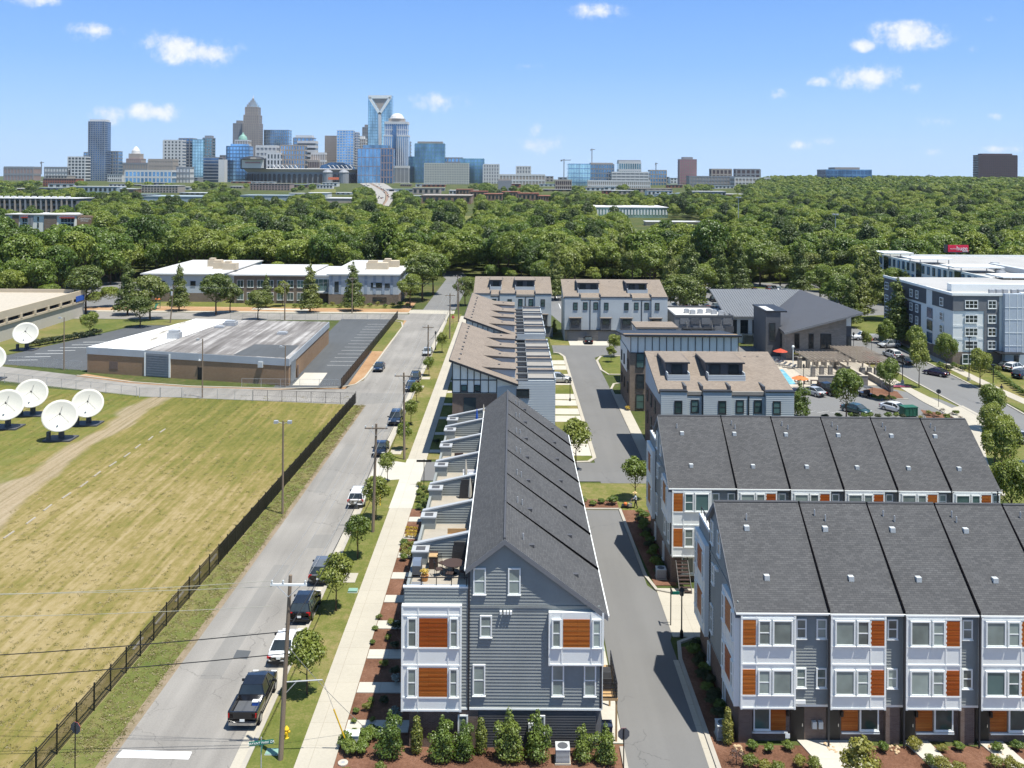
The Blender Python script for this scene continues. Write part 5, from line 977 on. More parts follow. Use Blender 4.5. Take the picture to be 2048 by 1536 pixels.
for k, (a, b, c, e) in enumerate(((940, 975, 383, 398), (968, 1005, 388, 402), (1004, 1040, 384, 399), (1036, 1078, 387, 402), (1076, 1102, 392, 403), (912, 945, 379, 390))): low(['rust-brown factory shed at the west of the brick yards', 'rust-brown shed with low wing in the brick yards', 'tall rust-brown works in the brick yards', 'rust-brown works beside a white water tank', 'pale shed at the east of the brick yards', 'brown shed below the white downtown apartments'][k], a, b, c, e, 'factory_brown', 'brick_red_far', 5, 1, dep=35)
low('long white warehouse with blue-white wall among the central trees', 1186, 1336, 415, 436, 'tglass_pale', 'stone_white', 24, 1, 'white_panel', dep=60, cat='warehouse'); low('low cream shed row in the central wood', 1292, 1405, 444, 452, 'stucco_cream', 'stone_white', 0, dep=12); low('white and blue sheds at the east edge of the brick yards', 1295, 1345, 381, 392, 'stone_white', 'stone_tan', 6, 1); low('dark roofed sheds before the eastern wood', 1385, 1452, 383, 396, 'stone_slate', 'stone_white', 8, 1); low('pale flat sheds behind the central trees', 1260, 1345, 377, 385, 'stone_tan', 'stone_tan', 7, 1)
for k in range(9): low(['pale roofs among the trees below downtown', 'small white office among the trees below downtown', 'grey flat roof among the trees below downtown'][k % 3]+[' at the west', ' in the middle', ' by the stadium'][k//3], 20+k*62+(k % 2)*9, 58+k*62+(k % 3)*14, 348+(k % 3)*3+(k//3), 360+(k % 2)*4, ['stone_white', 'stone_tan', 'stone_slate'][k % 3], 'stone_white', 7, 2, dep=40)
for k in range(9): low(['white low-rise on the eastern skyline', 'tan low-rise on the eastern skyline', 'grey low-rise on the eastern skyline'][k % 3]+[' near the cranes', ' by the pink tower', ' above the wood'][k//3], 1005+k*56, 1043+k*56+(k % 3)*8, 350+(k % 4)*2+k*.3, 363+k*.7, ['stone_white', 'stone_tan', 'stone_slate'][k % 3], 'stone_white', 6, 2, dep=40)
rl_ = random.Random(21)
for k in range(70):
    p0 = rl_.uniform(-10, 1440); yb_ = rl_.uniform(359, 396); h_ = rl_.uniform(3.5, 8); w_ = rl_.uniform(16, 52)*(.7+(yb_-355)/60)
    if 700 < p0+w_/2 < 800 or (470 < p0 < 720 and yb_ < 368): continue
    t = low('small low-rise building among the distant trees', p0, p0+w_, yb_-h_, yb_, rl_.choice(['stone_white', 'stone_tan', 'stone_slate', 'brick_red_far', 'factory_brown', 'stone_white']), rl_.choice(['stone_white', 'roof_blue_grey', 'stone_tan', 'stone_white']), rl_.randrange(3, 7), 1, dep=rl_.uniform(12, 30)); t['group'] = 'low-rise buildings among the distant trees'
# apartments and storage building at the left edge
t, h, z0, z1 = S('grey apartment terrace with dark balconies behind the storage building', -14, 152, 399, 700, 'mid_grey', 'stone_tan', 0, 0, 30, 'apartments', yb=430, name='apartment_building')
for i in range(16):
    x = -h+2*h*(i+.15)/16; MB().box(x, -.8, z0, x+2*h/16*.3, 0, z1+.6).build('pier', 'stone_tan' if i % 3 else 'stone_slate', t)
    for j in range(3): MB().box(x+2*h/16*.36, -.15, z0+(z1-z0)*(j/3+.08), x+2*h/16*.92, 0, z0+(z1-z0)*(j/3+.27)).build('balcony', 'glass_dark', t)
MB().box(-h-.5, -1, z1+.6, h+.5, 30, z1+1.1).build('roof', 'stone_white', t); [MB().box(-h+k*5.2, 6, z1+1.1, -h+k*5.2+2.6, 9, z1+2.4).build('roof_unit', 'stone_white', t) for k in range(11)]
t, h, z0, z1 = S('white storage building with brown panels and red canopies at the wood edge', 10, 150, 430, 520, 'white_panel', 'stone_white', 0, 0, 24, 'storage building', yb=474, name='storage_building'); w_ = 2*h
MB().box(-h-.6, -.8, z1, h+.6, 24, z1+.5).build('roof', 'membrane', t)
for a, b in ((.11, .2), (.56, .74)): MB().box(-h+a*w_, -.4, z0, -h+b*w_, 0, z1).build('brown_panel', 'brick_brown', t)
for a, b in ((.0, .05), (.37, .41), (.335, .36)): MB().hexa([(-h+a*w_, -.5, z0), (-h+(a+.02)*w_, -.5, z0), (-h+(a+.02)*w_, 0, z0), (-h+a*w_, 0, z0), (-h+a*w_, -.5, z1), (-h+b*w_, -.5, z1), (-h+b*w_, 0, z1), (-h+a*w_, 0, z1)]).build('fin', 'stone_slate', t)
for a, b, n in ((.25, .32, 2), (.8, .99, 4)):
    for i in range(n):
        for j in range(3): x = -h+(a+(b-a)*i/n)*w_; MB().box(x+.15, -.25, z0+(z1-z0)*(.12+.28*j), x+(b-a)*w_/n-.2, 0, z0+(z1-z0)*(.35+.28*j)).build('window', 'tglass_deep', t)
    MB().box(-h+a*w_-.4, -1.2, z1-1.7, -h+b*w_+.4, 0, z1-1.2).build('red_canopy', 'red_fabric', t)
for j in range(3): MB().box(-h+.465*w_, -.25, z0+(z1-z0)*(.15+.28*j), -h+.485*w_, 0, z0+(z1-z0)*(.36+.28*j)).build('window', 'glass_dark', t)
s_ = MB().box(h+.4, 2, z0, h+8.5, 16, z1-.6).build('brown_end', 'factory_brown', t); text('CubeSmart', 1.55, 'trim_white', s_, Matrix.Translation((h+4.4, 1.95, z1-2.0)) @ UP); text('self storage', .95, 'trim_white', s_, Matrix.Translation((h+4.4, 1.95, z1-3.2)) @ UP)
low('orange-red shed front at the left edge of the wood', -20, 12, 436, 458, 'brick_red_far', 'stone_white', 4, 2)
# red billboard
a = PZ(1896, 490, 297); b = PZ(1937, 504, 297); t = T('billboard', 'red billboard with white lettering standing above the white office roof', 'billboard', ((a.x+b.x)/2, 297, 0)); hw = (b.x-a.x)/2
MB().box(-hw, 0, b.z, hw, .4, a.z).build('panel', mat('billboard_red', (.6, .01, .05), .5, .04), t); MB().box(-hw-1.2, .1, b.z-.2, -hw, .5, a.z+.1).build('side_frame', 'dark_trim', t); MB().box(-hw, -.6, b.z-.3, hw, .6, b.z-.12).build('catwalk', 'dark_trim', t); MB().tube((0, .8, 0), (0, .8, b.z), .4).build('post', 'galv', t)
text('huge', 1.9, 'trim_white', t, Matrix.Translation((hw*.36, -.04, (a.z+b.z)/2)) @ UP); text("You'll be", .56, 'trim_white', t, Matrix.Translation((-hw*.5, -.04, (a.z+b.z)/2-.1)) @ UP); MB().box(hw*.62, -.05, b.z+.18, hw*.95, 0, b.z+.4).build('small_print', 'trim_white', t)
# stadium
Y = 2280; c = PZ(594, 345, Y); t = T('stadium', 'open football stadium bowl with arched lower arcade and big scoreboard', 'stadium', (c.x, Y+60, 0)); zg = terr(c.x, Y); rw = 150; zR = PZ(594, 337, Y).z
n = 64
def ring(r0, r1, z0, z1, m, name, dd=.42):
    b = MB(); v = []
    for i in range(n): a = 2*math.pi*i/n; v += [(r0*math.cos(a), r0*dd*math.sin(a), z0), (r1*math.cos(a), r1*dd*math.sin(a), z1)]
    b.add(v, [(2*i, 2*((i+1) % n), 2*((i+1) % n)+1, 2*i+1) for i in range(n)]); return b.build(name, m, t)
ring(rw*.93, rw*.93, zg-3, zR-9, 'stone_slate', 'outer_wall'); ring(rw*.93, rw, zR-9, zR-1, 'stone_tan', 'upper_bowl'); ring(rw, rw*.96, zR-1, zR, 'stone_white', 'rim'); ring(rw*.96, rw*.62, zR, zg+2, 'tglass_blue', 'seating')
for i in range(34):
    a = math.pi+math.pi*(i+.5)/34; x, y = rw*.945*math.cos(a), rw*.945*.42*math.sin(a); b = MB(Matrix.Translation((x, y, 0)) @ Matrix.Rotation(a+math.pi/2, 4, 'Z')); b.box(-4.2, -.6, zg-2, 4.2, .2, zR-17); b.xprism([(-4.2, zR-17), (4.2, zR-17), (2.8, zR-14), (0, zR-12.8), (-2.8, zR-14)], -.6, .2); b.build('arch', 'dark_trim', t)
for sx in (-1, .55):
    for k in range(6): x = sx*90+k*11; MB().path([(x, 40, zR), (x+6, 20, zR+8), (x+16, 0, zR+9), (x+24, -6, zR+1)], .9).build('light_arch', 'stone_white', t)
b = MB(); b.xprism([(40, zR), (45, zR+9), (70, zR+17), (100, zR+16), (125, zR+6), (128, zR)], 10, 30); b.build('upper_stand', 'tglass_deep', t)
a0 = PZ(483, 317, Y); a1 = PZ(533, 338, Y); sb = MB().box(a0.x-c.x, -70, a1.z, a1.x-c.x, -62, a0.z).build('scoreboard', 'dark_trim', t); MB().box(a0.x-c.x+4, -71, a1.z+2, a1.x-c.x-4, -70, a0.z-3).build('screen', 'stone_white', sb); MB().box(a0.x-c.x+12, -71.4, (a0.z+a1.z)/2+1, a1.x-c.x-12, -71, (a0.z+a1.z)/2+4).build('screen_text', 'pink_panel', sb); MB().lathe([(28, a0.z-2), (24, a0.z+3), (10, a0.z+6)], 12, (a0.x+a1.x)/2-c.x, -66).build('scoreboard_top', 'dark_trim', sb)
for x in (78, 118): MB().lathe([(12, zg), (12, zR-12), (13, zR-9), (8, zR-4), (1, zR-2)], 12, x, -72).build('gate_tower', 'stone_slate', t)
q = PZ(667, 357, 1900); b2 = T('billboard', 'orange billboard on a tall post in front of the stadium', 'billboard', (q.x, 1900, 0)); MB().box(-11, 0, q.z-2.5, 11, 1, q.z+2.5).build('panel', mat('billboard_orange', (.75, .18, .08), .5, .1), b2); MB().tube((4, .8, terr(q.x, 1900)), (4, .8, q.z-2.5), .8).build('post', 'dark_trim', b2)
# cranes and masts
def crane(px_, yt, yb, Y, label, jib=9):
    z1 = PZ(px_, yt, Y).z; z0 = PZ(px_, yb, Y).z-10; x = PZ(px_, yt, Y).x; t = T('tower_crane', label, 'crane', (x, Y, 0)); MB().box(-.9, -.9, z0, .9, .9, z1).build('mast', 'stone_slate', t); MB().box(-jib*.4, -.6, z1-3, jib, .6, z1-1.5).build('jib', 'stone_slate', t); MB().box(-jib*.5, -1, z1-5, -jib*.25, 1, z1-1.5).build('counterweight', 'stone_slate', t)
crane(1128, 318, 352, 1900, 'slim tower crane west of the pale glass offices', 14); crane(1184, 297, 330, 2050, 'tall tower crane above the pale glass offices', 7); crane(1312, 325, 345, 2000, 'short tower crane east of the parking structure', 4); crane(83, 323, 340, 2200, 'tower crane at the west end of the skyline', 6); crane(1858, 349, 360, 1900, 'low tower crane on the eastern wooded horizon', 8)
# motorway
def gpt(px_, py_, dz=.6): Yd = depth_at(px_, py_); x, k = ray(px_, py_); return Vector((x*Yd, Yd, CAMH+k*Yd+dz))
def mway(name, Lp, Rp, m, dz):
    b = MB(); L_ = [gpt(*p, dz) for p in Lp]; R_ = [gpt(*p, dz) for p in Rp]
    for i in range(len(L_)-1): b.poly([L_[i], R_[i], R_[i+1], L_[i+1]])
    return struct(name, b, m)
mway('motorway', [(748, 426), (752, 402), (753, 391), (746, 383), (733, 375), (719, 368)], [(757, 426), (770, 402), (771, 391), (764, 383), (751, 375), (737, 367)], 'motorway_concrete', 1.5); mway('motorway', [(760, 426), (776, 402), (778, 391), (771, 383), (757, 375), (742, 367)], [(770, 426), (786, 402), (794, 388), (788, 381), (776, 372), (765, 366)], 'motorway_concrete', 1.5); mway('motorway_median', [(757, 426), (771, 402), (772, 391), (765, 383), (752, 375), (738, 367)], [(760, 426), (776, 402), (778, 391), (770, 383), (756, 375), (741, 367)], 'factory_brown', 1.4)
mway('embankment', [(727, 400), (737, 392), (735, 383), (728, 377)], [(752, 402), (753, 391), (746, 383), (733, 375)], 'lawn', 1.2); mway('meadow', [(620, 388), (622, 380)], [(672, 388), (672, 380)], 'verge', 1.4); mway('clearing', [(1258, 480), (1262, 474)], [(1300, 470), (1296, 466)], 'dirt', 1.); mway('clearing', [(1430, 492), (1432, 484)], [(1470, 492), (1470, 484)], 'verge', 1.); mway('clearing', [(925, 448), (928, 434)], [(955, 448), (955, 434)], 'verge', 1.)
# ---------------------------------------------------------------- vegetation
def leafmat(name, a, b, c, trans=.25):
    t = NT(name); t.n.remove(t.p); oi = t.new('ShaderNodeObjectInfo'); v = t.tc('World'); ge = t.new('ShaderNodeNewGeometry')
    f = t.math('ADD', t.math('MULTIPLY', oi.outputs['Random'], .68), t.math('ADD', t.math('MULTIPLY', t.noise(v, .5, 2), .2), t.math('MULTIPLY', ge.outputs['Random Per Island'], .3)))
    col = t.ramp(f, [(.15, a), (.5, b), (.9, c)]); d = t.new('ShaderNodeBsdfDiffuse'); tr = t.new('ShaderNodeBsdfTranslucent'); mx_ = t.new('ShaderNodeMixShader'); gl = t.new('ShaderNodeBsdfGlossy'); gl.inputs['Roughness'].default_value = .5; gl.inputs['Color'].default_value = (1, 1, 1, 1)
    t.l.new(col, d.inputs[0]); t.l.new(t.mix(.5, col, (.2, .24, .02)), tr.inputs[0]); mx_.inputs[0].default_value = trans; t.l.new(d.outputs[0], mx_.inputs[1]); t.l.new(tr.outputs[0], mx_.inputs[2])
    m2 = t.new('ShaderNodeMixShader'); m2.inputs[0].default_value = .035; t.l.new(mx_.outputs[0], m2.inputs[1]); t.l.new(gl.outputs[0], m2.inputs[2]); t.l.new(m2.outputs[0], t.n['Material Output'].inputs[0]); return t.m
leafmat('leaf_wood', (.038, .075, .010), (.105, .18, .019), (.25, .3, .042), .38); leafmat('leaf_street', (.1, .15, .02), (.165, .225, .03), (.24, .27, .045), .4); leafmat('leaf_shrub', (.07, .12, .015), (.115, .175, .022), (.17, .22, .035), .3); leafmat('leaf_lime', (.1, .14, .02), (.16, .19, .03), (.25, .23, .04), .3); leafmat('leaf_dark', (.02, .035, .012), (.03, .05, .015), (.05, .06, .02)); leafmat('leaf_yellow', (.3, .2, .01), (.45, .3, .02), (.55, .38, .05)); leafmat('leaf_purple', (.04, .02, .025), (.06, .03, .03), (.08, .04, .035)); leafmat('leaf_silver', (.2, .24, .22), (.28, .32, .3), (.36, .4, .38)); leafmat('leaf_conifer', (.07, .105, .018), (.115, .15, .026), (.17, .19, .036), .25)
def leafcloud(lobes, n, size, seed, mname, inner=.7, asp=.62, name='crown'):
    g = np.random.default_rng(seed); L = np.array(lobes, float); w = (L[:, 3]*L[:, 4]+L[:, 3]*L[:, 5]); w /= w.sum(); k = g.choice(len(L), n, p=w)
    d = g.normal(size=(n, 3)); d /= np.linalg.norm(d, axis=1)[:, None]; lo = d[:, 2] < -.35; d[lo, 2] *= np.where(g.random(lo.sum()) < .6, -1, 1)
    r = inner+(1.04-inner)*g.random(n)**.6; p = L[k, :3]+d*L[k, 3:6]*r[:, None]
    nn = d*1.25+g.normal(size=(n, 3))*.5; nn[:, 2] += .35; nn /= np.linalg.norm(nn, axis=1)[:, None]
    a = np.cross(nn, g.normal(size=(n, 3))); a /= np.linalg.norm(a, axis=1)[:, None]; b = np.cross(nn, a); s = (size*(.55+.9*g.random(n)))[:, None]
    V = np.stack([p-a*s, p-b*s*asp+nn*s*.12, p+a*s, p+b*s*asp+nn*s*.12], 1).reshape(-1, 3)
    me = bpy.data.meshes.new(name); me.vertices.add(4*n); me.vertices.foreach_set('co', V.ravel()); me.loops.add(4*n); me.loops.foreach_set('vertex_index', np.arange(4*n, dtype=np.int32)); me.polygons.add(n); me.polygons.foreach_set('loop_start', np.arange(0, 4*n, 4, dtype=np.int32)); me.polygons.foreach_set('loop_total', np.full(n, 4, dtype=np.int32))
    me.materials.append(MATS[mname]); me.update(); me.validate(); return me
def trunkmesh(h, r, limbs, seed, m='bark', top=.25, spread=.5):
    rn = random.Random(seed); b = MB(); pts = [(0, 0, -.05)]; n = 4
    for i in range(1, n+1): pts.append((rn.uniform(-.04, .04)*h*.3, rn.uniform(-.04, .04)*h*.3, h*i/n))
    for i in range(n): b.tube(pts[i], pts[i+1], r*(1-(1-top)*i/n), r*(1-(1-top)*(i+1)/n), 7)
    for i in range(limbs):
        a = 2*math.pi*i/limbs+rn.random(); z = h*rn.uniform(.35, .8); l = h*spread*rn.uniform(.6, 1); q = (math.cos(a)*l, math.sin(a)*l, z+l*.8); b.tube((0, 0, z), q, r*.4, r*.12, 5)
    return b.mesh('trunk', m)
def dome_lobes(rn, R_, zc, rz, k, lr):
    o = [(0, 0, zc, R_*.72, R_*.72, rz*.75)]
    for i in range(k):
        a = 2.4*i+rn.random()*.6; e = rn.uniform(-.25, 1.35); rr = R_*.68*math.cos(e); o.append((rr*math.cos(a), rr*math.sin(a), zc+rz*.68*math.sin(e), *(R_*lr*rn.uniform(.75, 1.25),)*2, rz*lr*rn.uniform(.7, 1.05)))
    return o
WOOD = []
leafmat('leaf_bright', (.12, .17, .02), (.18, .235, .03), (.25, .29, .045), .38); leafmat('leaf_deep', (.03, .058, .012), (.045, .08, .014), (.07, .105, .02), .25)
for i in range(9):
    rn = random.Random(40+i); Rr = (4.2, 5.2, 4.7, 5.8, 4.4, 5.0, 5.4, 3.6, 4.6)[i]; zc = (9, 9.6, 8.6, 9.2, 10.2, 9, 9.2, 9, 8.8)[i]; rz = (4.8, 4.4, 5, 4.6, 6, 5, 4.8, 7, 5.4)[i]; lm = 'leaf_wood' if i < 6 else ('leaf_bright', 'leaf_deep', 'leaf_bright')[i-6]
    WOOD.append((leafcloud(dome_lobes(rn, Rr, zc, rz, 19 if i % 2 else 26, .34 if i % 2 else .27), 5200, .25, 100+i, lm, .7), trunkmesh(9, .3, 5, i), leafcloud(dome_lobes(rn, Rr*1.1, zc, rz, 14, .36), 900, .68, 200+i, 'leaf_wood', .8)))
def tree(name, label, cat, crown, trunk, loc, rz=0., s=1., grp=None):
    t = T(name, label, cat, loc, rz, grp); t.scale = (s, s, s) if isinstance(s, (int, float)) else s; ob('crown', crown, t)
    if trunk: ob('trunk', trunk, t)
    return t
rnd = random.Random(77)
BLOCK = [(-112, -30, 262, 322), (-175, -108, 185, 262), (-30, -6, 240, 345), (-12, 122, 200, 332), (112, 190, 200, 296), (-95, 30, 60, 262), (30, 140, 60, 240)]
def free(x, y):
    return not any(a <= x <= b and c <= y <= d for a, b, c, d in BLOCK) and not (128 < x < 162 and y < 309)
pts = []; y = 236.
while y < 1000:
    sp = 6.6+max(0, (y-330))*.006; x = -.62*y-15
    while x < .62*y+15:
        xx, yy = x+rnd.uniform(-.42, .42)*sp, y+rnd.uniform(-.42, .42)*sp
        if free(xx, yy) and (yy > 332 or xx > 118 or xx < -112) and not (xx < -108 and yy < 330 and xx > -135): pts.append((xx, yy))
        x += sp
    y += sp*.92
VOID = []     # clear views of buildings standing in the wood: (px0, px1, Ymax) keep low in front
def clear(x, y):
    """leave gaps where sheds, roads and the storage building show"""
    pxx = 1024+x/y*FPX; top = 355+FPX*(CAMH-terr(x, y)-(17 if y < 900 else 13))/y
    if y > 900 and pxx < 1390 and 355+FPX*(CAMH-terr(x, y)-19)/y < 360: return False
    for a, b, yb, ymax in ((10, 180, 474, 525), (140, 200, 486, 530), (-40, 165, 424, 712), (1186, 1340, 434, 820), (1290, 1410, 449, 760), (745, 795, 424, 4000), (284, 410, 403, 1400), (940, 1105, 402, 1400), (843, 945, 408, 1300), (1255, 1302, 478, 585), (1428, 1472, 490, 530), (922, 958, 448, 740), (172, 234, 396, 1500), (480, 580, 400, 1400), (610, 710, 404, 1400)):
        if a < pxx < b and y < ymax and top < yb-3: 
            if y > ymax*.80-20 or top < yb-16: return False
    if y > 600:
        for a, b, yb, Yb, yt in LOWS:
            if a < pxx < b and y < Yb+45 and top < yb-(yb-yt)*.35: return False
    return True
pts = [p for p in pts if clear(*p)]
far = []; y = 1000.
while y < 2500:
    sp = 10.5+(y-1000)*.006; x = -.6*y
    while x < .6*y:
        xx, yy = x+rnd.uniform(-.45, .45)*sp, y+rnd.uniform(-.45, .45)*sp; pxx = 1024+xx/yy*FPX
        nn = math.sin(xx*.013+1.3)*math.cos(yy*.009+xx*.004)+.5*math.sin(xx*.031+yy*.017)
        if (pxx > 1400 and yy < 2100) or nn > -.1:
            if clear(xx, yy) and not any(abs(xx-o.location.x) < 28 and abs(yy-o.location.y-15) < 30 for o in ()): far.append((xx, yy))
        x += sp
    y += sp*1.25
inframe = [p for p in pts if abs(p[0]/p[1]) < .56]; inframe.sort(key=lambda p: p[1]); near = inframe[:200]; ns = set(near); rest = [p for p in pts if p not in ns]
protos = []
for i, (x, y) in enumerate(near):
    s = rnd.choice((.75, .9, 1.05, 1.2, 1.4))*rnd.uniform(.92, 1.08); k = rnd.choice((0, 1, 2, 3, 4, 5, 0, 1, 2, 3, 4, 5, 6, 7, 8)); tree('wood_tree', 'leafy deciduous tree in the front of the dense wood', 'tree', WOOD[k][0], WOOD[k][1], (x, y, terr(x, y)-2.2), rnd.uniform(0, 6.28), (s, s, s*rnd.uniform(.85, 1.2)), 'trees along the front of the wood')
def scatter(name, label, P, meshes, smin, smax):
    me = bpy.data.meshes.new(name); me.from_pydata([(x, y, terr(x, y)-1.6) for x, y in P], [], []); rn = random.Random(5); n = len(P)
    for an, ty, va in (('kind', 'INT', [rn.randrange(len(meshes)) for _ in P]), ('turn', 'FLOAT', [rn.uniform(0, 6.28) for _ in P]), ('size', 'FLOAT', [rn.uniform(smin, smax) for _ in P])):
        at = me.attributes.new(an, ty, 'POINT'); at.data.foreach_set('value', va)
    o = ob(name, me, None, None, 'stuff'); tag(o, label, 'wood')
    ng = bpy.data.node_groups.new(name+'_scatter', 'GeometryNodeTree'); ng.interface.new_socket('Geometry', in_out='INPUT', socket_type='NodeSocketGeometry'); ng.interface.new_socket('Geometry', in_out='OUTPUT', socket_type='NodeSocketGeometry')
    nd = ng.nodes; lk = ng.links; gi = nd.new('NodeGroupInput'); go = nd.new('NodeGroupOutput'); jn = nd.new('GeometryNodeJoinGeometry')
    def attr(nm, ty): a = nd.new('GeometryNodeInputNamedAttribute'); a.data_type = ty; a.inputs['Name'].default_value = nm; return a.outputs[0]
    kd, tn, sz = attr('kind', 'INT'), attr('turn', 'FLOAT'), attr('size', 'FLOAT'); cb = nd.new('ShaderNodeCombineXYZ'); lk.new(tn, cb.inputs[2])
    for i, src in enumerate(meshes):
        cp = nd.new('FunctionNodeCompare'); cp.data_type = 'INT'; cp.operation = 'EQUAL'; lk.new(kd, cp.inputs[2]); cp.inputs[3].default_value = i
        oi = nd.new('GeometryNodeObjectInfo'); oi.inputs['Object'].default_value = src; oi.inputs['As Instance'].default_value = True
        ip = nd.new('GeometryNodeInstanceOnPoints'); lk.new(gi.outputs[0], ip.inputs['Points']); lk.new(cp.outputs[0], ip.inputs['Selection']); lk.new(oi.outputs['Geometry'], ip.inputs['Instance']); lk.new(cb.outputs[0], ip.inputs['Rotation']); lk.new(sz, ip.inputs['Scale']); lk.new(ip.outputs[0], jn.inputs[0])
    lk.new(jn.outputs[0], go.inputs[0]); md = o.modifiers.new('scatter', 'NODES'); md.node_group = ng; return o
edge = []                                                 # bushes and young growth before the wood
for k in range(90):
    x = -175+k*4.4+rnd.uniform(-2, 2); y = (332 if x > -30 else (328 if x > -112 else 262))+rnd.uniform(-8, 3)
    if x > 118: y = rnd.uniform(303, 309)
    if abs(x+18) < 8: continue
    s = rnd.uniform(.3, .62); q = rnd.choice((0, 1, 2, 3, 6, 8, 5)); tree('wood_edge_tree', 'low bushy young tree at the edge of the dense wood', 'tree', WOOD[q][0], None, (x, y, -2.2*s), rnd.uniform(0, 6), (s*1.25, s*1.25, s), 'bushy growth at the edge of the wood')
crowns = {}
for o in list(C.objects):
    if o.name.startswith('crown') and o.parent and o.parent.name.startswith('wood_tree'): crowns.setdefault(o.data.name, o)
scatter('wood', 'dense green wood stretching away behind the front trees', rest, list(crowns.values()), .75, 1.42)
# far trees: coarser crowns, the nearest few as sources
srcs = []
for i in range(4):
    x, y = far[i*7]; t = tree('far_tree', 'round tree standing in the distant patchy wood', 'tree', WOOD[i][2], None, (x, y, terr(x, y)-2), 0, 1.15, 'trees in the distant wood'); srcs.append(t.children[0])
scatter('distant_wood', 'distant patchy woodland reaching to the skyline', [p for i, p in enumerate(far) if i not in (0, 7, 14, 21)], srcs, .7, 1.2)
leafmat('leaf_dry', (.14, .145, .035), (.22, .185, .065), (.32, .26, .14), .3)
rg = random.Random(6); tf = []
while len(tf) < 2600:
    y_ = 48+108*rg.random()**1.15; x_ = rg.uniform(-.58*y_-3, FX(y_)-.2)
    if abs(x_+58.2) > 3.4: tf.append((x_, y_))
for _ in range(2600): y_ = rg.uniform(50, 150); tf.append((rg.uniform(FX(y_)+.2, -25.4+(y_-58)*.021), y_))
gsrc = []
for i in range(3):
    m_ = leafcloud([(0, 0, .0, .2, .26, .05)], 22, .06, 760+i, 'leaf_dry', .1, .25, 'blades'); t = T('grass_tuft', 'small dry grass tuft beside the field gate', 'grass', (-50+i*1.3, 151, 0), 0, 'grass tufts by the gate'); gsrc.append(ob('blades', m_, t))
o_ = scatter('field_grass', 'short dry mown grass covering the field', tf, gsrc, .6, 1.5); o_.location.z = 1.6; o_['category'] = 'grass'
# street and garden trees
STR = []
for i in range(4):
    rn = random.Random(60+i); STR.append((leafcloud(dome_lobes(rn, 1.2, 2.35, 1.45, 15, .36), 3600, .085, 300+i, 'leaf_street', .3), trunkmesh(2.4, .06, 5, 60+i, spread=.32)))
CON = []
for i in range(3):
    lob = [(0, 0, 1.4+z*.9, (1-z/9.6)*2.3, (1-z/9.6)*2.3, .75) for z in range(10)]; rn = random.Random(i); lob += [((1-z/10)*1.9*math.cos(z*2.2+i), (1-z/10)*1.9*math.sin(z*2.2+i), 1.3+z*.85, .75, .75, .6) for z in range(9)]
    CON.append((leafcloud(lob, 6500, .14, 400+i, 'leaf_conifer', .35), trunkmesh(8.5, .16, 6, 80+i, top=.1, spread=.12)))
OAK = []
for i in range(3):
    rn = random.Random(90+i); OAK.append((leafcloud(dome_lobes(rn, 3.1, 4.6, 2.9, 18, .34), 7500, .15, 500+i, 'leaf_street' if i != 1 else 'leaf_conifer', .5), trunkmesh(4.5, .17, 6, 90+i, spread=.4)))
def stree(label, px_, py_, kind, s, z=0., rz=None, name='street_tree', cat='tree', grp=None):
    q = G(px_, py_); K = {'s': STR, 'c': CON, 'o': OAK}[kind[0]][int(kind[1])]; return tree(name, label, cat, K[0], K[1], (q.x, q.y, z+.03), rnd.uniform(0, 6) if rz is None else rz, s, grp)
for l, x, y, k, s in (('young street tree beside the rear of the black pickup truck', 614, 1390, 's0', 1.2), ('young street tree between the black van-like car and the pavement', 672, 1222, 's1', 1.3), ('thin young street tree by the second utility pole from the corner', 715, 1118, 's2', 1.15), ('bushy young street tree behind the second utility pole', 752, 1040, 's3', 1.25), ('young street tree on the corner of the driveway apron', 775, 965, 's0', .95), ('young street tree beside the third utility pole', 808, 900, 's1', 1.0), ('slim young street tree along the lawn strip beyond the third pole', 822, 850, 's2', 1.0), ('small young street tree by the pair of parked dark cars', 833, 806, 's3', .9), ('lone dark young street tree near the far junction', 884, 706, 's1', 1.15), ('small young street tree half way to the far junction', 858, 752, 's0', .95)): stree(l, x, y, k, s, .05)
stree('wide young maple on the drive island beside the grey gabled row', 1152, 940, 's0', 1.75); stree('upright young tree beside the man with the mower', 1270, 1000, 's2', 1.35); stree('tree on the kerbed island by the white battened block', 1228, 715, 's3', 1.3); stree('second tree on the kerbed island beside the alley bend', 1222, 725, 's1', .9)
for l, x, y, k, s in (('dense round tree at the end of the parking bays', 1692, 845, 'o0', .85), ('leafy tree on the mulched lot island', 1778, 800, 'o2', .72), ('slim maple on the verge across the right-hand street sign', 1838, 775, 's1', 1.75), ('tall light green maple in front of the corner apartments', 1892, 745, 'o0', .78), ('upright maple by the tall street lamp at the corner apartments', 1960, 775, 'o2', .72), ('maple between the parked cars and the corner apartments', 1833, 735, 's2', 1.7), ('small yellowish tree beside the red pickup', 1732, 712, 's0', 1.1), ('large street tree overhanging the walk beside the rear townhouse row', 1990, 925, 'o0', .8), ('bushy street tree beside the silver van', 1983, 862, 'o2', .72), ('full street tree beside the blue parked car', 2004, 975, 'o0', .85), ('lowest street tree on the walk at the end of the rear row', 2022, 1062, 'o2', .8), ('tree at the right edge by the apartments entrance', 2044, 728, 'o0', .7), ('small tree by the stop sign at the far bend', 1772, 712, 's2', 1.6)): stree(l, x, y, k, (s*.92, s*.92, s*1.32))
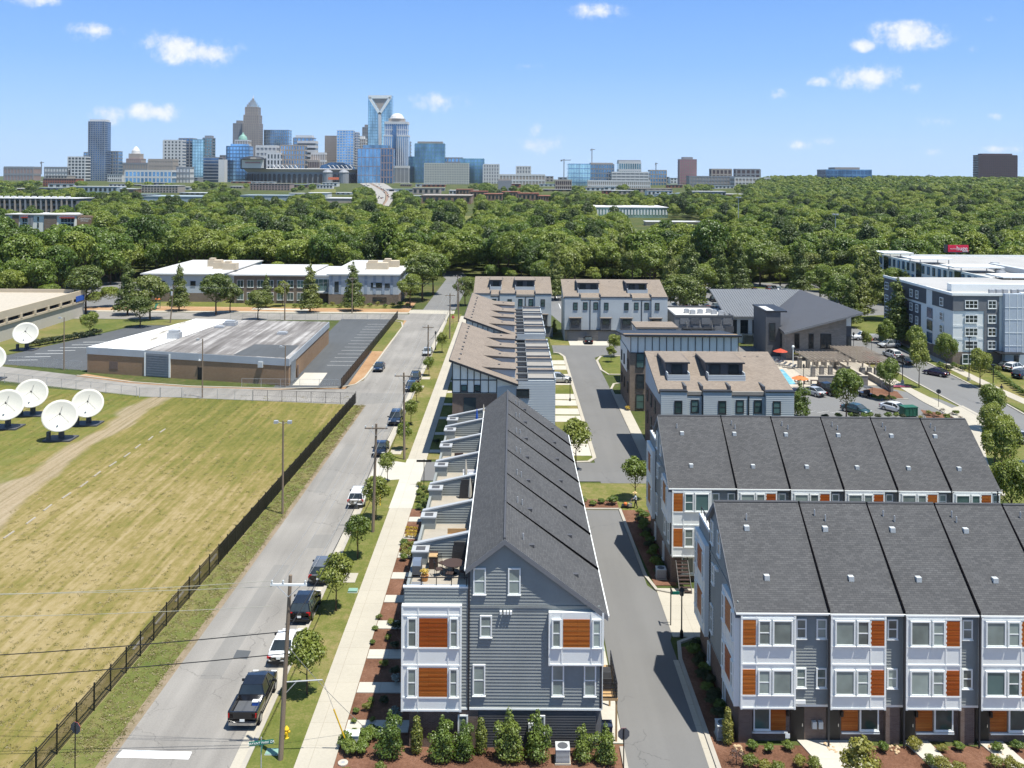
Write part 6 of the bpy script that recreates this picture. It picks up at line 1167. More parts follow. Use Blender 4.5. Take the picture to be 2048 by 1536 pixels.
for k in range(44):                                       # trees round the far car park and behind the blocks
    x, y = [(1085, 590), (1110, 600), (1130, 590), (1360, 640), (1385, 620), (1410, 600), (1340, 600), (1300, 575), (1265, 570), (1240, 560), (1195, 556), (1480, 585), (1520, 572), (1560, 575), (1600, 590), (1640, 600), (1665, 560), (1590, 545), (1500, 540), (1450, 548), (1700, 600), (1730, 620), (1725, 575), (1395, 560), (1440, 600), (1790, 610), (1112, 578), (1150, 566), (1352, 582), (1376, 590), (1428, 584), (1470, 566), (1540, 562), (1620, 574), (1652, 584), (1684, 604), (1716, 640), (1500, 566), (1556, 560), (1746, 600), (1290, 560), (1224, 556), (1610, 556), (1690, 570)][k]
    stree('round tree in the far car park among parked cars', x, y, ['o0', 'c1', 'o2', 'o1', 'c0'][k % 5], 1.5+.5*((k*7) % 5)/4, name='car_park_tree', grp='trees of the far car park')
for k, (x, y, kd, s) in enumerate(((1795, 690, 'c0', 1.3), (1810, 655, 'c1', 1.2), (1770, 640, 'o1', 1.3), (1745, 590, 'o2', 1.5), (1700, 655, 'c2', 1.1), (1680, 640, 'o0', 1.3))): stree(['tall conical tree left of the corner apartments', 'second conical tree behind the corner apartments', 'broad tree behind the white pickup', 'broad tree on the lawn beside the office building', 'conical tree behind the clubhouse corner', 'broad tree behind the clubhouse roof'][k], x, y, kd, s*1.25, cat='tree')
for k, (x, y, kd, s) in enumerate(((358, 622, 'c0', 1.05), (432, 630, 'o1', 1.15), (460, 625, 'o1', .85), (532, 615, 'c1', .75), (620, 625, 'c2', 1.1), (706, 622, 'c0', 1.12), (516, 640, 'o1', .8), (300, 640, 'o1', 1.2), (255, 630, 'c1', 1.2), (172, 628, 'o1', 1.35), (280, 655, 'o1', .8), (565, 613, 's1', 1.5), (820, 615, 'o0', 1.0), (845, 602, 'o1', 1.5), (866, 590, 'o0', 1.4), (818, 585, 'o2', 1.3), (40, 590, 'o0', 1.2), (75, 600, 'o1', 1.0))):
    stree(['conical tree in front of the left school block', 'round tree before the brick part of the school', 'small round tree before the brick part of the school', 'pale conical tree before the school entrance windows', 'broad conical tree at the school entrance', 'tall conical tree before the right school block', 'grey-green scrub tree behind the warehouse roof', 'wide tree by the leaning pole behind the warehouse', 'conical tree at the school driveway', 'wide round tree behind the parking deck corner', 'low tree beside the leaning pole', 'thin sapling before the brick school wall', 'small bright tree at the end of the school', 'large round tree on the corner across from the school', 'round tree on the corner farther up the street', 'round tree behind the end of the school', 'round tree behind the parking deck roof', 'bushy tree at the back of the parking deck'][k], x, y, kd, s*1.3)
stree('dark tree by the pavement behind the far mono-pitch row', 930, 612, 'o1', 1.15); stree('yellow-green young tree in the hedge by the west lot', 180, 672, 'o2', .75); stree('dark conical shrub-tree by the pale block garages', 1108, 668, 'c0', .38); stree('dark conical shrub by the garage drive', 1133, 672, 'c1', .36)
# shrubs
SH = {}
for nm, m, n_, sz in (('shrub', 'leaf_shrub', 1600, .055), ('lime', 'leaf_lime', 1300, .05), ('dark', 'leaf_dark', 900, .06), ('yellow', 'leaf_yellow', 400, .07), ('silver', 'leaf_silver', 500, .06), ('purple', 'leaf_purple', 260, .05)):
    SH[nm] = leafcloud(dome_lobes(random.Random(len(nm)), .55, .48, .42, 8, .45), n_, sz, 700+len(nm), m, .55, name='foliage')
SH['cone'] = leafcloud([(0, 0, .35+i*.28, (1-i/7.4)*.7, (1-i/7.4)*.7, .33) for i in range(7)]+[(.45*math.cos(i*2), .45*math.sin(i*2), .35+i*.2, .33, .33, .32) for i in range(7)], 3400, .055, 720, 'leaf_shrub', .5, name='foliage')
SH['column'] = leafcloud([(0, 0, .3+i*.3, .36-.03*i*(i > 3), .36-.03*i*(i > 3), .34) for i in range(6)], 2000, .05, 721, 'leaf_lime', .5, name='foliage')
SH['grass'] = leafcloud([(0, 0, .15, .3, .3, .45)], 160, .16, 722, 'leaf_street', .2, .12, 'foliage')
stem = cached('stem', lambda: MB().tube((0, 0, -.05), (0, 0, .4), .04, .02, 5).mesh('stem', 'bark'))
def shrub(label, x, y, kind, s=1., z=.05, name='shrub', cat='shrub', grp=None):
    t = T(name, label, cat, (x, y, z), rnd.uniform(0, 6), grp); t.scale = (s*rnd.uniform(.85, 1.15), s*rnd.uniform(.85, 1.15), s*rnd.uniform(.82, 1.15)); ob('foliage', SH[kind], t); ob('stem', stem, t); return t
def pshrub(label, px_, py_, kind, s=1., **k): q = G(px_, py_); return shrub(label, q.x, q.y, kind, s, **k)
for l, x, y, k, s in (('broad cone shrub at the left corner bed of the gabled townhouse', 779, 1516, 'cone', 1.2), ('narrow lime column shrub against the brick corner', 833, 1508, 'column', 1.0), ('dark cone shrub before the brick base', 884, 1522, 'cone', 1.25), ('bright cone shrub below the tall brick-side window', 926, 1518, 'cone', 1.1), ('slim lime column shrub beside the downspout', 962, 1508, 'column', 1.02), ('tall cone shrub left of the electric meter', 1018, 1520, 'cone', 1.25), ('tall cone shrub under the charcoal siding window', 1075, 1522, 'cone', 1.28), ('cone shrub right of the air conditioner', 1167, 1522, 'cone', 1.0), ('cone shrub beside the stop sign at the alley mouth', 1211, 1525, 'cone', 1.05)): pshrub(l, x, y, k, s)
for i, (x, y) in enumerate(((690, 1498), (705, 1486), (722, 1508), (742, 1478), (728, 1488), (700, 1510))): pshrub('low rounded shrub around the grey utility pedestal', x, y, 'shrub', .95, grp='shrubs round the utility pedestal')
for i, (x, y, k, s) in enumerate(((690, 1560, 'lime', .8), (760, 1545, 'lime', .7), (758, 1240, 'lime', .5), (750, 1262, 'shrub', .45), (745, 1290, 'shrub', .4), (782, 1250, 'lime', .6), (776, 1282, 'lime', .55), (768, 1335, 'lime', .6), (790, 1350, 'dark', .7), (795, 1262, 'dark', .8), (790, 1300, 'dark', .7), (712, 1428, 'shrub', .4), (735, 1422, 'lime', .6), (742, 1406, 'shrub', .4), (708, 1448, 'shrub', .4), (768, 1408, 'dark', .6), (745, 1444, 'lime', .4))): pshrub('small bedding plant in the mulch beside the entry paths of the gabled row', x, y, k, s, name='bedding_plant', cat='plant', grp='bedding plants beside the entry paths')
pshrub('silvery shrub in the shaded bed at the gabled townhouse corner', 790, 1442, 'silver', 1.0); pshrub('second silvery shrub farther up the shaded bed', 792, 1368, 'silver', .85)
for i in range(9): pshrub('yellow flowering plant in the bed by the roof terrace row', 815+(i % 3)*8, 1062+i*2.4-(i % 3)*2, 'yellow', .5, name='flowering_plant', cat='plant', grp='yellow plants by the terrace row')
for i in range(12): pshrub('green bedding shrub between the pavement and the terrace row', 838+(i % 3)*9, 975+i*5, 'shrub' if i % 2 else 'lime', .7, grp='bedding shrubs by the terrace row')
for i in range(7): pshrub('leafy green shrub below the first roof terrace', 808+(i % 2)*14, 1092+i*5, 'lime' if i % 3 else 'shrub', .75, grp='shrubs below the first terrace')
for i in range(14): shrub('dark hedge shrub in the shaded bed along the front charcoal row end', 14.3+.35*(i % 2), 61.5+i*.85, 'dark' if i % 3 else 'shrub', .9, grp='hedge along the front row end')
for i in range(15): shrub('dark hedge shrub in the shaded bed along the rear charcoal row end', 13.9+.35*(i % 2)+(i > 12)*.4, 86+i*1.1, 'shrub' if i % 3 else 'dark', .9, grp='hedge along the rear row end')
pshrub('lime column shrub at the corner of the front charcoal row', 1455, 1490, 'column', 1.15); pshrub('purple spiky shrub in the corner mulch bed', 1473, 1530, 'purple', 1.0)
for i, x in enumerate((1505, 1538, 1576, 1767, 1830, 1884, 1918, 1994, 2034)): pshrub('small rounded green shrub in the mulch before the brick doorways', x, 1502+(i % 2)*3, 'lime' if i in (4, 5) else 'shrub', .62 if i not in (4,) else .85, grp='small shrubs before the brick doorways')
for i, x in enumerate((1500, 1530, 1555, 1600, 1628, 1745, 1860, 1885, 1920, 1990, 2020, 2046)): pshrub('yellow-green spreading shrub in the lower mulch bed', x, 1536+(i % 3)*7, 'lime', .85, grp='spreading shrubs of the lower bed')
q = G(1718, 1585); tree('garden_tree', 'feathery yellow-green tree in front of the second brick doorway', 'tree', leafcloud(dome_lobes(random.Random(3), 1.15, 1.9, 1.35, 10, .42), 1700, .1, 730, 'leaf_lime', .3), trunkmesh(1.8, .05, 5, 9, spread=.4), (q.x, q.y, .05))
for i, (x, y, s) in enumerate(((1165, 1010, .9), (1186, 1012, .75), (1203, 1008, .7), (1225, 1010, 1.15))): pshrub('rounded shrub in the bed at the closed end of the alley', x, y, 'shrub', s, grp='shrubs at the alley end')
for i, x in enumerate((1650, 1677, 1702, 1712, 1728, 1740, 1756, 1776, 1792, 1806)): pshrub('round clipped shrub in the bed below the parking bays', x, 838-(i % 3), 'shrub' if i % 3 else 'dark', .95, grp='clipped shrubs by the parking bays')
q = G(1600, 834); tree('cypress', 'tall dark columnar cypress beside the pale block', 'tree', SH['cone'], stem, (q.x, q.y, 0), 0, (2.1, 2.1, 2.5)); q = G(1622, 560)
for i in range(10): pshrub('low rust-coloured shrub on the kerbed corner bed', 1840+i*9, 838-(i % 3)*5+abs(i-5), 'purple' if i % 2 else 'lime', .9, grp='low shrubs of the corner bed')
for i in range(9): pshrub('dark green clipped shrub round the corner bed of the rear row', 1895+i*3.5, 842+i*5.5, 'shrub', .8, grp='clipped shrubs round the corner bed')
for i in range(9): pshrub('low shrub on the mulched lot island', 1748+i*5, 797+(i % 3)*2, 'lime' if i % 2 else 'shrub', .7, grp='shrubs of the lot island')
for i in range(11): pshrub('clipped hedge shrub along the apartment car park', 1983+i*6.5, 745+i*4.6, 'shrub', 1.1, grp='hedge of the apartment car park')
for i in range(14): pshrub('bushy planting at the foot of the corner apartments', 1880+i*9, 735+(i % 3)*3+i*.4, ['shrub', 'lime', 'dark'][i % 3], 1.1, grp='planting at the corner apartments')
for i in range(12): shrub('clump of the clipped yellow-green hedge on the clubhouse ledge', 57.8+i*.58, 188.2, 'lime', .85, 1.1, 'hedge_clump', 'hedge', 'clubhouse ledge hedge')
for i in range(16): q = G(62+i*9, 694-i*1.6); shrub('scrubby brown-green bush in the fence line of the west lot', q.x, q.y, 'dark', 1.7, .0, 'bush', 'bush', 'scrub along the west lot fence')
for i in range(16): pshrub('low green bush in front of the school', 590+i*15, 616-(i % 3)*2, ['shrub', 'lime'][i % 2], 1.4, name='bush', cat='bush', grp='bushes in front of the school')
for i, (x, y) in enumerate(((1243, 832), (1268, 822), (1282, 812), (1278, 820), (1260, 815))): pshrub('yellow-green shrub at the brick end of the pale block', x+12, y-10, ['yellow', 'lime', 'shrub'][i % 3], 1.0, grp='shrubs at the pale block end')
shrub('small shrub on the lawn beside the street pavement door', -10.2, 128, 'dark', .9); 
for i in range(8): shrub('small entrance shrub along the mono-pitch row', -9.4, 126+i*8.3, 'shrub', .8, .05, 'shrub', 'shrub', 'entrance shrubs of the mono-pitch row')
# ---------------------------------------------------------------- vehicles (front towards +y)
def loft(stn, close=True):
    """stations: (y, [(x, z)...]) half sections from bottom centre to top centre, mirrored"""
    b = MB(); n = len(stn[0][1]); V = []
    for y, s in stn: V += [(x, y, z) for x, z in s]+[(-x, y, z) for x, z in s[::-1]]
    m = 2*n; fs = []
    for j in range(len(stn)-1):
        for i in range(m): a, c = j*m+i, j*m+(i+1) % m; fs.append((a, c, c+m, a+m))
    fs += [tuple(range(m)), tuple(range((len(stn)-1)*m, len(stn)*m))[::-1]]
    return b.add(V, [f[::-1] for f in fs])
CARS = {   # L, W, H, body stations (y, half width factor, z low, z high), cabin stations (y, zb, ztop)
 'sedan': (4.7, 1.82, 1.44, [(-2.35, .80, .38, .80), (-2.25, .93, .28, .95), (-1.5, 1, .2, 1.0), (.9, 1, .2, .97), (1.7, .98, .22, .84), (2.2, .9, .28, .70), (2.35, .76, .36, .58)], [(-1.75, .97, 1.0), (-.95, .97, 1.40), (.05, .96, 1.44), (.55, .95, 1.38), (1.35, .9, .95)]),
 'suv': (4.75, 1.9, 1.72, [(-2.38, .86, .42, 1.0), (-2.3, .95, .32, 1.08), (-1.5, 1, .26, 1.1), (1.0, 1, .26, 1.06), (1.8, .98, .28, .98), (2.25, .92, .34, .82), (2.38, .8, .42, .7)], [(-2.28, 1.06, 1.1), (-1.95, 1.06, 1.62), (-.6, 1.06, 1.72), (.35, 1.04, 1.66), (1.2, 1.0, 1.08)]),
 'pickup': (5.8, 2.0, 1.9, [(-2.9, .93, .5, .78), (-2.8, .98, .42, .8), (-.85, 1, .38, .8), (-.75, 1, .38, 1.22), (1.4, 1, .38, 1.2), (2.3, .98, .38, 1.14), (2.75, .94, .42, 1.02), (2.9, .86, .5, .85)], [(-.75, 1.2, 1.25), (-.55, 1.2, 1.82), (.5, 1.2, 1.9), (.95, 1.18, 1.84), (1.65, 1.14, 1.2)]),
 'van': (5.0, 1.95, 1.8, [(-2.5, .9, .42, 1.05), (-2.42, .97, .32, 1.1), (-1.5, 1, .26, 1.12), (1.2, 1, .26, 1.08), (2.0, .97, .28, .98), (2.38, .9, .34, .8), (2.5, .78, .42, .66)], [(-2.42, 1.08, 1.15), (-2.2, 1.08, 1.7), (-.6, 1.08, 1.8), (.8, 1.06, 1.74), (1.75, 1.0, 1.06)])}
def carmeshes(kind):
    L, Wd, H, body, cab = CARS[kind]; h = Wd/2
    def sec(f, zl, zh): return [(0, zl), (h*f*.86, zl), (h*f*.98, zl+.1), (h*f, zl+(zh-zl)*.5), (h*f*.975, zh-.1), (h*f*.9, zh), (0, zh+.025)]
    bm = loft([(y, sec(f, a, b)) for y, f, a, b in body]); hw = lambda z, zb: h*(.93-.2*(z-zb)/.6)
    cm = loft([(y, [(0, zb-.15), (h*.92, zb-.12), (h*.92, zb), (hw(zt, zb), zt-.03), (hw(zt, zb)*.9, zt), (0, zt+.015)]) for y, zb, zt in cab])
    rf = MB(); S3 = cab[1:-1]
    for (y0, zb0, z0), (y1, zb1, z1) in zip(S3, S3[1:]):
        a, b = hw(z0, zb0), hw(z1, zb1); rf.hexa([(-a, y0, z0-.05), (a, y0, z0-.05), (b, y1, z1-.05), (-b, y1, z1-.05), (-a*.95, y0, z0+.03), (a*.95, y0, z0+.03), (b*.95, y1, z1+.03), (-b*.95, y1, z1+.03)])
    pil = MB()
    for s in (-1, 1):
        for (ya, zba, za), (yb, zbb, zb) in ((cab[0], cab[1]), (cab[-1], cab[-2])): pil.tube((s*h*.9, ya, zba), (s*hw(zb, zbb)*.97, yb, zb), .05, .045, 4)
        ym = (cab[1][0]+cab[-1][0])/2-.1; pil.tube((s*h*.935, ym, cab[0][1]), (s*hw(H, cab[0][1])*1.0, ym, H-.05), .045, .045, 4)
        if kind in ('suv', 'van'): pil.tube((s*h*.935, ym-1.1, cab[0][1]), (s*hw(H, cab[0][1])*1.0, ym-1.1, H-.08), .05, .05, 4)
    wr = .34 if kind in ('sedan',) else .39; ax = L*.5-.92
    tm = MB(); tm.tube((-.12, 0, 0), (.12, 0, 0), wr, wr, 16); rm = MB(); rm.tube((-.125, 0, 0), (.13, 0, 0), wr*.62, wr*.62, 10)
    d = dict(body=bm.mesh('body', 'asphalt_lot', True), cabin=cm.mesh('window_glass', 'glass_dark'), roof=rf.mesh('roof', 'asphalt_lot'), pillar=pil.mesh('pillar', 'asphalt_lot'), tyre=tm.mesh('wheel', 'rubber'), rim=rm.mesh('rim', 'steel'))
    d['tail'] = MB().box(-.16, -.06, -.14 if kind != 'sedan' else -.08, .16, .06, .14 if kind != 'sedan' else .08).mesh('taillight', 'tail_red'); d['head'] = MB().box(-.2, -.06, -.07, .2, .06, .07).mesh('headlight', 'lamp_clear')
    d['bump'] = MB().box(-h*.9, -.09, -.09, h*.9, .09, .09).mesh('bumper', 'chrome' if kind == 'pickup' else 'rubber'); d['mirror'] = MB().box(-.12, -.05, -.08, .12, .05, .08).mesh('mirror', 'black_metal'); d['plate'] = MB().box(-.16, -.01, -.08, .16, .01, .08).mesh('plate', 'trim_white')
    d['geo'] = (L, Wd, H, wr, ax, body, cab); return d
PAINT = {'black': (.008, .008, .01), 'white': (.8, .8, .8), 'silver': (.42, .43, .44), 'grey': (.12, .125, .13), 'navy': (.006, .009, .02), 'blue': (.014, .024, .048), 'red': (.22, .008, .01), 'teal': (.03, .07, .08), 'bronze': (.05, .04, .035), 'plum': (.02, .008, .035)}
for k, c in PAINT.items():
    t = NT('paint_'+k).set(.25, .1, .5); t.col(c); t.p.inputs['Coat Weight'].default_value = .6; t.p.inputs['Coat Roughness'].default_value = .05
def car(kind, paint, label, x, y, rz, cat='car', grp=None, z=.015):
    D = cached('car'+kind, lambda: carmeshes(kind)); L, Wd, H, wr, ax, body, cab = D['geo']; m = 'paint_'+paint; h = Wd/2
    t = T({'pickup': 'pickup_truck', 'suv': 'parked_suv', 'van': 'parked_van', 'sedan': 'parked_car'}[kind], label, cat, (x, y, z), R(rz), grp)
    omat(ob('body', D['body'], t), m); ob('window_glass', D['cabin'], t); ro = omat(ob('roof', D['roof'], t), m); omat(ob('pillar', D['pillar'], ro), m)
    for sx in (-1, 1):
        for yy in (-ax, ax-.02): w = ob('wheel', D['tyre'], t, Matrix.Translation((sx*(h-.11), yy, wr))); ob('rim', D['rim'], w)
        tz = 1.02 if kind == 'pickup' else body[1][3]-(.14 if kind != 'sedan' else .18); ob('taillight', D['tail'], t, Matrix.Translation((sx*h*.78, -L/2+.06, tz))); ob('headlight', D['head'], t, Matrix.Translation((sx*h*.66, L/2-.12, body[-2][3]-.06))); ob('mirror', D['mirror'], t, Matrix.Translation((sx*(h+.08), cab[-1][0]-.45, cab[-1][1]+.06)))
    ob('bumper', D['bump'], t, Matrix.Translation((0, -L/2+.06, .48 if kind == 'pickup' else .42))); ob('bumper', D['bump'], t, Matrix.Translation((0, L/2-.08, .45))); ob('plate', D['plate'], t, Matrix.Translation((0, -L/2-.02, .72)))
    if kind == 'pickup':
        bd_ = MB(); bd_.box(-h*.82, -2.72, .835, h*.82, -.82, .862); bd_.build('bed_floor', 'slate_panel' if paint != 'white' else 'mid_grey', t); rl = MB()
        for s in (-1, 1): rl.box(s*h*.86, -2.84, .7, s*h*.985, -.76, 1.28)
        rl.box(-h*.86, -2.9, .7, h*.86, -2.78, 1.27); rl.build('bed_rail', m, t)
    if kind in ('suv', 'van'):
        for s in (-1, 1): MB().tube((s*h*.68, -1.7, H+.02), (s*h*.68, .2, H+.03), .03, None, 5).build('roof_rail', 'steel', ro)
    return t
car('pickup', 'black', 'black crew-cab pickup truck parked by the corner utility pole, seen from behind', -17.75, 64.5, 0, 'pickup truck'); pb = T('cooler', 'small blue and white box lying in the black pickup bed', 'box', (-17.3, 63.2, .88)); MB().box(-.2, -.15, 0, .2, .15, .22).build('body', 'blue_fabric', pb); MB().box(-.21, -.16, .22, .21, .16, .28).build('lid', 'trim_white', pb)
car('sedan', 'white', 'white sedan parked in front of the black pickup', -17.35, 71.9, 0); car('suv', 'black', 'large black off-road car with roof rails parked ahead of the white sedan', -17.3, 78.5, 0, 'suv'); car('suv', 'grey', 'grey hatchback-like suv parked ahead of the black off-road car', -17.25, 85.7, 0, 'suv'); car('suv', 'white', 'white suv parked alone by the second utility pole', -17.2, 105.2, 0, 'suv'); car('sedan', 'navy', 'navy car facing down the street beside the driveway apron', -17.35, 124, 180); car('suv', 'blue', 'dark blue car parked under the third utility pole', -17.3, 139.3, 180, 'suv'); car('sedan', 'blue', 'slate blue car, front one of the close pair at the kerb', -17.3, 161, 180); car('suv', 'black', 'black car, rear one of the close pair at the kerb', -17.3, 167, 180, 'suv'); car('sedan', 'silver', 'silver car parked near the far junction', -17.4, 193, 180); car('sedan', 'blue', 'dark blue car driving down the street past the warehouse fence', -25.2, 177, 180)
def pcar(kind, paint, label, px_, py_, rz, cat='car', grp=None): q = G(px_, py_); return car(kind, paint, label, q.x, q.y, rz, cat, grp, .03)
pcar('sedan', 'silver', 'silver sedan backed out beside the dark pickup below the pool', 1626, 790, 28); pcar('pickup', 'black', 'dark pickup parked below the pool beside the silver sedan', 1652, 787, 25, 'pickup truck'); pcar('sedan', 'teal', 'dark teal car half under the round lot tree', 1712, 826, 215); pcar('sedan', 'white', 'white sedan beside the green waste container', 1790, 823, 212); pcar('suv', 'white', 'white suv parked across from the corner apartments', 1784, 715, 8, 'suv'); pcar('sedan', 'grey', 'dark grey sedan parked behind the white suv', 1810, 727, 8); pcar('pickup', 'red', 'red pickup half hidden by the small yellowish tree', 1737, 724, 4, 'pickup truck'); pcar('sedan', 'plum', 'dark purple-blue sedan parked below the corner apartments', 1872, 751, 35); pcar('pickup', 'white', 'white pickup crossing at the far bend of the right-hand street', 1730, 680, 90, 'pickup truck'); pcar('suv', 'silver', 'silver suv at the far bend beside the stop sign', 1778, 695, 100, 'suv'); pcar('van', 'silver', 'silver van parked on the right-hand street beside the walk trees', 2022, 880, 4, 'van'); pcar('sedan', 'blue', 'bright blue car parked on the right-hand street behind the van', 2046, 945, 4); pcar('suv', 'white', 'white suv in the apartment car park', 2030, 742, -60, 'suv'); pcar('sedan', 'black', 'black car beside the white suv in the apartment car park', 2015, 738, -60); pcar('suv', 'blue', 'blue suv at the lower row of the apartment car park', 2046, 756, -60, 'suv')
car('suv', 'silver', 'silver suv parked in a driveway of the mono-pitch row', 8.6, 167, -90, 'suv', z=.1); car('sedan', 'black', 'black car parked before the pale block garage', 17.3, 207.2, 0, z=.09)
gc = T('golf_cart', 'dark golf cart with a roof at the lot island', 'golf cart', G(1731, 794), R(20)); MB().box(-.6, -1.1, .35, .6, 1.1, .75).build('body', 'paint_black', gc); MB().box(-.65, -1.0, 1.75, .65, .8, 1.82).build('roof', 'seam_dark', gc); MB().box(-.55, -.5, .75, .55, -.1, 1.25).build('seat', 'wicker', gc)
for x in (-.58, .54):
    for y in (-.95, .75): MB().box(x, y, .7, x+.04, y+.04, 1.76).build('roof_post', 'black_metal', gc); MB().tube((x-.04, y, .24), (x+.1, y, .24), .24, None, 12).build('wheel', 'rubber', gc)
q = G(1817, 832); dp = T('waste_container', 'dark green waste container beside the white sedan', 'container', (q.x, q.y, .02), R(6)); MB().box(-1.1, -.8, .15, 1.1, .8, 1.45).build('bin', 'plastic_green', dp); MB().box(-1.15, -.85, 1.45, 1.15, .85, 1.55).build('lid', 'plastic_green', dp); [MB().box(x, -.86, .3, x+.1, -.8, 1.4).build('rib', 'plastic_green', dp) for x in (-1, -.3, .3, .9)]
# small cars of the far car park and the motorway: too far to show their parts
def small_mesh(paint):
    b = loft([(y, [(0, zl), (.88*f, zl), (.92*f, (zl+zh)/2), (.86*f, zh), (0, zh)]) for y, f, zl, zh in ((-2.3, .9, .3, .95), (-1.6, 1, .2, 1.), (1, 1, .2, 1.), (2.25, .88, .3, .7))]); nb = len(b.f); c = loft([(y, [(0, .95), (.84, .95), (.68, zt), (0, zt)]) for y, zt in ((-1.9, 1.), (-1.3, 1.5), (.3, 1.55), (1.3, 1.)) ]); nc = len(c.f); b.add(c.v, c.f); b.box(-.64, -1.25, 1.5, .64, .3, 1.59); me = b.mesh('small_car', 'paint_'+paint); me.materials.append(MATS['glass_dark'])
    for p in me.polygons:
        if nb <= p.index < nb+nc: p.material_index = 1
    return me
rn = random.Random(12); SM = {k: small_mesh(k) for k in ('white', 'silver', 'black', 'grey', 'red', 'blue')}
def small(label, grp, x, y, z, rz): k = rn.choice(['white', 'white', 'silver', 'black', 'grey', 'red', 'blue', 'silver']); o = ob('parked_car' if 'lot' in label or 'car park' in label else 'passing_car', SM[k], loc=(x, y, z), rz=rz); tag(o, label.replace('CAR', {'white': 'white car', 'silver': 'silver car', 'black': 'black car', 'grey': 'grey car', 'red': 'red car', 'blue': 'blue car'}[k]), 'car', grp)
for r_, y in enumerate((258, 264, 279, 285, 300, 306)):
    for k in range(26):
        x = 16+k*3.0+(r_ % 2)*.4
        if x < 30 and r_ < 2: continue
        if rn.random() < (.62 if x > 45 else .3): small('CAR parked in the far car park behind the clubhouse', 'cars in the far car park', x, y+rn.uniform(-.3, .3), .03, R(rn.choice((0, 180))))
for k in range(34):
    f = rn.random(); side = k % 2; py_ = 368+f*34; a, b = ((719+(py_-368)*1.05, 737+(py_-368)*1.05) if side == 0 else (742+(py_-368)*1.1, 766+(py_-368)*.75)); xx = a+(b-a)*rn.uniform(.15, .85); p = gpt(min(xx, 787), py_, 1.6); small('CAR driving on the distant motorway', 'cars on the distant motorway', p.x, p.y, p.z, R(-15 if py_ < 385 else 12))
# ---------------------------------------------------------------- fences
PK = cached('picket', lambda: MB().box(-.012, -.012, .12, .012, .012, 1.82).mesh('picket', 'black_metal')); PO = cached('fpost', lambda: MB().box(-.04, -.04, 0, .04, .04, 1.95).mesh('post', 'black_metal'))
f = T('picket_fence', 'long black metal picket fence between the field and the street', 'fence'); P2 = lambda y: (FX(y), y); y = 56.; k = 0
while y < 88:
    ob('picket', PK, f, Matrix.Translation((FX(y), y, 0))); y += .125; k += 1
b = MB()
while y < 150.5: b.box(FX(y)-.012, y-.028, .12, FX(y)+.012, y+.028, 1.8); y += .11
b.build('screened_pickets', 'black_metal', f, kind='stuff'); b = MB(); y = 30.
while y < 56: b.box(FX(y)-.012, y-.012, .12, FX(y)+.012, y+.012, 1.82); y += .125
b.build('more_pickets', 'black_metal', f, kind='stuff')
y = 30.
while y < 151: ob('post', PO, f, Matrix.Translation((FX(y), y, 0))); y += 2.42
for z in (.22, 1.52, 1.72):
    b = MB(); b.hexa([(FX(30)-.02, 30, z), (FX(30)+.02, 30, z), (FX(150.4)+.02, 150.4, z), (FX(150.4)-.02, 150.4, z), (FX(30)-.02, 30, z+.04), (FX(30)+.02, 30, z+.04), (FX(150.4)+.02, 150.4, z+.04), (FX(150.4)-.02, 150.4, z+.04)]); b.build('rail', 'black_metal', f)
f = T('screened_fence', 'black screened fence along the warehouse yard beside the street', 'fence'); b = MB(); y = 161.
while y < 243: b.box(-29.52-.003*(y-161), y-.05, .05, -29.49-.003*(y-161), y+.05, 1.85); y += .125
b.build('screen', 'black_metal', f, kind='stuff')
for k in range(35): ob('post', PO, f, Matrix.Translation((-29.5-.003*k*2.4, 161+k*2.4, 0)))
def chain(label, P, h=1.7, sp=3.0, m='galv', mesh=True):
    f = T('chain_link_fence', label, 'fence')
    for (x0, y0), (x1, y1) in zip(P, P[1:]):
        L_ = math.hypot(x1-x0, y1-y0); n_ = max(1, int(L_/sp))
        for i in range(n_+1): x, y_ = x0+(x1-x0)*i/n_, y0+(y1-y0)*i/n_; MB().tube((x, y_, 0), (x, y_, h), .035, None, 5).build('post', m, f)
        for z in (.1, h*.5, h): MB().tube((x0, y0, z), (x1, y1, z), .014 if z < h else .025, None, 4).build('rail', m, f)
        if mesh:
            b = MB(); n2 = int(L_/.3)
            for i in range(n2): a, c = i/n2, (i+1)/n2; b.tube((x0+(x1-x0)*a, y0+(y1-y0)*a, .08), (x0+(x1-x0)*c, y0+(y1-y0)*c, h), .005, None, 3); b.tube((x0+(x1-x0)*a, y0+(y1-y0)*a, h), (x0+(x1-x0)*c, y0+(y1-y0)*c, .08), .005, None, 3)
            b.build('mesh', m, f, kind='stuff')
chain('black post fence along the lane at the head of the field', [(-42.4, 152.2), (FX(151), 150.4)], 1.8, 2.4, 'black_metal'); chain('grey chain-link fence along the lane beside the dishes', [(-96, 166.5), (-62.5, 154.6)]); chain('grey chain-link fence along the lane from the field gate', [(-54.5, 153.8), (-42.5, 152.2)]); chain('chain-link fence behind the warehouse along the school street', [(-72, 237.2), (-30.4, 237.2)], 1.9); chain('short chain-link fence at the foot of the warehouse yard', [(-47, 161.6), (-30, 161.3)], 1.6, 3, 'galv'); chain('chain-link gate fence at the entrance of the west lot', [(-104, 181.5), (-81, 174.6)], 1.8)
gt = T('field_gate', 'pair of chain-link gates across the gravel track', 'gate', (-58.4, 154, 0))
for x0, x1 in ((-3.4, 0), (.1, 3.6)):
    for z in (.15, 1.6): MB().tube((x0, 0, z), (x1, 0, z), .03, None, 5).build('frame_rail', 'galv', gt)
    for x in (x0, x1): MB().tube((x, 0, 0), (x, 0, 1.7), .05, None, 6).build('gate_post', 'galv', gt)
    b = MB(); [b.tube((x0+i*.22, 0, .15), (x0+(i+1)*.22, 0, 1.6), .006, None, 3) for i in range(15)]; b.build('mesh', 'galv', gt, kind='stuff')
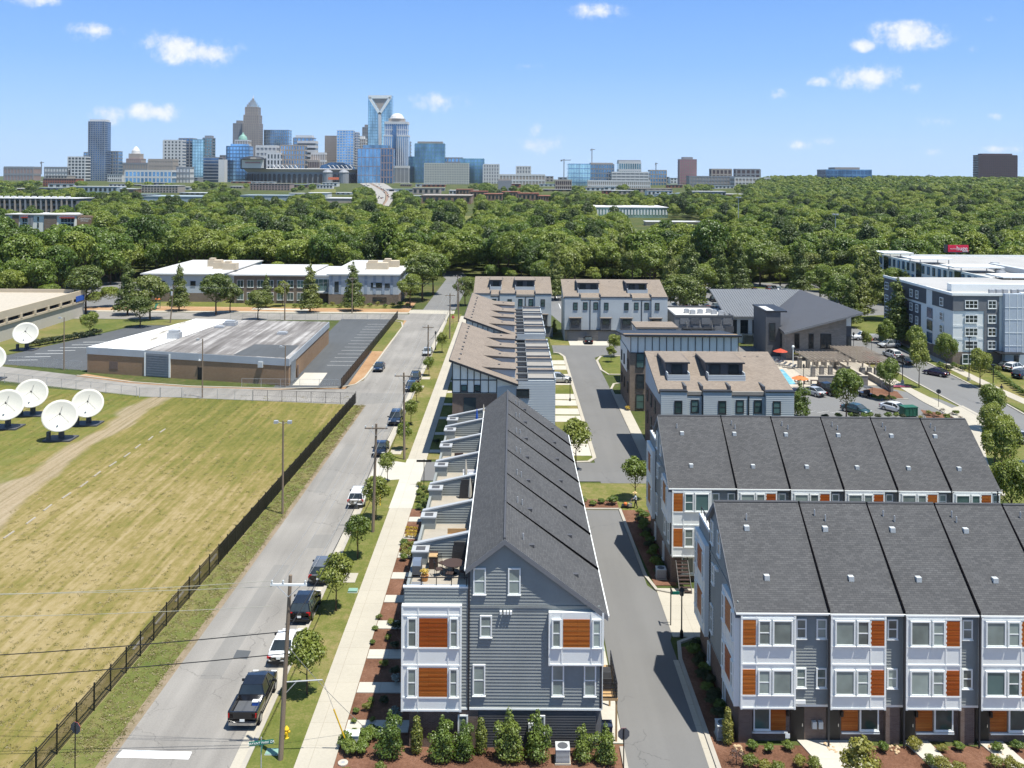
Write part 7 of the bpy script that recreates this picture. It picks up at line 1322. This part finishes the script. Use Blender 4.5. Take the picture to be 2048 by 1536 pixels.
WS = cached('stop', lambda: MB().yprism([(-.1, 0), (.1, 0), (.07, .09), (-.07, .09)], -.95, .95).mesh('wheel_stop', 'deck_tile'))
def wstop(label, x, y, rz, grp): tag(ob('wheel_stop', WS, loc=(x, y, .004), rz=rz), label, 'wheel stop', grp)
for k in range(12): wstop('old concrete wheel stop in the row across the open field', -51.6+.12*(k % 3)+k*.09, 91+k*3.9, R(90+(k*37 % 7)-3), 'wheel stops in the open field')
for k in range(19): y = 73+k*4.1; wstop('old concrete wheel stop lying along the picket fence', FX(y)-1.0, y, R(90), 'wheel stops along the picket fence')
rnd2 = random.Random(4)
# ---------------------------------------------------------------- poles, wires, lamps and signs
def upole(label, x, y, h, arm=2.4, armmat='pole_wood', lean=(0, 0), transformer=False):
    t = T('utility_pole', label, 'utility pole', (x, y, 0)); top = Vector((lean[0], lean[1], h)); MB().tube((0, 0, -.2), top, .17, .11, 10).build('pole', 'pole_wood', t); zc = h-.45; cx_ = lean[0]*zc/h; a = MB().box(cx_-arm/2, -.14, zc-.06, cx_+arm/2, -.03, zc+.07).build('crossarm', armmat, t)
    for xx in (-arm/2+.1, -.35, arm/2-.1): MB().lathe([(.03, zc+.07), (.07, zc+.1), (.05, zc+.2), (.07, zc+.24), (.03, zc+.3)], 8, cx_+xx, -.085).build('insulator', 'plastic_grey', a)
    for s in (-1, 1): MB().tube((cx_+s*.75, -.12, zc-.05), (cx_, -.13, zc-.75), .025, None, 5).build('brace', 'galv', a)
    if transformer: MB().tube((.35, 0, h-2.6), (.35, 0, h-1.6), .26, None, 12).build('transformer', 'plastic_grey', t)
    return (x+lean[0], y, zc)
p1 = upole('near utility pole with a white crossarm at the corner by the black pickup', -14.45, 58.6, 11.6, 2.3, 'trim_white', (.5, .3)); p2 = upole('utility pole with wooden crossarm beside the lone white suv', -14.25, 96.2, 11.3, 2.4, 'pole_wood', (.3, 0)); p3 = upole('utility pole by the driveway apron trees', -13.85, 121, 11.4, 2.4, 'pole_wood', (-.15, 0)); p4 = upole('utility pole past the close pair of parked cars', -15.9, 177.5, 8.6, 2.2); p5 = upole('utility pole at the far junction beside the lamp', -14.0, 211.5, 10.4, 2.4); p6 = upole('utility pole across the far junction', -13.4, 236, 10.2, 2.2); p7 = upole('utility pole on the far street behind the school corner', -15, 258, 9.8, 2.2); p8 = upole('leaning utility pole with transformer behind the warehouse', -85.5, 232, 9.5, 2.2, 'pole_wood', (.8, 0), True); p9 = upole('utility pole along the school street', -43, 250, 9.8, 2.2); p10 = upole('utility pole at the warehouse rear corner', -58, 237, 9.6, 2.2)
def wire(label, a, b, sag=.6, r=.018, grp='overhead wires', m='wire_grey'):
    a = Vector(a); b = Vector(b); n_ = 14; mb = MB(); mb.path([a.lerp(b, i/n_)-Vector((0, 0, 4*sag*(i/n_)*(1-i/n_))) for i in range(n_+1)], r, 4); tag(mb.build('overhead_wire', m), label, 'wire', grp)
mat('wire_grey', (.28, .28, .27), .5, 0); mat('wire_black', (.02, .02, .02), .6, 0); mat('wire_tan', (.42, .4, .32), .5, 0)
chainp = [p1, p2, p3, p4, p5, p6, p7]
for a, b in zip(chainp, chainp[1:]):
    for dx in (-1.05, -.3, 1.05): wire('thin overhead wire running from pole to pole along the street', (a[0]+dx, a[1], a[2]+.3), (b[0]+dx, b[1], b[2]+.3), .7, .014)
    wire('thick overhead cable lower down along the street poles', (a[0]+.12, a[1], a[2]-2.6), (b[0]+.12, b[1], b[2]-2.6), .9, .03, 'overhead cables', 'wire_black')
for dz, dy in ((0, 0), (-.35, .6), (-1.6, .3)): wire('pale overhead wire crossing the field from the near utility pole', (p1[0]-1.1, p1[1], p1[2]+.2+dz), (-85, 60+dy*6, 11+dz), 1.4, .016, 'wires across the field', 'wire_tan')
for dz in (-3.0, -4.4): wire('thick dark cable crossing the field from the near utility pole', (p1[0]-.2, p1[1], p1[2]+dz), (-85, 56, 10+dz), 1.3, .03, 'cables across the field', 'wire_black')
for a, b in ((p8, p10), (p10, p9), (p9, p6)):
    for dx in (-.8, .8): wire('thin overhead wire along the school street', (a[0], a[1]+dx, a[2]+.3), (b[0], b[1]+dx, b[2]+.3), .8, .014, 'wires along the school street')
wire('service wire from the near utility pole down to the townhouse bed', (p1[0], p1[1], p1[2]-4), (-9.6, 61.5, .4), .2, .016, 'service wires')
st = T('pole_strut', 'horizontal guy strut with stay wire and yellow guard on the near pole', 'guy strut', (-14.2, 58.7, 0)); MB().tube((.1, 0, 4.9), (2.35, .1, 5.0), .045, None, 6).build('strut', 'galv', st); MB().tube((.05, 0, 4.2), (.7, 0, 4.9), .03, None, 5).build('brace', 'galv', st); MB().tube((2.35, .1, 5.0), (3.9, 1.0, .05), .014, None, 4).build('stay_wire', 'galv', st); MB().tube((3.0, .5, 2.9), (3.9, 1.0, .05), .05, None, 6).build('wire_guard', 'yellow', st)
for k, (x, y) in enumerate(((-14.9, 90.5), (-14.6, 104))): st2 = T('guy_guard', ['yellow stay-wire guard by the thin young street tree', 'yellow stay-wire guard behind the second utility pole'][k], 'guy guard', (x, y, 0)); MB().tube((0, 0, 0), (-.15, .7, 2.2), .05, None, 6).build('guard', 'yellow', st2); MB().tube((-.15, .7, 2.2), (-.35, 1.7, 5), .012, None, 4).build('stay_wire', 'galv', st2)
def lpole(label, x, y, h, n_=2, m='pole_wood', head='galv'):
    t = T('light_pole', label, 'light pole', (x, y, 0)); MB().tube((0, 0, -.2), (0, 0, h), .13, .09, 8).build('pole', m, t)
    for i in range(n_): s = -1 if i == 0 else 1; MB().tube((0, 0, h-.3), (s*.55, -.1, h-.1), .03, None, 5).build('bracket', 'galv', t); MB().box(s*.75-.22, -.3, h-.25, s*.75+.22, .1, h+.05).build('floodlight', head, t)
lpole('wooden floodlight pole inside the picket fence beside the field', -24.9, 101.3, 10.2); lpole('wooden floodlight pole at the field gate by the lane', -51.4, 154.2, 9.8, 1); lpole('wooden floodlight pole on the grass by the west lot', -84.7, 175.3, 10, 1); lpole('bare wooden pole at the warehouse yard corner', -39.6, 162.4, 7.2, 1)
def mast(px_, yt, yb, Y, label): z0 = terr(PZ(px_, yb, Y).x, Y); p = PZ(px_, yt, Y); t = T('light_mast', label, 'light mast', (p.x, Y, 0)); MB().tube((0, 0, z0), (0, 0, p.z), .32, .14, 8).build('mast', 'galv', t); [MB().box(math.cos(a)*1.1-.35, math.sin(a)*1.1-.35, p.z-.4, math.cos(a)*1.1+.35, math.sin(a)*1.1+.35, p.z+.1).build('lamp_head', 'galv', t) for a in (0, 1.57, 3.14, 4.71)]; MB().tube((0, 0, p.z-.5), (0, 0, p.z-.2), 1.2, None, 10).build('ring', 'galv', t)
mast(1671, 428, 545, 420, 'tall grey light mast in front of the eastern wood'); mast(1477, 394, 470, 520, 'tall grey light mast farther back in the wood'); mast(735, 405, 455, 640, 'tall grey light mast in the wood below the motorway'); mast(923, 398, 440, 700, 'tall grey light mast below the brick yards')
def lamp(label, x, y, h=3.9, z=0.): t = T('street_lamp', label, 'street lamp', (x, y, z)); MB().lathe([(.16, 0), (.13, .5), (.06, .65), (.05, h-.6)], 10).build('post', 'black_metal', t); MB().lathe([(.06, h-.6), (.17, h-.5), (.2, h-.15), (.12, h)], 8).build('lantern', 'glass_dark', t); MB().lathe([(.26, h-.12), (.14, h+.05), (.02, h+.18)], 8).build('cap', 'black_metal', t)
q = G(1408, 1290); lamp('black lantern lamp post at the alley end of the front charcoal row', 13.9, 74.6); q = G(1140, 803); lamp('black lantern lamp post by the driveways of the mono-pitch row', q.x, q.y); q = G(871, 700); lamp('black lantern lamp post on the pavement near the far junction', q.x, q.y); q = G(1607, 782); lamp('black lantern lamp post beside the pool terrace steps', q.x, q.y, 4.6); q = G(1707, 705); lamp('black lantern lamp post at the corner of the clubhouse', q.x, q.y, 4.2); q = G(1936, 1640); lamp('black lantern lamp post in the bed before the fourth brick doorway', 31.4, 54.2, 3.2)
for k, (x, y, h) in enumerate(((1805, 768, 5), (1986, 810, 6.5), (1938, 762, 8))): q = G(x, y); t = T('street_lamp', ['dark square-headed lamp post at the lot island', 'dark square-headed lamp post beside the walk tree', 'tall dark lamp post on a concrete foot before the apartments'][k], 'street lamp', (q.x, q.y, 0)); MB().tube((0, 0, 0), (0, 0, h), .08, None, 8).build('post', 'black_metal', t); MB().box(-.3, -.3, h, .3, .3, h+.18).build('lamp_head', 'black_metal', t); MB().tube((0, 0, 0), (0, 0, .7), .28, None, 10).build('foot', 'concrete', t)
q = G(1586, 738); t = T('street_lamp', 'white lamp post at the pool terrace by the stone wing', 'street lamp', (q.x, q.y, .1)); MB().tube((0, 0, 0), (0, 0, 4.0), .08, None, 8).build('post', 'trim_white', t); MB().ball((0, 0, 4.25), .28).build('globe', 'trim_white', t)
OCT = [(.38*math.cos(R(22.5+45*i)), .38*math.sin(R(22.5+45*i))) for i in range(8)]
def stop(label, x, y, rz, face_front, h=2.6):
    t = T('stop_sign', label, 'stop sign', (x, y, 0), R(rz)); MB().tube((0, 0, -.1), (0, 0, h+.35), .035, None, 6).build('post', 'black_metal' if h > 2.4 else 'galv', t); f_ = MB().xprism([(a, h+b) for a, b in OCT], -.06, -.04).build('sign_face', mat('sign_red', (.5, .01, .015), .5, .05), t); MB().xprism([(a*1.02, h+b*1.02) for a, b in OCT], -.038, -.02).build('sign_back', 'slate_panel', t); text('STOP', .27, 'trim_white', f_, Matrix.Translation((0, -.065, h)) @ UP)
q = G(165, 1530); stop('stop sign seen from behind at the picket fence corner', q.x, q.y-1, 160, False, 2.9); stop('stop sign seen from behind at the alley mouth by the gabled townhouse', 7.15, 57.4, 185, False, 2.5); q = G(906, 655); stop('red stop sign at the far junction', q.x, q.y, 10, True); q = G(1743, 702); stop('red stop sign at the far bend of the right-hand street', q.x, q.y, 10, True); q = G(1877, 815); stop('stop sign seen from behind at the exit of the parking lot', q.x, q.y, 150, False)
sg = T('street_sign', 'green street name sign reading BRYANT PARK at the street corner', 'street sign', G(522, 1575)); zz = 2.6; MB().tube((0, 0, 0), (0, 0, zz+.45), .04, None, 6).build('post', 'galv', sg); bl = MB(Matrix.Rotation(R(12), 4, 'Z')).box(-.72, -.06, zz, .72, -.04, zz+.27).build('blade', 'sign_green', sg); text('BRYANT PARK DR', .19, 'trim_white', bl, Matrix.Rotation(R(12), 4, 'Z') @ Matrix.Translation((0, -.065, zz+.13)) @ UP); MB(Matrix.Rotation(R(100), 4, 'Z')).box(-.55, -.06, zz-.3, .55, -.04, zz-.05).build('blade', 'sign_green', sg)
sg2 = T('street_sign', 'dark street name sign post beside the front charcoal row end', 'street sign', (13.35, 76.5, 0)); MB().tube((0, 0, 0), (0, 0, 3.2), .045, None, 6).build('post', 'black_metal', sg2); MB().box(-.05, -.03, 2.6, .75, .03, 2.85).build('blade', 'sign_green', sg2); MB().box(-.03, -.6, 2.9, .03, .2, 3.15).build('blade', 'black_metal', sg2)
sg3 = T('street_sign', 'dark street name sign post at the driveway apron beside the terrace row', 'street sign', (-10.3, 110.5, 0)); MB().tube((0, 0, 0), (0, 0, 3.3), .045, None, 6).build('post', 'black_metal', sg3); MB().box(-.9, -.03, 2.95, .9, .03, 3.2).build('blade', 'black_metal', sg3)
# street furniture near the corner
hy = T('fire_hydrant', 'yellow fire hydrant beside the near utility pole', 'hydrant', G(573, 1477)); MB().lathe([(.17, 0), (.17, .08), (.11, .1), (.12, .55), (.17, .58), (.17, .64), (.12, .72), (.05, .82)], 12).build('barrel', 'yellow', hy)
for a in (0, 180, 270): MB(Matrix.Rotation(R(a), 4, 'Z')).tube((.08, 0, .45), (.24, 0, .45), .07, None, 8).build('outlet_cap', 'yellow', hy)
for k, (x, y) in enumerate(((545, 1506), (706, 1184), (1198, 1300))): q = G(x, y); t = T('meter_lid', ['pale green utility lid by the near pole', 'small green utility box in the lawn strip by the grey suv', 'small green utility lid beside the gabled townhouse'][k], 'utility lid', (q.x, q.y, .05)); MB().box(-.4, -.3, 0, .4, .3, .08 if k != 1 else .18).build('lid', mat('lid_green', (.2, .34, .27), .7, .08), t); MB().box(-.43, -.33, -.04, .43, .33, .03).build('rim', 'plastic_grey', t)
q = G(704, 1492); t = T('utility_pedestal', 'grey utility pedestal box among low shrubs', 'utility box', (q.x, q.y, .05)); MB().box(-.45, -.3, 0, .45, .3, .75).build('cabinet', 'plastic_grey', t); MB().box(-.48, -.33, .75, .48, .33, .82).build('lid', 'trim_white', t)
q = G(686, 1528); t = T('manhole_ring', 'round concrete access lid in the corner mulch', 'manhole', (q.x, q.y, .04)); MB().lathe([(.32, 0), (.32, .07), (.12, .075)], 18).build('ring', 'concrete_new', t); MB().lathe([(.12, .05), (.12, .08), (.02, .081)], 12).build('cover', 'galv', t)
for k, (x, y) in enumerate(((697, 1157), (800, 1000), (806, 975), (792, 905), (839, 775), (852, 757))):
    q = G(x, y); slab('utility_pad', [(q.x-.75, q.y-1), (q.x+.75, q.y-1), (q.x+.75, q.y+1), (q.x-.75, q.y+1)], .085, 'concrete')
def acunit(label, x, y, z=.05, s=1.): t = T('air_conditioner', label, 'air conditioner', (x, y, z)); t.scale = (s,)*3; MB().box(-.42, -.42, .08, .42, .42, .85).build('casing', 'slate_panel', t); b = MB(); [b.box(-.44, -.44, .14+i*.08, .44, .44, .17+i*.08) for i in range(9)]; b.build('louvres', 'plastic_grey', t, kind='stuff'); MB().box(-.45, -.45, .86, .45, .45, .93).build('top', 'plastic_grey', t); MB().lathe([(.33, .93), (.33, .95), (.1, .955)], 16).build('fan_grille', 'slate_panel', t); MB().box(-.5, -.5, -.02, .5, .5, .07).build('pad', 'concrete', t)
q = G(1125, 1522); acunit('grey air conditioner unit before the charcoal siding', q.x, q.y); q = G(1318, 1168); acunit('air conditioner in the shaded bed at the rear row end', 14.0, 85.6); acunit('air conditioner in the shaded bed at the front row end', 14.2, 61.3)
MB_ = T('electric_meter', 'grey electric meter cabinet on the charcoal siding', 'meter', (1.45, 59.97, 0)); MB().box(-.18, -.22, 1.1, .18, -.02, 1.7).build('cabinet', 'plastic_grey', MB_); MB().tube((0, -.1, 0), (0, -.1, 1.1), .04).build('conduit', 'galv', MB_); MB().tube((0, -.24, 1.45), (0, -.22, 1.45), .1, None, 10).build('dial', 'lamp_clear', MB_)
q = G(1212, 1445); tb = T('wheelie_bin', 'dark wheeled bin beside the gabled townhouse corner', 'bin', (6.5, 60.9, .06)); MB().hexa([(-.25, -.3, .1), (.25, -.3, .1), (.25, .3, .1), (-.25, .3, .1), (-.3, -.38, 1.0), (.3, -.38, 1.0), (.3, .36, 1.0), (-.3, .36, 1.0)]).build('bin', 'navy_plastic' if 'navy_plastic' in MATS else mat('navy_plastic', (.02, .03, .06), .5, .05), tb); MB().box(-.32, -.4, 1.0, .32, .38, 1.07).build('lid', 'navy_plastic', tb); [MB().tube((s*.28, .3, .12), (s*.34, .3, .12), .12, None, 10).build('wheel', 'rubber', tb) for s in (-1, 1)]
for k in range(5):     # concrete walks to the brick doors
    x0, x1 = ((19.0, 22.6), (25.95, 27.6), (30.85, 32.5), (35.75, 37.4), (40.6, 42))[k]; slab('entry_path', [(x0, 60.9), (x1, 60.9), (x1+.6, 57.2), (x1+1.4, 50), (x1-.4, 50), (x0+.9, 57.2)], .1, 'concrete_new')
for k, (x, y) in enumerate(((1477, 1500), (1660, 1496), (1790, 1500), (1990, 1502))):
    q = G(x, y); t = T('splash_stones', ['heap of tan drainage stones at the first brick corner', 'tan drainage stones by the second doorway', 'tan drainage stones by the third doorway', 'tan drainage stones by the fourth doorway'][k], 'stones', (q.x, q.y, .03)); rs = random.Random(k)
    for i in range(14): MB().ball((rs.uniform(-.3, .3), rs.uniform(-.6, .4), .05), rs.uniform(.07, .14), None, .07, 6, 4).build('stone', 'river_stone', t)
for k, (x, y) in enumerate(((1575, 1490), (1992, 1482))): q = G(x, y); t = T('yard_sign', ['small white yard sign by the first window sill', 'small blue yard sign by the fourth window sill'][k], 'sign', (q.x, q.y, 0)); MB().tube((0, 0, 0), (0, 0, .5), .015).build('stake', 'galv', t); MB().box(-.15, -.02, .45, .15, .0, .75).build('panel', 'trim_white' if k == 0 else 'blue_fabric', t)
q = G(1752, 788); t = T('bicycle_hoop', 'round steel bicycle hoop beside the lot island', 'bicycle rack', (66.0, 163.5, .05)); MB().path([(.55*math.cos(a/10*math.pi*2), 0, .6+.55*math.sin(a/10*math.pi*2)) for a in range(11)], .03, 5).build('hoop', 'steel', t); MB().box(-.15, -.1, 0, .15, .1, .06).build('foot', 'steel', t)
t = T('flower_bed', 'strip of pink bedding flowers beside the stone wall', 'flowers', (69.6, 164.8, .05)); MB().box(-1.6, -.5, 0, 1.6, .5, .12).build('soil', 'mulch', t); rs = random.Random(2); b = MB(); [b.ball((rs.uniform(-1.5, 1.5), rs.uniform(-.45, .45), .2), .1, None, None, 5, 4) for i in range(90)]; b.build('blossom', mat('blossom', (.4, .1, .16), .8, .3, 6), t, kind='stuff')
# playground by the school
t = T('playground_slide', 'green and orange playground slide in the school grounds', 'slide', (-98, 256.5, .03)); MB().box(-.6, -.5, 1.4, .6, .5, 1.5).build('platform', 'plastic_green', t); [MB().box(x, y, 0, x+.08, y+.08, 2.6).build('post', 'plastic_green', t) for x in (-.6, .52) for y in (-.5, .42)]; MB().hexa([(-.3, -.5, 1.35), (.3, -.5, 1.35), (.3, -2.6, .15), (-.3, -2.6, .15), (-.3, -.5, 1.45), (.3, -.5, 1.45), (.3, -2.6, .25), (-.3, -2.6, .25)]).build('chute', 'plastic_green', t); MB().lathe([(.95, 2.6), (.1, 3.2)], 4).build('roof', 'orange_fabric', t)
# ---------------------------------------------------------------- roof terrace furniture (terrace floor at 9.64)
TZ = 9.64
def rtable(label, x, y, r=.75):
    t = T('round_table', label, 'table', (x, y, TZ)); MB().lathe([(r, .70), (r, .74), (.05, .745)], 20).build('tabletop', 'wicker', t); MB().lathe([(.3, 0), (.06, .08), (.05, .7)], 10).build('pedestal', 'black_metal', t)
rtable('dark round table on the first roof terrace', -3.9, 63.9)
for k in range(6):
    a = R(60*k+20); t = T('patio_chair', 'ornate dark metal chair around the round roof terrace table', 'chair', (-3.9+1.05*math.cos(a), 63.9+1.05*math.sin(a), TZ), a+R(90), 'chairs round the terrace table'); MB().box(-.24, -.24, .42, .24, .24, .46).build('seat', 'wicker', t); b = MB(); [b.tube((-.22+i*.11, -.24, .46), (-.2+i*.1, -.3, .95), .015, None, 4) for i in range(5)]; b.tube((-.24, -.29, .95), (.24, -.29, .95), .02, None, 5); b.build('backrest', 'black_metal', t); [MB().tube((x, y, 0), (x, y, .43), .018, None, 4).build('leg', 'black_metal', t) for x in (-.22, .22) for y in (-.22, .22)]
def cover(label, x, y, w_, d_, h_, m='black_fabric'): t = T('covered_barbecue', label, 'barbecue', (x, y, TZ)); MB().hexa([(-w_/2, -d_/2, 0), (w_/2, -d_/2, 0), (w_/2, d_/2, 0), (-w_/2, d_/2, 0), (-w_*.42, -d_*.4, h_*.75), (w_*.42, -d_*.4, h_*.75), (w_*.42, d_*.4, h_*.75), (-w_*.42, d_*.4, h_*.75)]).build('cart_cover', m, t); MB().box(-w_*.36, -d_*.34, h_*.75, w_*.36, d_*.34, h_).build('hood_cover', m, t)
cover('tall black covered frame against the first divider wall', -3.6, 66.0, 1.1, .25, 1.35); cover('large black covered screen against the third divider wall', -3.7, 78.9, 1.3, .3, 1.6); cover('low grey covered box at the railing of the first terrace', -6.1, 61.0, 1.0, .7, .55, 'mid_grey')
b = T('planter_box', 'dark wooden planter cabinet beside the first terrace wall', 'planter', (-5.35, 65.0, TZ)); MB().box(-.28, -.5, 0, .28, .5, .85).build('cabinet', 'wicker', b); MB().box(-.3, -.52, .85, .3, .1, .9).build('top', 'timber', b)
t = T('grill', 'stainless grill on the outer corner of the first terrace', 'barbecue', (-6.35, 63.6, TZ)); MB().box(-.3, -.5, .2, .3, .5, .8).build('cart', 'slate_panel', t); MB().yprism([(-.45, .8), (.45, .8), (.3, 1.1), (-.3, 1.1)], -.28, .28).build('hood', 'steel', t); MB().tube((-.34, -.3, .95), (-.34, .3, .95), .02).build('handle', 'steel', t)
shrub('potted orange flowering plant on the first terrace', -5.75, 62.7, 'yellow', .65, TZ+.3, 'potted_plant', 'plant'); pt = T('plant_pot', 'dark pot holding the orange flowers on the first terrace', 'pot', (-5.75, 62.7, TZ)); MB().lathe([(.2, 0), (.28, .4), (.24, .42)], 12).build('pot', 'terracotta', pt); MB().lathe([(.24, .38), (.05, .39)], 12).build('soil', 'mulch', pt)
t = T('bench', 'thin metal bench on the second roof terrace', 'bench', (-4.0, 69.6, TZ)); MB().box(-.7, -.2, .42, .7, .2, .46).build('seat', 'timber', t); [MB().box(x, -.18, 0, x+.05, .18, .42).build('leg', 'black_metal', t) for x in (-.65, .6)]; MB().box(-.7, .18, .46, .7, .22, .85).build('backrest', 'timber', t)
for k, x in enumerate((-4.9, -3.5)):
    t = T('wicker_armchair', ['dark wicker armchair with pale cushion nearer the terrace edge', 'dark wicker armchair with pale cushion nearer the roof'][k], 'armchair', (x, 88.6, TZ), R(8-16*k)); MB().box(-.4, -.4, .05, .4, .4, .38).build('seat_base', 'wicker', t); MB().box(-.28, -.36, .38, .28, .28, .5).build('cushion', 'cushion', t); MB().box(-.42, .28, .05, .42, .42, .85).build('backrest', 'wicker', t); [MB().box(s*.34-.07, -.4, .05, s*.34+.07, .3, .62).build('armrest', 'wicker', t) for s in (-1, 1)]
for k, (x, y, m, l) in enumerate(((-3.9, 81.2, 'beige_fabric', 'closed cream parasol on the roof terrace with the sofa'), (-3.3, 76.3, 'beige_fabric', 'closed tan parasol beside the black covered screen'), (-3.6, 99.0, 'blue_fabric', 'folded bright blue parasol on the far roof terrace'), (-2.95, 101.0, 'beige_fabric', 'closed white parasol at the end of the gabled row'))):
    t = T('closed_parasol', l, 'parasol', (x, y, TZ)); MB().tube((0, 0, 0), (0, 0, 2.6), .03).build('pole', 'black_metal', t); MB().lathe([(.06, .9), (.17, 1.0), (.13, 1.8), (.03, 2.6)], 9).build('canopy', m, t); MB().lathe([(.3, 0), (.28, .08), (.05, .1)], 10).build('base', 'galv', t)
t = T('outdoor_sofa', 'white and blue cushioned sofa on the third roof terrace', 'sofa', (-3.5, 83.6, TZ)); MB().box(-.8, -.4, .08, .8, .4, .4).build('base', 'cushion', t); [MB().box(-.75+i*.5, -.36, .4, -.3+i*.5, .3, .55).build('cushion', 'shirt_pale', t) for i in range(3)]; MB().box(-.8, .3, .08, .8, .45, .8).build('backrest', 'cushion', t)
t = T('coffee_table', 'low pale table with green mat on the third roof terrace', 'table', (-5.2, 82.0, TZ)); MB().box(-.5, -.35, .3, .5, .35, .36).build('tabletop', 'plastic_grey', t); [MB().box(x, y, 0, x+.05, y+.05, .3).build('leg', 'black_metal', t) for x in (-.45, .4) for y in (-.3, .25)]; MB().box(-.3, -.2, .36, .3, .2, .38).build('mat', mat('mat_green', (.1, .4, .1), .8, .1), t)
# ---------------------------------------------------------------- people
def person(label, loc, rz, joints, cols, hat=None):
    """joints: name -> (pos, radius); one skinned body, coloured by height"""
    ed = [('pelvis', 'waist'), ('waist', 'chest'), ('chest', 'neck'), ('neck', 'head'), ('head', 'crown')]
    for s in 'lr': ed += [('pelvis', 'hip'+s), ('hip'+s, 'knee'+s), ('knee'+s, 'ankle'+s), ('ankle'+s, 'toe'+s), ('chest', 'sho'+s), ('sho'+s, 'elb'+s), ('elb'+s, 'wri'+s), ('wri'+s, 'hand'+s)]
    names = list(joints); idx = {n: i for i, n in enumerate(names)}; me = bpy.data.meshes.new('body'); me.from_pydata([joints[n][0] for n in names], [(idx[a], idx[b]) for a, b in ed], [])
    o = bpy.data.objects.new('body', me); C.objects.link(o); md = o.modifiers.new('skin', 'SKIN'); sv = me.skin_vertices[0].data
    for n in names: r_ = joints[n][1]; sv[idx[n]].radius = (r_, r_)
    sv[idx['pelvis']].use_root = True; sb = o.modifiers.new('sub', 'SUBSURF'); sb.levels = sb.render_levels = 1; bpy.context.view_layer.update()
    m2 = bpy.data.meshes.new_from_object(o.evaluated_get(bpy.context.evaluated_depsgraph_get())); bpy.data.objects.remove(o); m2.materials.clear()
    for c_ in cols: m2.materials.append(MATS[c_])
    hz = joints['pelvis'][0][2]; nz_ = joints['neck'][0][2]; ew = [Vector(joints[k_][0]) for k_ in ('wril', 'wrir', 'handl', 'handr')]
    for p in m2.polygons:
        c_ = p.center; p.material_index = 0 if c_.z > nz_+.02 or min((c_-e).length for e in ew) < .11 else (1 if c_.z > hz+.02 else (3 if c_.z < .12 else 2)); p.use_smooth = True
    t = T('person', label, 'person', loc, rz); ob('body', m2, t)
    hp = Vector(joints['crown'][0])
    if hat: MB().lathe([(.27, hp.z+.0), (.26, hp.z+.03), (.12, hp.z+.04), (.1, hp.z+.16), (.03, hp.z+.18)], 14, hp.x, hp.y).build('hat', hat, t)
    else: MB().ball((hp.x, hp.y, hp.z+.0), .1, .11, .1, 8, 6).build('hair', 'wicker', t)
    for s in 'lr':
        h_ = Vector(joints['hand'+s][0]); fb = MB()
        for i in range(4): fb.tube(h_+Vector((-.03+.02*i, 0, 0)), h_+Vector((-.03+.02*i, .05, -.05)), .01, .008, 5)
        fb.tube(h_+Vector((.03, -.02, .01)), h_+Vector((.05, .03, -.01)), .011, .009, 5); fb.build('fingers', 'skin', t)
    return t
def stand(fwd=0., arms=None, step=.12):
    j = {'pelvis': ((0, 0, .93), .14), 'waist': ((0, 0, 1.1), .14), 'chest': ((0, fwd*.5, 1.35), .16), 'neck': ((0, fwd*.8, 1.5), .06), 'head': ((0, fwd+.03, 1.62), .095), 'crown': ((0, fwd+.03, 1.72), .08)}
    for s, n_ in ((-1, 'l'), (1, 'r')):
        st_ = step*s; j.update({'hip'+n_: ((s*.1, 0, .86), .1), 'knee'+n_: ((s*.11, st_*.8+.03, .48), .07), 'ankle'+n_: ((s*.11, st_*1.4-.03, .09), .05), 'toe'+n_: ((s*.12, st_*1.4+.14, .04), .04)})
        if arms: j.update({'sho'+n_: ((s*.2, fwd*.5, 1.38), .065), 'elb'+n_: ((s*.24, .14, 1.16), .048), 'wri'+n_: ((s*.2, .40, 1.06), .036), 'hand'+n_: ((s*.19, .48, 1.04), .036)})
        else: j.update({'sho'+n_: ((s*.2, fwd*.5, 1.38), .065), 'elb'+n_: ((s*.25, -st_*.6, 1.12), .048), 'wri'+n_: ((s*.26, -st_*1.2+.06, .88), .036), 'hand'+n_: ((s*.26, -st_*1.3+.08, .80), .036)})
    return j
person('person in a straw hat and pale shirt pushing a mower at the alley end', (14.1, 103.6, .05), R(80), stand(.1, True), ['skin', 'shirt_pale', 'trousers', 'wicker'], 'straw'); person('person in dark clothes walking along the pavement below the apartments', G(2003, 790)+Vector((0, 0, .1)), R(150), stand(.02, None, .16), ['skin', 'trousers', 'trousers', 'rubber'])
t = T('lawn_mower', 'lawn mower with orange engine pushed by the person in the straw hat', 'mower', (12.95, 103.8, .05), R(80)); MB().box(-.3, -.35, .12, .3, .4, .3).build('deck', 'black_metal', t); MB().lathe([(.2, .3), (.2, .5), (.1, .58)], 10).build('engine', 'orange_fabric', t); [MB().tube((x, y, .12), (x+.06, y, .12), .12, None, 10).build('wheel', 'rubber', t) for x in (-.36, .3) for y in (-.3, .35)]; [MB().tube((s*.22, -.35, .3), (s*.19, -.68, 1.0), .018).build('handle_bar', 'steel', t) for s in (-1, 1)]; MB().tube((-.2, -.68, 1.0), (.2, -.68, 1.0), .018).build('grip', 'rubber', t); MB().box(-.22, -.75, .2, .22, -.36, .5).build('grass_bag', 'beige_fabric', t)
# ---------------------------------------------------------------- thin summer haze over the whole scene
hm = bpy.data.materials.new('haze'); hm.use_nodes = True; nn_ = hm.node_tree.nodes; nn_.clear(); pv = nn_.new('ShaderNodeVolumePrincipled'); pv.inputs['Color'].default_value = (.82, .9, 1, 1); pv.inputs['Density'].default_value = .00003; pv.inputs['Anisotropy'].default_value = .2
ho = nn_.new('ShaderNodeOutputMaterial'); hm.node_tree.links.new(pv.outputs[0], ho.inputs['Volume'])
hz_ = MB().box(-9500, -70, -3, 9500, 9100, 420).build('haze', hm, kind='stuff')
